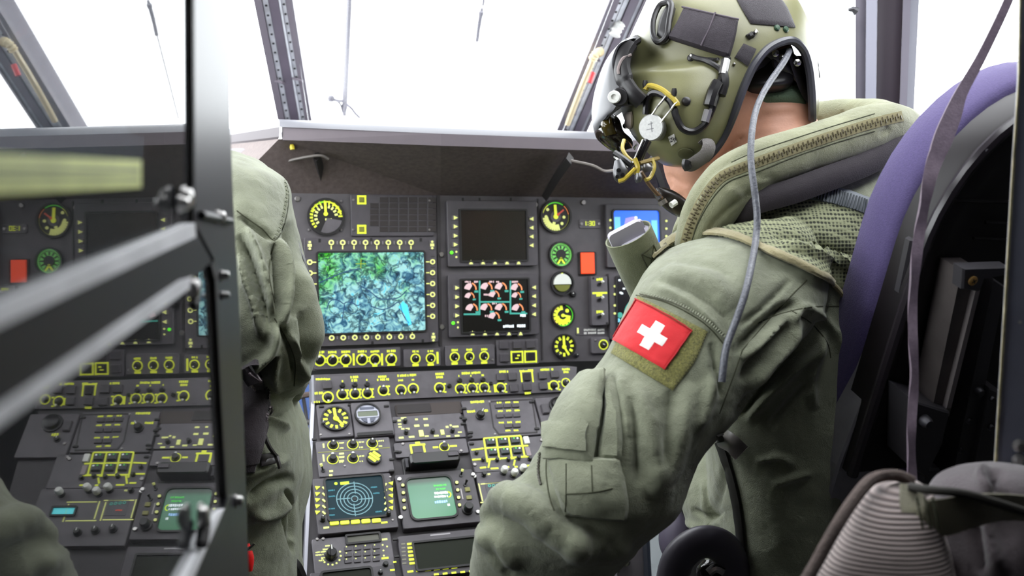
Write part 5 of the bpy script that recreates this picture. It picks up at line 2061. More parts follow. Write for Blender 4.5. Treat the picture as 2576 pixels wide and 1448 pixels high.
FOLDS = [
    # elbow: forearm sleeve rolls over the upper arm
    ([(1226, 1240), (1280, 1228), (1345, 1262), (1392, 1310), (1440, 1342), (1510, 1354)], 80, 8, '/', ARMZ),
    ([(1232, 1296), (1260, 1370), (1300, 1448)], 46, 5, '/', ARMZ),
    ([(1200, 1350), (1260, 1370), (1300, 1430)], 22, 6, '^', ARMZ),
    ([(1240, 1350), (1262, 1400), (1290, 1448)], 12, -5, '^', ARMZ),
    ([(1420, 1370), (1520, 1390), (1600, 1370)], 26, 5, '^', ARMZ),
    # long soft folds down the upper arm
    ([(1560, 930), (1572, 1010), (1590, 1100)], 14, 4, '^', ARMZ),
    ([(1600, 960), (1630, 1050), (1650, 1160), (1640, 1250)], 22, 5, '^', ARMZ),
    ([(1585, 1000), (1600, 1100), (1606, 1220)], 12, -5, '^', ARMZ),
    ([(1740, 960), (1720, 1060), (1690, 1160), (1650, 1260)], 26, 5, '^', ARMZ),
    ([(1690, 980), (1680, 1080), (1664, 1180)], 16, -4, '^', ARMZ),
    ([(1800, 930), (1780, 1010), (1750, 1090)], 16, 5, '^', ARMZ),
    ([(1790, 860), (1800, 930), (1812, 1000)], 9, -5, '^', ARMZ),
    # shoulder cap
    ([(1660, 690), (1730, 690), (1800, 720), (1850, 770)], 26, 4, '^', ARMZ),
    ([(1640, 720), (1700, 742), (1770, 790), (1830, 850)], 9, 3.5, '^', ARMZ),
    ([(1650, 705), (1720, 722), (1790, 762), (1845, 815)], 7, -3, '^', ARMZ),
    ([(1700, 660), (1780, 668), (1850, 700)], 12, -2.5, '^', ARMZ),
    # armpit and back: fan of folds
    ([(1850, 890), (1900, 830), (1960, 780), (2010, 760)], 10, -7, '^'),
    ([(1870, 905), (1925, 850), (1985, 805), (2020, 770)], 11, 8, '^'),
    ([(1862, 960), (1900, 900), (1945, 850), (1996, 790)], 9, -9, '^'),
    ([(1880, 985), (1930, 915), (1980, 860), (2010, 800)], 12, 9, '^'),
    ([(1855, 1050), (1910, 980), (1960, 920), (2010, 870)], 11, -10, '^'),
    ([(1880, 1060), (1940, 990), (2000, 930), (2056, 880), (2070, 850)], 13, 9, '^'),
    ([(1930, 1080), (1990, 1010), (2050, 950)], 11, -8, '^'),
    ([(2070, 830), (2055, 900), (2040, 960), (2050, 1030)], 11, 9, '^'),
    ([(1990, 760), (2060, 790), (2110, 850), (2130, 920)], 12, 5, '^'),
    ([(1860, 820), (1920, 770), (1990, 700)], 7, -4, '^'),
    ([(1900, 640), (1990, 670), (2080, 710)], 16, 5, '^'),
    ([(1930, 600), (2020, 610), (2120, 640), (2180, 650)], 12, -7, '^'),
    ([(1960, 622), (2060, 640), (2160, 668)], 12, 6, '^'),
    # belly and leg in the light under the arm
    ([(1830, 1160), (1810, 1240), (1790, 1310)], 9, -5, '^', (1.3, 2)),
    ([(1770, 1200), (1780, 1290), (1800, 1350)], 10, 5, '^', (1.3, 2)),
    ([(1740, 1280), (1790, 1300), (1820, 1280)], 7, -5, '^', (1.3, 2)),
    ([(1720, 1310), (1770, 1330), (1810, 1310)], 8, 5, '^', (1.3, 2)),
    ([(1900, 1160), (1960, 1150), (2000, 1170)], 8, 6, '^', (1.2, 2)),
    ([(1940, 1220), (2000, 1200), (2040, 1190)], 8, 5, '^', (1.2, 2)),
]
sculpt(suit, FOLDS, 1.5)
wrinkle(suit, 0.0022, 17, 3)
wrinkle(suit, 0.0013, 46, 9)
wrinkle(suit, 0.0006, 110, 21)
smoothall(suit)
suit.materials.clear()
suit.materials.append(SUIT)
S = Surf(suit)
body_suit = part('flight_suit', suit, None, pilot, world=True, label='olive flight suit with long sleeves')

# ---- skin: head, jaw, neck, shoulders inside the suit, one surface
head = loft([(1760, 20, 1850, 10, 1.46, .10), (1680, 80, 1960, 60, 1.46, .15), (1650, 160, 1990, 150, 1.46, .17), (1640, 240, 1990, 230, 1.46, .17), (1650, 310, 1960, 300, 1.46, .16), (1664, 370, 1860, 360, 1.455, .14), (1672, 420, 1800, 410, 1.45, .13), (1684, 462, 1790, 452, 1.45, .115), (1716, 512, 1790, 505, 1.45, .09), (1745, 552, 1790, 545, 1.45, .05)], 30)
nose = loft([(1632, 300, 1700, 300, 1.46, .02), (1618, 350, 1700, 340, 1.46, .035), (1640, 372, 1700, 366, 1.46, .03)], 14)
neck = loft([(1880, 226, 2020, 230, 1.47, .10), (1850, 252, 2036, 262, 1.45, .14), (1830, 320, 2044, 300, 1.45, .15), (1800, 420, 2090, 350, 1.44, .16), (1780, 520, 2160, 430, 1.42, .15), (1780, 600, 2180, 520, 1.42, .12)], 30)
skin = remesh([head, nose, neck], 0.0045, 8)
sculpt(skin, [([(1676, 440), (1700, 452), (1730, 470)], 7, -3, '^'), ([(1690, 470), (1712, 490)], 8, 3, '^'), ([(1880, 300), (1940, 290), (2010, 282)], 8, -2, '^'), ([(1850, 340), (1900, 330), (1960, 318)], 9, 2, '^')])
smoothall(skin)
skin.materials.clear()
skin.materials.append(SKIN)
SK = Surf(skin)
part('body', skin, None, pilot, world=True, label='skin of neck and jaw')
# left hand below the cuff, resting toward the console keys
hb = loft([(1150, 1700, 1280, 1712, 1.29, .05), (1135, 1780, 1275, 1790, 1.31, .045), (1120, 1850, 1270, 1850, 1.34, .034), (1120, 1880, 1262, 1878, 1.355, .028)], 20)
fing = []
for x, y, ln, d in ((1132, 1870, 150, 1.35), (1166, 1880, 175, 1.36), (1204, 1880, 168, 1.36), (1240, 1874, 135, 1.355)):
    fing.append(MB().tube(cpath([(x, y - 30, d - .01), (x - 4, y + ln * .35, d + .02), (x - 10, y + ln * .7, d + .06), (x - 14, y + ln * .9, d + .10)], 5), [0.0095] * 6 + [0.009] * 5 + [0.0078] * 5, 10))
fing.append(MB().tube(cpath([(1270, 1790, 1.315), (1308, 1850, 1.33), (1312, 1910, 1.36), (1300, 1950, 1.385)], 5), [0.012] * 5 + [0.0105] * 6 + [0.0085] * 5, 10))
hand = remesh([hb] + fing, 0.0024, 3)
smoothall(hand)
hand.materials.clear()
hand.materials.append(SKIN)
part('hand', hand, None, pilot, world=True, label='bare left hand below the cuff')

# ---- collar roll of the survival vest
cp = catmull([(1742, 640, 1.285, .026), (1762, 585, 1.275, .031), (1792, 520, 1.265, .035), (1842, 462, 1.265, .037), (1905, 428, 1.27, .037), (2000, 394, 1.285, .036), (2100, 362, 1.305, .036), (2195, 330, 1.33, .036), (2255, 322, 1.36, .032), (2300, 345, 1.40, .026)], 10)
mbc = MB().tube([P(*q[:3]) for q in cp], [q[3] for q in cp], 26)
back = MB().tube(cpath([(2255, 322, 1.37), (2200, 300, 1.46), (2090, 300, 1.52), (1960, 330, 1.55), (1850, 400, 1.54), (1780, 500, 1.48), (1740, 600, 1.40)], 6), 0.03, 16)
yoke = loft([(1850, 480, 2255, 370, 1.33, .06), (1800, 545, 2270, 440, 1.32, .07), (1740, 600, 2270, 520, 1.33, .08)], 24)
col = remesh([mbc, back], 0.0042, 6)
sculpt(col, [([(1712, 600), (1740, 520), (1790, 440), (1860, 395), (1960, 360)], 6, -2.5, '^'), ([(1760, 640), (1790, 570), (1850, 510), (1900, 480), (1990, 450), (2100, 420), (2220, 380)], 8, -3, '^'), ([(2050, 320), (2066, 296)], 6, -2, '^'), ([(2110, 300), (2120, 278)], 6, -2.5, '^'), ([(2170, 285), (2176, 262)], 6, -2, '^'), ([(1830, 470), (1870, 500)], 10, 3, '^'), ([(1900, 440), (1960, 452)], 10, -2, '^'), ([(2210, 340), (2240, 320)], 9, -3, '^')])
wrinkle(col, 0.0016, 36, 5)
smoothall(col)
col.materials.clear()
col.materials.append(SUIT2)
CS = Surf(col)
vest = part('vest_collar', col, None, pilot, world=True, label='padded pale olive vest collar with brass zip')
ZIP = mat('zip_teeth', (176, 164, 110), 0.4, metal=0.5)
zl = [(1718, 640), (1738, 565), (1770, 500), (1812, 448), (1862, 424), (1900, 410), (2000, 374), (2100, 340), (2190, 312), (2270, 292)]
part('zip_tape', band(CS, zl, 13, 0.0003, 0.001, 8, 2), mat('zip_tape_olive', (112, 106, 74), 0.8), vest, True, world=True)


def zipteeth(sf, pts, hw, step, r, lift):
    c = np.array(catmull(pts, 12))
    seg = np.linalg.norm(np.diff(c, axis=0), axis=1)
    cum = np.concatenate([[0], np.cumsum(seg)])
    mb = MB()
    s_, k = 0.0, 0
    while s_ < cum[-1] - 1:
        x, y = np.interp(s_, cum, c[:, 0]), np.interp(s_, cum, c[:, 1])
        x2, y2 = np.interp(s_ + 1, cum, c[:, 0]), np.interp(s_ + 1, cum, c[:, 1])
        nx, ny = -(y2 - y), (x2 - x)
        o = hw * .5 * (1 if k % 2 else -1)
        mb.tube([sf.at(x + nx * (o - hw * .75), y + ny * (o - hw * .75), lift)[0], sf.at(x + nx * (o + hw * .75), y + ny * (o + hw * .75), lift)[0]], r, 4)
        s_ += step
        k += 1
    return mb


ZDK = mat('zip_teeth_dark', (66, 58, 34), 0.45, metal=0.3)
part('zip_teeth', zipteeth(CS, zl, 6, 6.5, 0.0011, 0.0018), ZDK, vest, world=True, kind='stuff')
for q in ([(1730, 640), (1752, 570), (1786, 508), (1826, 462), (1870, 442), (1910, 430), (2000, 394), (2100, 360), (2200, 330)], [(1840, 408), (1900, 382), (2000, 348), (2100, 316), (2200, 286)]):
    part('seam', line(CS, q, 0.0008, 0.0), SEAMM, vest, True, world=True)

# ---- harness straps over the shoulder
STRP = mat('harness_purple_grey', (40, 34, 39), 0.8, noise=0.12, nscale=60, bump=0.4, bscale=600)
mb = MB()
stp = catmull([(1846, 560, 1.262, 20), (1872, 536, 1.252, 26), (1905, 508, 1.245, 30), (1990, 482, 1.25, 32), (2090, 446, 1.265, 32), (2180, 412, 1.285, 30), (2250, 376, 1.305, 28), (2330, 350, 1.33, 26)], 8)
for i, q in enumerate(stp):
    t = (P(*stp[min(i + 1, len(stp) - 1)][:3]) - P(*stp[max(i - 1, 0)][:3])).normalized()
    sd = t.cross(FWD).normalized()
    nn = sd.cross(t).normalized() * 0.0018
    if nn.dot(FWD) > 0:
        nn = -nn
    c = P(*q[:3])
    hw = q[3] * q[2] / FPX
    for j in range(7):
        w_ = (j / 3 - 1)
        mb.v.append(tuple(c + sd * hw * w_ + nn * (1 + 2.5 * (1 - w_ * w_))))
    for j in range(6, -1, -1):
        w_ = (j / 3 - 1)
        mb.v.append(tuple(c + sd * hw * w_ - nn * 2))
    if i:
        o = (i - 1) * 14
        mb.f += [(o + j, o + (j + 1) % 14, o + 14 + (j + 1) % 14, o + 14 + j) for j in range(14)]
mb.m = [0] * len(mb.f)
hs = part('harness_strap', mb, STRP, pilot, True, world=True, label='dark purple-grey shoulder harness strap')
WEB = mat('ribbed_webbing', (92, 98, 104), 0.6, noise=0.1, nscale=50)
wb = part('ribbed_webbing', band(S, [(2040, 488), (2110, 502), (2170, 520), (2230, 545)], 20, 0.006, 0.003, 10, 3), WEB, pilot, True, world=True)
mb = MB()
for i in range(26):
    x = 2046 + i * 6.6
    y = 488 + (x - 2040) * 0.30
    a_, n_ = S.at(x + 5, y - 17, 0.0098)
    b_, n_ = S.at(x - 4, y + 18, 0.0098)
    mb.tube([a_, b_], 0.0012, 4)
part('rib', mb, mat('rib_dark', (52, 58, 62), 0.6), wb, world=True, kind='stuff')

# ---- mesh vest panel with piping
def mesh_build(nt, b):
    L = nt.links.new
    tc = nt.nodes.new('ShaderNodeTexCoord')
    vo = nt.nodes.new('ShaderNodeTexVoronoi')
    vo.inputs['Scale'].default_value = 210
    vo.inputs['Randomness'].default_value = 0.15
    L(tc.outputs['Object'], vo.inputs['Vector'])
    r = ramp(nt, [(0.0, (26, 30, 20)), (0.32, (40, 44, 30)), (0.5, (124, 128, 98)), (1.0, (136, 140, 108))])
    L(vo.outputs['Distance'], r.inputs[0])
    L(r.outputs[0], b.inputs['Base Color'])
    b.inputs['Roughness'].default_value = 0.85
    bp = nt.nodes.new('ShaderNodeBump')
    bp.inputs['Strength'].default_value = 0.6
    bp.inputs['Distance'].default_value = 0.002
    L(vo.outputs['Distance'], bp.inputs['Height'])
    L(bp.outputs[0], b.inputs['Normal'])


MESHM = nodes_mat('vest_mesh', mesh_build)
mv = part('mesh_vest', ruled(S, [(1742, 600), (1800, 572), (1880, 545), (1960, 520), (2050, 505), (2130, 515), (2240, 560)], [(1672, 628), (1745, 596), (1830, 600), (1920, 634), (2010, 672), (2090, 712), (2190, 770)], 60, 24, 0.003, 0.002, True, 0.004), MESHM, pilot, True, world=True, label='open weave mesh vest panel')
PIP = fabric('piping_khaki', (134, 126, 92))
part('piping', band(S, [(1644, 648), (1690, 612), (1745, 592), (1830, 596), (1920, 632), (2010, 670), (2080, 706), (2120, 752), (2138, 810)], 9, 0.006, 0.003, 8, 3, 5), PIP, mv, True, world=True)
for q in ([(1868, 880), (1920, 820), (1990, 744), (2030, 704)], [(1908, 812), (1960, 790), (2040, 772), (2118, 770)], [(1990, 780), (2040, 812), (2080, 860), (2090, 900)], [(1600, 742), (1680, 762), (1770, 812), (1828, 874)], [(1868, 880), (1840, 960), (1810, 1040)]):
    part('seam', line(S, q, 0.0009, -0.0002), SEAMM, body_suit, True, world=True)

# ---- velcro field and flag patch on the sleeve
VEL = mat('velcro_olive', (116, 114, 58), 0.95, noise=0.45, nscale=420, bump=1.0, bscale=900, sheen=0.2)
part('velcro_field', ruled(S, [(1606, 744), (1578, 812), (1538, 888)], [(1780, 834), (1748, 908), (1692, 982)], 24, 26, 0.0006, 0.0018), VEL, body_suit, True, world=True)
FLAG = fabric('flag_red', (192, 12, 24), 1500, 0.25, 0.06)
part('flag_patch', ruled(S, [(1605, 754), (1575, 806), (1545, 856)], [(1741, 834), (1706, 884), (1673, 931)], 24, 28, 0.0024, 0.0016), FLAG, body_suit, True, world=True, label='red flag patch with white cross')
part('patch_border', line(S, [(1604, 755), (1650, 779), (1700, 807), (1739, 834)], 0.0010, 0.0040), mat('flag_border', (156, 12, 22), 0.8), body_suit, True, world=True)
part('patch_border', line(S, [(1739, 834), (1706, 884), (1673, 929)], 0.0010, 0.0040), MATS['flag_border'], body_suit, True, world=True)
part('patch_border', line(S, [(1606, 757), (1576, 806), (1550, 850)], 0.0010, 0.0040), MATS['flag_border'], body_suit, True, world=True)


def fl(u, v):       # flag coordinates 0..1 -> pixels
    a, b, c, d = np.array((1603, 753.)), np.array((1741, 834.)), np.array((1673, 931.)), np.array((1538, 857.))
    return tuple((a * (1 - u) + b * u) * (1 - v) + (d * (1 - u) + c * u) * v)


CW = mat('cross_white', (236, 234, 228), 0.8, bump=0.3, bscale=1500)
part('white_cross', ruled(S, [fl(.455, .20), fl(.455, .5), fl(.455, .80)], [fl(.62, .20), fl(.62, .5), fl(.62, .80)], 12, 5, 0.0036, 0.0012), CW, body_suit, True, world=True)
part('white_cross', ruled(S, [fl(.315, .40), fl(.315, .5), fl(.315, .60)], [fl(.76, .40), fl(.76, .5), fl(.76, .60)], 5, 14, 0.0037, 0.0012), CW, body_suit, True, world=True)
part('elastic_gather', stitches(S, [(1612, 738), (1700, 762), (1780, 806), (1836, 862)], 5, 0.0022, 0.0, 0.4), SUIT, body_suit, True, world=True, kind='stuff')
part('stitching', stitches(S, [(1778, 838), (1745, 908), (1692, 978)], 6, 0.0007, 0.001, 0.4), SEAMM, body_suit, world=True, kind='stuff')

# ---- sleeve pocket with flap
pkm = ruled(S, [(1386, 1158), (1396, 1215), (1406, 1262), (1418, 1298)], [(1556, 1150), (1572, 1220), (1578, 1272), (1572, 1306)], 20, 16, 0.003, 0.008, True, 0.009)
PKS = Surf(pkm)
pk = part('pocket', pkm, SUIT, body_suit, True, world=True)
part('pocket_side', ruled(S, [(1526, 955), (1524, 1040), (1508, 1120), (1505, 1160)], [(1545, 945), (1560, 1020), (1566, 1100), (1562, 1160)], 16, 5, 0.002, 0.007), SUIT, body_suit, True, world=True)
part('pocket_flap', ruled(S, [(1486, 950), (1434, 1008), (1404, 1066), (1388, 1118), (1384, 1162)], [(1538, 941), (1528, 1000), (1522, 1040), (1506, 1110), (1495, 1164)], 26, 12, 0.012, 0.004, True, 0.006), SUIT, body_suit, True, world=True)
part('flap_tab', ruled(S, [(1400, 1082), (1398, 1110), (1396, 1144)], [(1490, 1078), (1486, 1110), (1482, 1146)], 8, 8, 0.0205, 0.0012), SUIT, body_suit, True, world=True)
for q in ([(1424, 1166), (1424, 1230), (1422, 1286)], [(1424, 1242), (1490, 1238), (1540, 1228)], [(1488, 1170), (1490, 1236)]):
    part('pocket_seam', line(PKS, q, 0.0007, 0.0002), SEAMM, body_suit, True, world=True)
part('sleeve_zip', stitches(S, [(1360, 1140), (1356, 1190), (1362, 1225)], 5, 0.0016, 0.001, 0.5), mat('zip_dark', (60, 56, 44), 0.5), body_suit, world=True, kind='stuff')
part('seam', line(S, [(1376, 1130), (1374, 1190), (1382, 1250), (1394, 1284)], 0.0009, 0.0), SEAMM, body_suit, True, world=True)

# ---- rolled cover standing up from the chest (open tube)
RO = P(1580, 588, 1.27)
axp = (P(1662, 775, 1.335) - RO)
ax = axp.normalized()
xx = (P(1642, 560, 1.25) - P(1524, 618, 1.25))
xx = (xx - ax * xx.dot(ax)).normalized()
zz = xx.cross(ax)
rm = Matrix((xx, ax, zz)).transposed().to_4x4()
rm.translation = RO
R0 = 64 * 1.24 / FPX
mb = MB()
n = 30
rad = lambda t, i: R0 * (1 - 0.06 * i) * (1 + (0.05 * math.cos(2 * t)))
for i, (yy, ri) in enumerate(((0.0, .94), (0.0, 1.0), (0.03, 1.01), (0.06, 1.0), (0.10, .99), (0.19, .99))):
    for j in range(n):
        t = 2 * math.pi * j / n
        mb.v.append((R0 * ri * math.cos(t), yy + 0.010 * math.sin(t) * 0 , R0 * ri * .72 * math.sin(t)))
for i in range(5):
    for j in range(n):
        mb.f.append((i * n + j, i * n + (j + 1) % n, (i + 1) * n + (j + 1) % n, (i + 1) * n + j))
o = len(mb.v)
for yy in (0.0, 0.06):
    for j in range(n):
        t = 2 * math.pi * j / n
        mb.v.append((R0 * .94 * math.cos(t), yy, R0 * .94 * .72 * math.sin(t)))
for j in range(n):
    mb.f.append((o + j, o + n + j, o + n + (j + 1) % n, o + (j + 1) % n))
mb.f.append(tuple(o + n + j for j in range(n)))
mb.m = [0] * len(mb.f)
rv = part('rolled_cover', mb, fabric('cover_olive', (116, 120, 92)), pilot, True, at=WM[pilot].inverted() @ rm, label='rolled olive cover with open end')
WM[rv] = rm
plug = MB().prism([(R0 * .84 * math.cos(t), R0 * .60 * math.sin(t)) for t in np.linspace(0, 2 * math.pi, 26, endpoint=False)], 0, .02, 0, 0.003, Matrix.Translation((.004, .004, 0)) @ Matrix.Rotation(math.pi / 2, 4, 'X') @ Matrix.Translation((0, 0, -.02)))
part('rolled_lining', plug, mat('lining_lilac', (178, 174, 186), 0.7), rv, True)
part('lining_tongue', MB().rbox(-.026, .020, -0.016, 0.03, -.010, 0.0, .006, 0, .002), mat('lining_lilac', (178, 174, 186), 0.7), rv)
part('lining_tongue', MB().rbox(-.010, .024, -0.008, 0.03, .002, 0.010, .004, 0, .002), MATS['lining_lilac'], rv)
mb = MB()
for q in (((0.002, .022), (0.022, .022)), ((0.022, .022), (0.022, .05)), ((0.022, .05), (0.002, .05)), ((0.002, .05), (0.002, .022)), ((0.002, .022), (0.022, .05)), ((0.022, .022), (0.002, .05))):
    p_ = []
    for s_ in (0, .5, 1):
        x = q[0][0] + (q[1][0] - q[0][0]) * s_
        y = q[0][1] + (q[1][1] - q[0][1]) * s_
        p_.append((x, y, (-1 if zz.dot(FWD) > 0 else 1) * R0 * 1.012 * .72 * math.sqrt(max(0, 1 - (x / R0 / 1.012) ** 2))))
    mb.tube(p_, 0.0008, 4)
part('box_stitch', mb, SEAMM, rv)

# ---- webbing and buckle under the arm
part('lap_strap', band(S, [(1806, 1088), (1828, 1150), (1850, 1230), (1866, 1330), (1874, 1470)], 9, 0.004, 0.003), mat('strap_black', (22, 20, 18), 0.6), pilot, True, world=True)
part('chest_strap', MB().tube(cpath([(1806, 1096, 1.30), (1836, 1112, 1.255), (1866, 1140, 1.245)], 6), 0.010, 8, flat=(1.4, .3)), mat('strap_grey_sheen', (120, 114, 112), 0.4), pilot, True, world=True)
# ================================================================== helmet (part of the pilot) with its fittings as sub-parts
HELM = mat('helmet_olive', (110, 109, 77), 0.36, noise=0.10, nscale=25, bump=0.06, bscale=900)
HBLK = mat('helmet_black', (28, 26, 28), 0.4, noise=0.2, nscale=60)
RUBB = mat('helmet_rubber', (22, 20, 22), 0.3)
VELC = mat('velcro_violet_black', (44, 39, 45), 0.95, noise=0.3, nscale=700, bump=0.6, bscale=1200, sheen=0.3)
CHR = mat('fitting_chrome', (150, 148, 146), 0.22, metal=0.95)
YELP = mat('fitting_yellow', (170, 150, 52), 0.35)
dm = loft([(1790, -78, 1850, -82, 1.44, .03), (1712, -52, 1930, -60, 1.44, .14), (1650, 0, 1990, -12, 1.44, .21), (1612, 62, 2022, 50, 1.44, .245), (1586, 128, 2040, 116, 1.44, .255), (1570, 195, 2050, 196, 1.44, .255), (1564, 260, 2050, 280, 1.44, .25), (1575, 310, 2040, 320, 1.44, .22)], 40, 6, 2.15)
lobe = loft([(1572, 180, 1930, 150, 1.41, .20), (1562, 262, 1880, 240, 1.405, .215), (1580, 318, 1850, 305, 1.405, .21), (1606, 356, 1822, 346, 1.405, .20), (1642, 392, 1796, 386, 1.41, .18), (1680, 420, 1760, 418, 1.415, .13)], 36, 6, 2.2)
hs_ = remesh([dm, lobe], 0.0042, 26)
# nape opening: cut an arch through the rear of the shell
ob = bpy.data.objects.new('tmp', hs_)
COL.objects.link(ob)
mb = MB()
arch = [tuple(q) for q in catmull([(1800, 460), (1826, 345), (1852, 285), (1880, 212), (1906, 160), (1940, 122), (1985, 106), (2014, 124), (2030, 165), (2037, 230), (2040, 330), (2040, 460)], 4)]
n = len(arch)
v = [P(x, y, 1.20) for x, y in arch] + [P(x, y, 1.50) for x, y in arch]
mb.add(v, [tuple(range(n)), tuple(range(n, 2 * n))[::-1]] + [(i, i + n, (i + 1) % n + n, (i + 1) % n) for i in range(n)])
cut = bpy.data.objects.new('tmpcut', mb.mesh('cut', HBLK))
COL.objects.link(cut)
bo = ob.modifiers.new('b', 'BOOLEAN')
bo.object = cut
bo.operation = 'DIFFERENCE'
bo.solver = 'EXACT'
H = Surf(hs_)
dg = bpy.context.evaluated_depsgraph_get()
shell = bpy.data.meshes.new_from_object(ob.evaluated_get(dg))
bpy.data.objects.remove(ob)
bpy.data.objects.remove(cut)
smoothall(shell)
shell.materials.clear()
shell.materials.append(HELM)
shell.set_sharp_from_angle(angle=math.radians(35))
hel = part('helmet', shell, None, pilot, world=True, label='glossy olive flight helmet')


def hp(name, mb, m, smooth=True, **k):
    return part(name, mb, m, hel, smooth, world=True, **k)


hp('edge_trim', line(H, [(1776, 398), (1800, 372), (1822, 338), (1846, 285), (1874, 212), (1900, 160), (1936, 120), (1985, 102), (2016, 122), (2032, 165), (2040, 230), (2042, 300)], 0.0058, 0.001, 6, 8), mat('trim_dark_grey', (58, 58, 64), 0.3))
# liner inside the nape opening
liner = loft([(1868, 140, 2040, 140, 1.47, .06), (1850, 200, 2042, 200, 1.47, .09), (1846, 240, 2040, 250, 1.48, .09)], 24)
hp('liner', liner, mat('liner_black', (24, 22, 24), 0.6))
hp('ear_pad', MB().tube(cpath([(1868, 250, 1.40), (1884, 205, 1.39), (1915, 160, 1.395), (1950, 142, 1.41), (1990, 160, 1.425), (2012, 205, 1.43), (2018, 260, 1.43)], 6), [0.013] * 10 + [0.016] * 12 + [0.013] * 15, 12), mat('pad_grey', (66, 64, 70), 0.35))
hp('ear_pad', loft([(1910, 150, 1970, 140, 1.40, .03), (1880, 182, 1996, 176, 1.395, .05), (1864, 216, 1990, 212, 1.39, .06), (1862, 244, 1960, 238, 1.40, .03)], 20), mat('pad_black', (34, 32, 36), 0.35))
hp('nape_pad', loft([(1876, 226, 2008, 214, 1.40, .03), (1862, 244, 2022, 240, 1.398, .04), (1868, 262, 2030, 264, 1.40, .03)], 20), mat('nape_green', (96, 116, 96), 0.95, bump=0.8, bscale=500))
for q in ([(1930, 128, 1.36), (1955, 145, 1.36), (1975, 170, 1.37), (2010, 195, 1.38)], [(1945, 160, 1.36), (1980, 150, 1.37), (2012, 170, 1.38)], [(1985, 120, 1.36), (2000, 170, 1.37), (2020, 225, 1.38), (2036, 250, 1.39)]):
    hp('liner_strap', MB().tube(cpath(q), 0.005, 6, flat=(1.3, .5)), mat('strap_dark', (44, 42, 48), 0.4))
for x, y in ((1968, 146), (1950, 134), (2005, 158)):
    hp('snap_stud', MB().lathe([(.005, 0), (.005, .002), (.002, .004)], 10, 0, Matrix.Translation(P(x, y, 1.345)) @ Matrix.Rotation(math.pi / 2, 4, 'X')), CHR)
# velcro pads and clips
hp('battery_pouch', ruled(H, [(1722, 26), (1706, 60), (1682, 99)], [(1856, 56), (1848, 100), (1834, 148)], 16, 24, 0.002, 0.007, True, 0.003), mat('pouch_violet', (46, 40, 47), 0.8, noise=0.2, nscale=200, bump=0.5, bscale=700))
hp('pouch_seam', line(H, [(1800, 44), (1786, 80), (1766, 122)], 0.0012, 0.0112), mat('seam_violet', (80, 72, 80), 0.8))
hp('pouch_seam', line(H, [(1722, 28), (1790, 44), (1856, 58)], 0.0014, 0.009), MATS['seam_violet'])
hp('strap_buckle', MB().tube([H.at(*q, 0.007)[0] for q in catmull([(1690, 14), (1668, 22), (1652, 58), (1652, 96), (1666, 112), (1684, 96), (1690, 60), (1696, 24), (1690, 14)], 4)], 0.0042, 8), HBLK)
hp('buckle_plate', ruled(H, [(1684, 12), (1664, 50), (1656, 92)], [(1700, 22), (1690, 60), (1676, 102)], 10, 6, 0.002, 0.004), HBLK)
hp('top_velcro', ruled(H, [(1838, -30), (1864, 20), (1888, 60)], [(1935, -30), (1975, 15), (1999, 70)], 16, 16, 0.001, 0.003), VELC)
hp('velcro_square', ruled(H, [(1870, 110), (1858, 128), (1848, 144)], [(1902, 124), (1892, 146), (1881, 167)], 6, 8, 0.001, 0.0025), VELC)
hp('goggle_clip', ruled(H, [(1900, 74), (1890, 84)], [(1906, 82), (1896, 94)], 4, 4, 0.001, 0.006), CHR)
hp('goggle_clip', ruled(H, [(1890, 80), (1875, 90)], [(1896, 92), (1884, 100)], 4, 4, 0.001, 0.006), HBLK)
for x, y, r, m_ in ((1954, 70, .0045, mat('stud_green', (44, 74, 52), 0.4)), (1976, 74, .0045, MATS.get('stud_green')), (1726, 255, .006, HBLK), (1726, 386, .011, mat('plug_olive', (76, 76, 48), 0.5)), (1846, 162, .002, CHR), (1738, 146, .005, HBLK)):
    p_, n_ = H.at(x, y)
    rot = n_.to_track_quat('Z', 'Y').to_matrix().to_4x4()
    hp('stud', MB().lathe([(r, 0), (r, .0015), (r * .7, .003), (r * .3, .0032)], 14, 0, Matrix.Translation(p_) @ rot), m_ or MATS['stud_green'])
hp('cable_clip', line(H, [(1738, 141), (1765, 150), (1800, 154), (1806, 150)], 0.0026, 0.003), CHR)
hp('cable_clip', line(H, [(1742, 146), (1775, 158), (1802, 172), (1812, 182)], 0.0035, 0.004), HBLK)
# comms cable loop down the side
hp('comms_cable', line(H, [(1828, 150), (1820, 180), (1806, 212), (1796, 250), (1780, 290), (1766, 316), (1742, 330), (1718, 322), (1704, 296), (1692, 262), (1672, 244), (1650, 238), (1636, 252), (1632, 286)], 0.0048, 0.006, 6, 8), RUBB)
for q, r, m_ in (([(1822, 160), (1812, 196)], .0062, CHR), ([(1800, 216), (1788, 240), (1778, 268)], .0085, RUBB), ([(1814, 190), (1816, 214), (1806, 244)], .006, RUBB), ([(1776, 278), (1768, 306)], .0056, mat('sleeve_silver', (150, 148, 150), 0.3, metal=.6))):
    c = catmull(q, 5) if len(q) > 2 else q
    hp('cable_connector', MB().tube([H.at(x, y, 0.009)[0] for x, y in c], r, 8), m_)
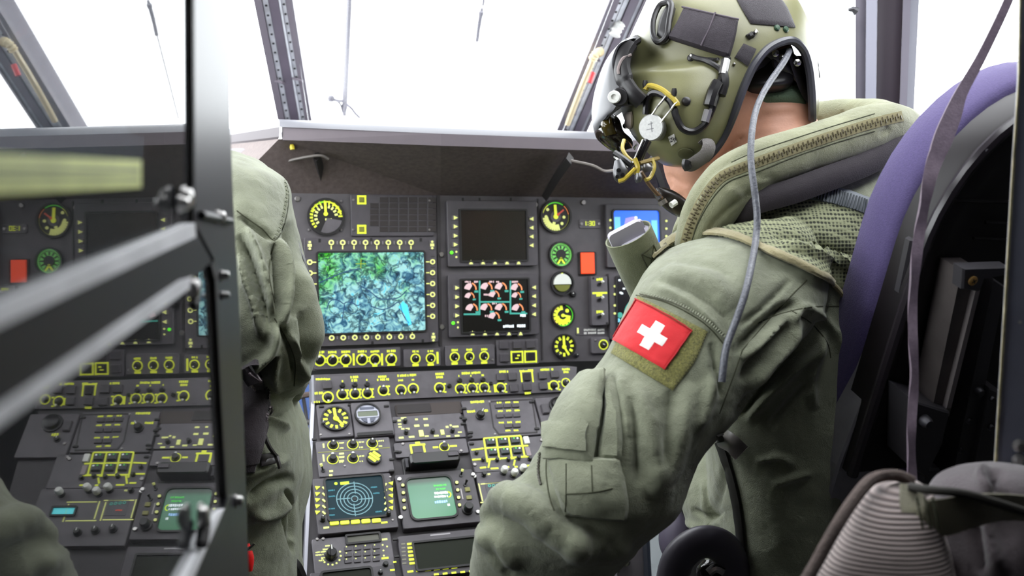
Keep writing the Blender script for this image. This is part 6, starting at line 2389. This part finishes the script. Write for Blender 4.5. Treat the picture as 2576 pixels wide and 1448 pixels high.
# earcup transducer: bright disc with body and wire springs
c0 = H.at(1650, 322)[0]
dirv = (P(1632, 318, 1.0) - CAM).normalized() * -1 + RGT * -0.45 + UPV * .05
dirv.normalize()
rot = dirv.to_track_quat('Z', 'Y').to_matrix().to_4x4()
hp('ear_disc', MB().lathe([(.0165, -.012), (.0165, .010), (.0175, .012), (.0178, .016), (.0165, .0175)], 26, 0, Matrix.Translation(c0) @ rot), mat('disc_aluminium', (150, 150, 148), 0.4, metal=0.5, noise=0.1, nscale=300))
mbx = MB()
for q in ((-.004, .004, .003, .006), (-.006, -.003, .004, -.001), (0.0, .008, .002, -.006)):
    mbx.bar(*q, 0.0012, .0175, .0178, 0, Matrix.Translation(c0) @ rot)
hp('disc_engraving', mbx, mat('engraving_grey', (120, 120, 122), 0.5, metal=.3), False)
for q in ([(1650, 292), (1664, 272), (1682, 250)], [(1672, 306), (1688, 284), (1706, 262)], [(1618, 350), (1604, 368), (1590, 378)], [(1640, 352), (1622, 376), (1606, 396)]):
    hp('wire_spring', MB().tube([H.at(x, y, 0.012)[0] for x, y in catmull(q, 4)], 0.0016, 6), CHR)
hp('yellow_bumper', MB().tube([H.at(x, y, 0.010)[0] for x, y in catmull([(1634, 234), (1642, 224), (1664, 230), (1690, 248), (1704, 262), (1706, 270)], 4)], 0.0036, 8), YELP)
for x, y in ((1636, 222), (1700, 242)):
    hp('bumper_knob', MB().lathe([(.003, -.005), (.004, 0), (.003, .005)], 8, 0, Matrix.Translation(H.at(x, y, .012)[0])), HBLK)
# name label
hp('name_label', ruled(H, [(1681, 344), (1690, 366)], [(1696, 336), (1703, 356)], 5, 5, 0.0006, 0.001), mat('label_white', (206, 204, 200), 0.5))
mbx = MB()
for a_, b_ in (((1685, 349), (1692, 345)), ((1692, 345), (1688, 356)), ((1688, 356), (1695, 352)), ((1694, 344), (1699, 356)), ((1699, 343), (1700, 352)), ((1693, 350), (1699, 347))):
    mbx.tube([H.at(*a_, .0018)[0], H.at(*b_, .0018)[0]], 0.0005, 4)
hp('label_marks', mbx, BLACK, kind='stuff')
# visor: pale curved shell round the brow, smoked inner visor below
outer = catmull([(1598, 88, 1.40), (1562, 106, 1.42), (1524, 152, 1.44), (1500, 215, 1.45), (1489, 272, 1.455), (1491, 318, 1.455), (1500, 348, 1.45)], 6)
inner = catmull([(1594, 96, 1.33), (1556, 112, 1.33), (1540, 152, 1.33), (1548, 196, 1.33), (1572, 240, 1.325), (1552, 274, 1.34), (1512, 292, 1.39)], 6)
mb = MB()
m_ = 14
nt_ = len(outer)
for off in (0.0, 0.003):
    for i in range(nt_):
        o_, q = np.array(outer[i]), np.array(inner[i])
        far = np.array((q[0] + 30, q[1] - 6, 1.57))
        for j in range(m_ + 1):
            t = j / m_
            if t <= .5:
                a = t * 2 * math.pi / 2
                x = q + (o_ - q) * np.array((math.sin(a), math.sin(a), 1 - math.cos(a)))
            else:
                a = (t - .5) * 2 * math.pi / 2
                x = o_ + (far - o_) * np.array((1 - math.cos(a), 1 - math.cos(a), math.sin(a)))
            mb.v.append(tuple(P(x[0], x[1], x[2]) + RGT * off + FWD * off * (1 - 2 * t) * 0.5))
w = m_ + 1
for i in range(nt_ - 1):
    for j in range(m_):
        mb.f.append((i * w + j, i * w + j + 1, (i + 1) * w + j + 1, (i + 1) * w + j))
o = nt_ * w
mb.f += [tuple(x + o for x in q[::-1]) for q in list(mb.f)]
edge = list(range(w)) + [i * w + m_ for i in range(1, nt_)] + [(nt_ - 1) * w + j for j in range(m_ - 1, -1, -1)] + [i * w for i in range(nt_ - 2, 0, -1)]
for i in range(len(edge)):
    a, b = edge[i], edge[(i + 1) % len(edge)]
    mb.f.append((a, a + o, b + o, b))
mb.m = [0] * len(mb.f)
hp('visor', mb, mat('visor_pale', (84, 84, 88), 0.4), label='pale grey visor shell')
hp('visor_gasket', MB().tube(cpath([(1602, 100, 1.345), (1584, 114, 1.34), (1568, 142, 1.335), (1564, 174, 1.33), (1574, 208, 1.325), (1592, 236, 1.32), (1614, 256, 1.32)], 6), [0.007] * 6 + [0.0105] * 18 + [0.009] * 13, 10, flat=(1, 1.3)), HBLK)
hp('gasket_lip', MB().tube(cpath([(1588, 138, 1.325), (1566, 148, 1.322), (1555, 172, 1.318), (1556, 186, 1.318)], 5), 0.0022, 6), mat('lip_grey', (130, 118, 116), 0.4))
hp('smoked_visor', loft([(1500, 292, 1540, 284, 1.42, .03), (1496, 318, 1556, 300, 1.42, .08), (1502, 346, 1566, 330, 1.42, .10), (1524, 368, 1588, 352, 1.42, .08), (1548, 384, 1592, 372, 1.42, .03)], 24), mat('smoked_black', (30, 24, 18), 0.12))
hp('smoked_window', loft([(1514, 290, 1534, 284, 1.375, .01), (1512, 318, 1542, 312, 1.37, .02), (1522, 342, 1552, 336, 1.375, .015)], 16), mat('smoked_amber', (60, 50, 18), 0.1))
# visor pivot and ratchet lever
pv = P(1547, 244, 1.322)
rot = (CAM - pv + RGT * -0.25).normalized().to_track_quat('Z', 'Y').to_matrix().to_4x4()
hp('pivot_base', MB().lathe([(.0125, -.008), (.0125, .002), (.011, .004)], 20, 0, Matrix.Translation(pv + RGT * .006) @ rot), HBLK)
hp('pivot_knob', MB().lathe([(.0085, 0), (.0085, .007), (.0075, .009), (.004, .009), (.0035, .006)], 20, 0, Matrix.Translation(pv) @ rot), WHITE)
hp('ratchet_lever', ruled(H, [(1566, 218), (1584, 228), (1612, 242), (1630, 252)], [(1578, 268), (1594, 266), (1614, 266), (1628, 264)], 12, 6, 0.006, 0.006), mat('lever_grey', (120, 118, 120), 0.4, metal=.3))
for i in range(6):
    x = 1600 + i * 5.4
    hp('lever_ridge', MB().tube([H.at(x, 238 + i * 2.6, 0.0135)[0], H.at(x + 2, 264, 0.0135)[0]], 0.0016, 5), HBLK)
hp('side_bracket', ruled(H, [(1574, 282), (1578, 300), (1572, 318)], [(1592, 280), (1594, 302), (1592, 322)], 8, 4, 0.003, 0.003), mat('bracket_pale', (176, 164, 156), 0.35, metal=.3))
hp('bracket_screw', MB().lathe([(.004, 0), (.004, .002), (.002, .003)], 10, 0, Matrix.Translation(H.at(1583, 312, .006)[0]) @ rot), CHR)
# jaw boom hardware: rods, clamp jaws, screws in chrome and yellow
for q, r, m_ in (([(1628, 352, 1.275), (1616, 378, 1.275), (1602, 412, 1.28)], .0045, RUBB), ([(1618, 352, 1.272), (1606, 380, 1.272), (1592, 412, 1.275)], .002, CHR), ([(1636, 356, 1.278), (1622, 384, 1.278), (1610, 416, 1.28)], .002, CHR),
                 ([(1570, 352, 1.30), (1566, 372, 1.29), (1576, 392, 1.285), (1592, 406, 1.28)], .0026, YELP), ([(1596, 398, 1.27), (1604, 420, 1.27), (1600, 440, 1.27)], .0032, YELP), ([(1598, 424, 1.268), (1582, 440, 1.268), (1568, 452, 1.268), (1556, 456, 1.268)], .0028, YELP),
                 ([(1546, 384, 1.285), (1570, 400, 1.278), (1592, 418, 1.275)], .004, RUBB), ([(1548, 394, 1.287), (1560, 404, 1.28), (1578, 422, 1.277)], .003, CHR), ([(1608, 410, 1.275), (1640, 402, 1.29), (1656, 398, 1.30)], .0028, mat('brass_rod', (150, 130, 80), 0.35, metal=.5)), ([(1640, 400, 1.29), (1646, 420, 1.285), (1636, 446, 1.28), (1624, 452, 1.275)], .0026, YELP)):
    hp('boom_rod', MB().tube(cpath(q, 5), r, 7), m_)
for q, m_ in (([(1546, 404, 1562, 398, 1.278, .006), (1542, 430, 1578, 420, 1.275, .010), (1546, 452, 1580, 440, 1.275, .010), (1560, 462, 1572, 458, 1.276, .006)], mat('jaw_steel', (96, 96, 98), 0.35, metal=.8)), ([(1598, 436, 1612, 434, 1.268, .008), (1596, 450, 1616, 446, 1.268, .012), (1600, 460, 1612, 458, 1.268, .008)], mat('jaw_steel', (96, 96, 98), 0.35, metal=.8)), ([(1616, 414, 1632, 410, 1.278, .005), (1614, 424, 1642, 420, 1.278, .008), (1622, 434, 1640, 430, 1.278, .006)], mat('fitting_grey', (110, 108, 106), .3, metal=.7))):
    hp('clamp_jaw', loft(q, 12, 3), m_)
for x, y, r in ((1556, 428, .003), (1566, 440, .003), (1552, 444, .0025)):
    hp('clamp_hole', MB().lathe([(r, 0), (r, .002), (r * .5, .0025)], 8, 0, Matrix.Translation(P(x, y, 1.267)) @ Matrix.Rotation(math.pi / 2, 4, 'X')), RUBB)
# microphone on its boom
hp('mic_boom', MB().tube(cpath([(1612, 432, 1.275), (1632, 462, 1.285), (1652, 486, 1.30), (1664, 498, 1.31)], 6), 0.0028, 7), mat('boom_brown', (110, 84, 60), 0.4))
hp('microphone', loft([(1646, 474, 1664, 470, 1.325, .01), (1652, 500, 1690, 478, 1.33, .03), (1672, 524, 1716, 494, 1.335, .036), (1700, 542, 1736, 514, 1.34, .034), (1726, 550, 1746, 532, 1.345, .016)], 18), mat('mic_black', (34, 28, 26), 0.3))
for q, r, m_ in (([(1650, 484, 1.305), (1660, 500, 1.305)], .004, CHR), ([(1664, 504, 1.30), (1670, 514, 1.30)], .006, mat('mic_ring', (120, 116, 108), .3, metal=.6)), ([(1688, 516, 1.305), (1700, 508, 1.308)], .0045, WHITE)):
    hp('mic_fitting', MB().tube([P(*x) for x in q], r, 8), m_)
# chin strap
hp('chin_strap', MB().tube(cpath([(1764, 362, 1.31), (1778, 352, 1.305), (1784, 366, 1.30), (1776, 388, 1.30), (1756, 404, 1.305), (1736, 416, 1.31), (1722, 414, 1.315)], 6), 0.010, 8, flat=(.25, 1), up=UPV), mat('chin_webbing', (110, 106, 104), 0.6, bump=0.5, bscale=500))
hp('strap_end', MB().tube(cpath([(1728, 404, 1.303), (1726, 414, 1.303), (1732, 424, 1.305)], 3), 0.006, 6), HBLK)
hp('chin_snap', MB().tube(cpath([(1752, 352, 1.312), (1762, 338, 1.312), (1780, 334, 1.315), (1786, 340, 1.32)], 4), 0.0035, 6), HBLK)
hp('far_clip', MB().tube(cpath([(2050, 150, 1.44), (2056, 172, 1.44), (2060, 196, 1.44)], 4), [0.004] * 4 + [0.0025] * 5, 6), DARKM)

# ---- cord from the helmet down across the back (a thing that hangs from it)
cord = catmull([(1986, 128, 1.34), (1972, 156, 1.32), (1944, 195, 1.30), (1916, 240, 1.27), (1898, 290, 1.24), (1890, 350, 1.21), (1889, 410, 1.195), (1897, 470, 1.185), (1905, 540, 1.18), (1902, 600, 1.175), (1890, 670, 1.15), (1874, 740, 1.115), (1850, 810, 1.10), (1830, 862, 1.10), (1822, 900, 1.105), (1816, 960, 1.12)], 6)
cpts = []
for x, y, d in cord:
    p_ = P(x, y, d)
    if y > 330:
        best = d
        for sf in (S, CS):
            loc = sf.b.ray_cast(CAM, ray(x, y).normalized(), 4.0)[0]
            if loc is not None:
                best = min(best, pix(loc)[2] - 0.016)
        p_ = P(x, y, best)
    cpts.append(p_)
for _ in range(6):
    cpts = [cpts[0]] + [(cpts[i - 1] + cpts[i] * 2 + cpts[i + 1]) / 4 for i in range(1, len(cpts) - 1)] + [cpts[-1]]
mbc = MB().tube(cpts, 0.0042, 9)
solo('helmet_cord', mbc, mat('cord_grey', (84, 86, 94), 0.4, noise=0.25, nscale=250, bump=0.5, bscale=400), 'long grey braided cord running from the helmet down the back', 'cable', smooth=True)
# ================================================================== second pilot at the left, mostly behind the glass door
cop = thing('person', 'second pilot in olive suit seen from behind beside the glass door', 'person', P(560, 1448, 1.36))
ct = loft([(330, 420, 560, 372, 1.40, .12), (240, 470, 668, 420, 1.36, .20), (200, 560, 700, 520, 1.35, .24), (200, 700, 690, 680, 1.35, .26), (230, 900, 680, 880, 1.36, .26), (260, 1080, 690, 1080, 1.37, .27), (270, 1260, 740, 1250, 1.37, .27), (280, 1500, 740, 1500, 1.38, .27)], 40)
ca = loft([(500, 366, 640, 402, 1.33, .08), (520, 400, 712, 452, 1.31, .14), (540, 470, 734, 540, 1.29, .165), (560, 560, 752, 620, 1.275, .17), (575, 660, 776, 710, 1.265, .17), (588, 760, 796, 820, 1.26, .17), (600, 850, 800, 866, 1.26, .165), (596, 918, 786, 920, 1.27, .15), (640, 955, 765, 975, 1.30, .13), (690, 990, 730, 1000, 1.33, .09)], 36)
cf = loft([(640, 900, 770, 960, 1.34, .12), (660, 940, 760, 1000, 1.44, .11), (660, 980, 740, 1020, 1.54, .10), (650, 1010, 710, 1030, 1.62, .09)], 24)
ch = loft([(560, 940, 690, 900, 1.34, .10), (560, 1010, 722, 1010, 1.33, .18), (556, 1100, 744, 1090, 1.325, .22), (550, 1200, 750, 1190, 1.325, .22), (560, 1300, 724, 1280, 1.33, .20), (580, 1360, 700, 1350, 1.35, .16)], 32)
cl = loft([(650, 1000, 740, 990, 1.52, .10), (660, 1100, 768, 1080, 1.52, .13), (670, 1220, 776, 1210, 1.51, .14), (660, 1340, 752, 1330, 1.50, .14), (640, 1460, 758, 1450, 1.48, .14), (600, 1600, 760, 1600, 1.5, .14)], 24)
cs = remesh([ct, ca, cf, ch, cl], 0.0036, 8)
CZ = (0.9, 1.34)
sculpt(cs, [
    ([(600, 545), (640, 566), (690, 604)], 7, -5, '^', CZ),
    ([(620, 570), (650, 640), (672, 720), (690, 800)], 9, 9, '^', CZ),
    ([(600, 590), (634, 680), (660, 760), (676, 830)], 9, -9, '^', CZ),
    ([(604, 640), (628, 720), (650, 790), (660, 850)], 9, 8, '^', CZ),
    ([(690, 610), (700, 680), (700, 740), (692, 800)], 9, -9, '^', CZ),
    ([(700, 600), (716, 680), (716, 760), (706, 830)], 10, 8, '^', CZ),
    ([(722, 560), (740, 660), (746, 740), (740, 800)], 12, -10, '^', CZ),
    ([(750, 660), (774, 750), (790, 830), (784, 900)], 12, 6, '^', CZ),
    ([(690, 800), (720, 850), (740, 900), (744, 960)], 9, -8, '^', CZ),
    ([(600, 930), (650, 912), (690, 870), (700, 800)], 10, 9, '^', CZ),
    ([(620, 950), (664, 930), (700, 890)], 8, -10, '^', CZ),
    ([(710, 830), (740, 870), (760, 930), (750, 970)], 10, 6, '^', CZ),
    ([(700, 880), (690, 940), (710, 985)], 8, 6, '^', CZ),
    ([(760, 780), (770, 850), (756, 930)], 9, -7, '^', CZ),
    ([(660, 1020), (690, 1040), (720, 1050)], 8, -5, '^'), ([(660, 1050), (700, 1064), (726, 1080)], 8, 5, '^'),
    ([(620, 1260), (680, 1220), (740, 1200)], 12, -7, '^'), ([(630, 1300), (690, 1290), (730, 1250)], 14, 5, '^'),
    ([(600, 1200), (660, 1180), (730, 1150)], 12, 4, '^'), ([(720, 1230), (735, 1280), (740, 1360)], 6, -6, '^'), ([(712, 1280), (724, 1330), (740, 1390)], 6, -6, '^'),
], 2.0)
wrinkle(cs, 0.002, 20, 33)
wrinkle(cs, 0.0012, 50, 12)
smoothall(cs)
cs.materials.clear()
cs.materials.append(SUIT)
CSF = Surf(cs)
csu = part('flight_suit', cs, None, cop, world=True, label='olive flight suit of the second pilot')
part('seam', line(CSF, [(596, 530), (620, 548), (660, 576), (692, 604), (716, 560), (726, 500), (720, 460)], 0.0009, 0.0), SEAMM, csu, True, world=True)
part('gathered_seam', stitches(CSF, [(716, 455), (720, 490), (714, 530), (704, 570), (690, 600)], 6, 0.0024, 0.0, 0.6), SUIT, csu, True, world=True, kind='stuff')
part('seam', line(CSF, [(690, 800), (720, 850), (742, 905), (740, 970)], 0.0008, 0.0), SEAMM, csu, True, world=True)
part('seam', line(CSF, [(690, 610), (676, 680), (690, 760)], 0.001, 0.0), SEAMM, csu, True, world=True)
part('black_cord', MB().tube(cpath([(742, 585, 1.30), (760, 650, 1.28), (780, 720, 1.27), (784, 770, 1.27)], 6), [0.002] * 6 + [0.004] * 13, 6), RUBB, cop, True, world=True)
bk_ = fabric('bag_black_violet', (54, 46, 52))
pb = part('leg_pouch', ruled(CSF, [(600, 935), (604, 1020), (612, 1120), (620, 1190)], [(650, 905), (668, 980), (668, 1060), (640, 1190)], 20, 10, 0.002, 0.008, True, 0.004), bk_, cop, True, world=True)
part('pouch_zip', stitches(CSF, [(644, 930), (658, 980), (660, 1040), (652, 1070)], 4, 0.0016, 0.012, 0.4), mat('zip_grey', (110, 100, 104), 0.4, metal=.4), pb, world=True, kind='stuff')
part('zip_pull', line(CSF, [(650, 1080), (664, 1120), (684, 1150), (692, 1172)], 0.0028, 0.008), mat('cord_black', (40, 36, 34), 0.5), pb, True, world=True)
part('pull_tab', ruled(CSF, [(648, 1142), (654, 1178)], [(678, 1136), (688, 1170)], 5, 5, 0.006, 0.003), mat('tab_black', (36, 32, 34), 0.4), pb, True, world=True)
part('thigh_strap', MB().tube(cpath([(690, 1340, 1.42), (705, 1390, 1.41), (735, 1440, 1.42), (750, 1480, 1.43)], 6), 0.012, 8, flat=(1.2, .4)), mat('strap_violet', (74, 66, 78), 0.7), cop, True, world=True)
part('strap_buckle', MB().tube(cpath([(722, 1400, 1.40), (744, 1420, 1.40), (758, 1450, 1.41)], 4), 0.008, 6), HBLK, cop, True, world=True)
part('pocket_loop', MB().tube(cpath([(684, 1370, 1.40), (692, 1420, 1.38), (706, 1470, 1.38)], 4), 0.014, 10, flat=(1, .5)), SUIT, cop, True, world=True)
# head and helmet of the second pilot, hidden behind the door
hd = loft([(400, 60, 470, 55, 1.42, .06), (340, 110, 530, 105, 1.42, .17), (310, 190, 555, 190, 1.42, .22), (312, 270, 555, 270, 1.42, .22), (350, 340, 520, 340, 1.42, .16)], 24)
part('helmet', remesh([hd], 0.006, 4), HELM, cop, True, world=True).data.materials.append(HELM)
part('helmet_rim', MB().tube(cpath([(318, 290, 1.36), (350, 330, 1.34), (430, 345, 1.325), (510, 330, 1.34), (548, 285, 1.37)], 6), 0.006, 8), RUBB, cop, True, world=True)
part('helmet_velcro', MB().tube(cpath([(380, 90, 1.36), (430, 84, 1.35), (480, 92, 1.36)], 4), 0.02, 10, flat=(1, .3)), VELC, cop, True, world=True)
nk = loft([(380, 300, 500, 300, 1.42, .12), (370, 400, 520, 390, 1.42, .13), (350, 450, 540, 440, 1.41, .12)], 18)
part('body', nk, SKIN, cop, True, world=True)
# red handle beside the seat
rh = thing('red_handle', 'small red lever grip at the foot of the glass door', 'handle', P(630, 1440, 1.2))
part('grip', loft([(622, 1386, 634, 1384, 1.2, .006), (618, 1404, 638, 1400, 1.2, .012), (620, 1424, 637, 1420, 1.2, .012), (624, 1438, 634, 1436, 1.2, .006)], 14), mat('handle_red', (222, 20, 22), 0.4), rh, True, world=True)
part('guard_wire', MB().tube([P(616, 1388, 1.19), P(640, 1366, 1.19)], 0.0014, 6), CHR, rh, True, world=True)
part('cap', loft([(614, 1368, 628, 1366, 1.2, .006), (616, 1376, 630, 1374, 1.2, .008)], 10), MATS['handle_red'], rh, True, world=True)
# co-pilot seat behind the door
cst = thing('copilot_seat', 'dark crew seat behind the glass door under the second pilot', 'seat', P(170, 1448, 1.1))
part('back', MB().rbox(-.17, .17, -.5, .12, -.03, .03, .08, 0, .01, 6, mtx=Matrix.Translation(P(170, 900, 1.10)) @ Matrix((EX, UP, NB)).transposed().to_4x4()), SHELL, cst, True, world=True)
part('cushion', MB().rbox(-.17, .17, -.5, .10, .0, .04, .08, 0, .01, 6, mtx=Matrix.Translation(P(190, 900, 1.16)) @ Matrix((EX, UP, NB)).transposed().to_4x4()), PURP, cst, True, world=True)

# ================================================================== rucksack bottom right
def rib_build(nt, b):
    L = nt.links.new
    tc = nt.nodes.new('ShaderNodeTexCoord')
    n = nt.nodes.new('ShaderNodeTexNoise')
    n.inputs['Scale'].default_value = 14
    L(tc.outputs['Object'], n.inputs['Vector'])
    wv = nt.nodes.new('ShaderNodeTexWave')
    wv.bands_direction = 'Z'
    wv.inputs['Scale'].default_value = 105
    wv.inputs['Distortion'].default_value = 1.0
    wv.inputs['Detail Scale'].default_value = 0.25
    L(tc.outputs['Object'], wv.inputs['Vector'])
    r = ramp(nt, [(0.0, (88, 77, 76)), (0.4, (132, 119, 117)), (1.0, (164, 150, 146))])
    L(wv.outputs['Fac'], r.inputs[0])
    L(r.outputs[0], b.inputs['Base Color'])
    b.inputs['Roughness'].default_value = 0.9
    b.inputs['Sheen Weight'].default_value = 0.3
    bp = nt.nodes.new('ShaderNodeBump')
    bp.inputs['Strength'].default_value = 0.7
    bp.inputs['Distance'].default_value = 0.003
    L(wv.outputs['Fac'], bp.inputs['Height'])
    L(bp.outputs[0], b.inputs['Normal'])


RIB = nodes_mat('ribbed_grey_brown_fabric', rib_build)
bag = thing('rucksack', 'grey-brown ribbed rucksack with olive strap in the bottom right corner', 'bag', P(2350, 1448, 0.80))
bb = loft([(2220, 1196, 2300, 1200, .83, .03), (2170, 1225, 2330, 1230, .80, .05), (2130, 1285, 2350, 1290, .785, .07), (2080, 1370, 2370, 1370, .775, .08), (2030, 1460, 2390, 1460, .77, .09), (1980, 1600, 2420, 1600, .765, .10), (1960, 1760, 2430, 1760, .765, .10)], 30)
b2 = loft([(2420, 1165, 2500, 1160, .86, .03), (2370, 1195, 2600, 1180, .85, .08), (2350, 1250, 2660, 1240, .84, .12), (2340, 1340, 2680, 1330, .84, .14), (2330, 1460, 2700, 1460, .83, .15), (2330, 1700, 2700, 1700, .83, .15)], 30)
bm1 = remesh([bb], 0.0045, 5)
wrinkle(bm1, 0.003, 22, 4)
smoothall(bm1)
bm1.materials.clear()
bm1.materials.append(RIB)
B1 = Surf(bm1)
bp1 = part('main_pocket', bm1, None, bag, world=True)
bm2 = remesh([b2], 0.0045, 5)
sculpt(bm2, [([(2480, 1170), (2470, 1200), (2500, 1250)], 14, 8, '^'), ([(2500, 1180), (2500, 1220), (2530, 1260)], 12, -10, '^'), ([(2440, 1300), (2460, 1380), (2470, 1448)], 16, -12, '^'), ([(2480, 1290), (2500, 1380), (2520, 1448)], 14, 9, '^'), ([(2390, 1300), (2400, 1400), (2400, 1448)], 12, 6, '^')])
wrinkle(bm2, 0.004, 20, 14)
smoothall(bm2)
bm2.materials.clear()
bm2.materials.append(mat('bag_grey_violet', (70, 62, 66), 0.9, noise=0.15, nscale=30, bump=0.4, bscale=500, sheen=.3))
B2 = Surf(bm2)
part('side_pocket', bm2, None, bag, world=True)
CRD = mat('bag_piping', (92, 80, 76), 0.95, noise=0.2, nscale=300, bump=0.9, bscale=600)
part('piping', MB().tube(cpath([(2010, 1490, .725), (2050, 1420, .735), (2100, 1330, .745), (2145, 1260, .76), (2185, 1212, .775), (2222, 1196, .785), (2260, 1196, .79), (2296, 1212, .79)], 6), 0.0048, 9), CRD, bag, True, world=True)
WBO = fabric('bag_webbing_olive', (118, 114, 94), 1200, 0.6, 0.2)
mb = MB()
sp_ = catmull([(2290, 1222, .772, 26), (2310, 1290, .752, 40), (2370, 1300, .75, 46), (2440, 1285, .755, 42), (2520, 1275, .765, 34), (2620, 1280, .775, 30)], 8)
for i, q in enumerate(sp_):
    t = (P(*sp_[min(i + 1, len(sp_) - 1)][:3]) - P(*sp_[max(i - 1, 0)][:3])).normalized()
    sd = t.cross(FWD).normalized()
    nn = sd.cross(t).normalized() * 0.0015
    c = P(*q[:3])
    hw = q[3] * q[2] / FPX
    mb.v += [tuple(c + sd * hw + nn), tuple(c - sd * hw + nn), tuple(c - sd * hw - nn), tuple(c + sd * hw - nn)]
    if i:
        o = (i - 1) * 4
        mb.f += [(o + j, o + (j + 1) % 4, o + 4 + (j + 1) % 4, o + 4 + j) for j in range(4)]
mb.m = [0] * len(mb.f)
st_ = part('webbing_strap', mb, WBO, bag, True, world=True)
part('strap_cord', MB().tube(cpath([(2290, 1224, .768), (2340, 1232, .755), (2420, 1240, .75), (2500, 1262, .755), (2620, 1300, .765)], 6), 0.0035, 8), mat('strap_edge', (46, 44, 40), 0.8), bag, True, world=True)
for x in (2306, 2326, 2346):
    part('stitch_row', MB().tube(cpath([(x, 1250, .745), (x + 8, 1290, .742), (x + 16, 1330, .742)], 4), 0.0009, 5), SEAMM, st_, True, world=True)

# ================================================================== small things low between the legs
cy = thing('control_stick', 'glossy black rounded grip below the pilot arm at the bottom', 'control stick', P(1760, 1448, 1.3))
part('grip_ring', MB().tube(cpath([(1690, 1470, 1.30), (1704, 1410, 1.295), (1740, 1372, 1.29), (1786, 1362, 1.29), (1826, 1384, 1.30), (1846, 1430, 1.31), (1850, 1490, 1.32)], 6), 0.022, 14, flat=(1, .7)), mat('grip_gloss', (66, 62, 72), 0.4), cy, True, world=True)
part('hub', loft([(1768, 1408, 1810, 1404, 1.32, .02), (1752, 1428, 1830, 1424, 1.32, .04), (1756, 1460, 1834, 1460, 1.32, .04)], 18), mat('hub_black', (18, 16, 18), 0.1), cy, True, world=True)
part('chrome_pin', MB().tube(cpath([(1782, 1440, 1.295), (1800, 1428, 1.295), (1820, 1436, 1.295)], 4), 0.006, 8), CHR, cy, True, world=True)
st2 = thing('seat_armrest', 'grey-violet padded armrest beneath the pilot elbow', 'armrest', P(1690, 1400, 1.62))
part('pad', loft([(1690, 1280, 1712, 1284, 1.62, .03), (1664, 1320, 1738, 1330, 1.62, .06), (1660, 1370, 1742, 1390, 1.62, .07), (1684, 1430, 1736, 1440, 1.62, .06), (1700, 1500, 1740, 1500, 1.62, .03)], 18), mat('pad_violet_grey', (76, 70, 86), 0.6), st2, True, world=True)
part('bracket', MB().tube([P(1720, 1440, 1.66), P(1730, 1560, 1.70)], 0.012, 8), DARKM, st2, True, world=True)
fp = thing('pedal_bracket', 'dark bolted bracket in the footwell right of the pedestal', 'bracket', P(1600, 1440, 1.9))
part('upright', MB().tube([P(1624, 1340, 1.93), P(1628, 1420, 1.91), P(1634, 1520, 1.88)], 0.008, 6), mat('frame_blue_black', (30, 34, 44), 0.4), fp, True, world=True)
part('plate', MB().add([P(1530, 1400, 1.93), P(1622, 1360, 1.93), P(1628, 1540, 1.9), P(1530, 1560, 1.9), P(1530, 1400, 1.95), P(1622, 1360, 1.95), P(1628, 1540, 1.92), P(1530, 1560, 1.92)], [(0, 1, 2, 3), (7, 6, 5, 4), (0, 4, 5, 1), (1, 5, 6, 2), (2, 6, 7, 3), (3, 7, 4, 0)]), BEZEL, fp, world=True)
for x, y in ((1575, 1412), (1548, 1432)):
    part('bolt', MB().lathe([(.008, 0), (.008, .004), (.004, .006)], 10, 0, Matrix.Translation(P(x, y, 1.92)) @ Matrix.Rotation(math.pi / 2, 4, 'X')), CHR, fp, True, world=True)
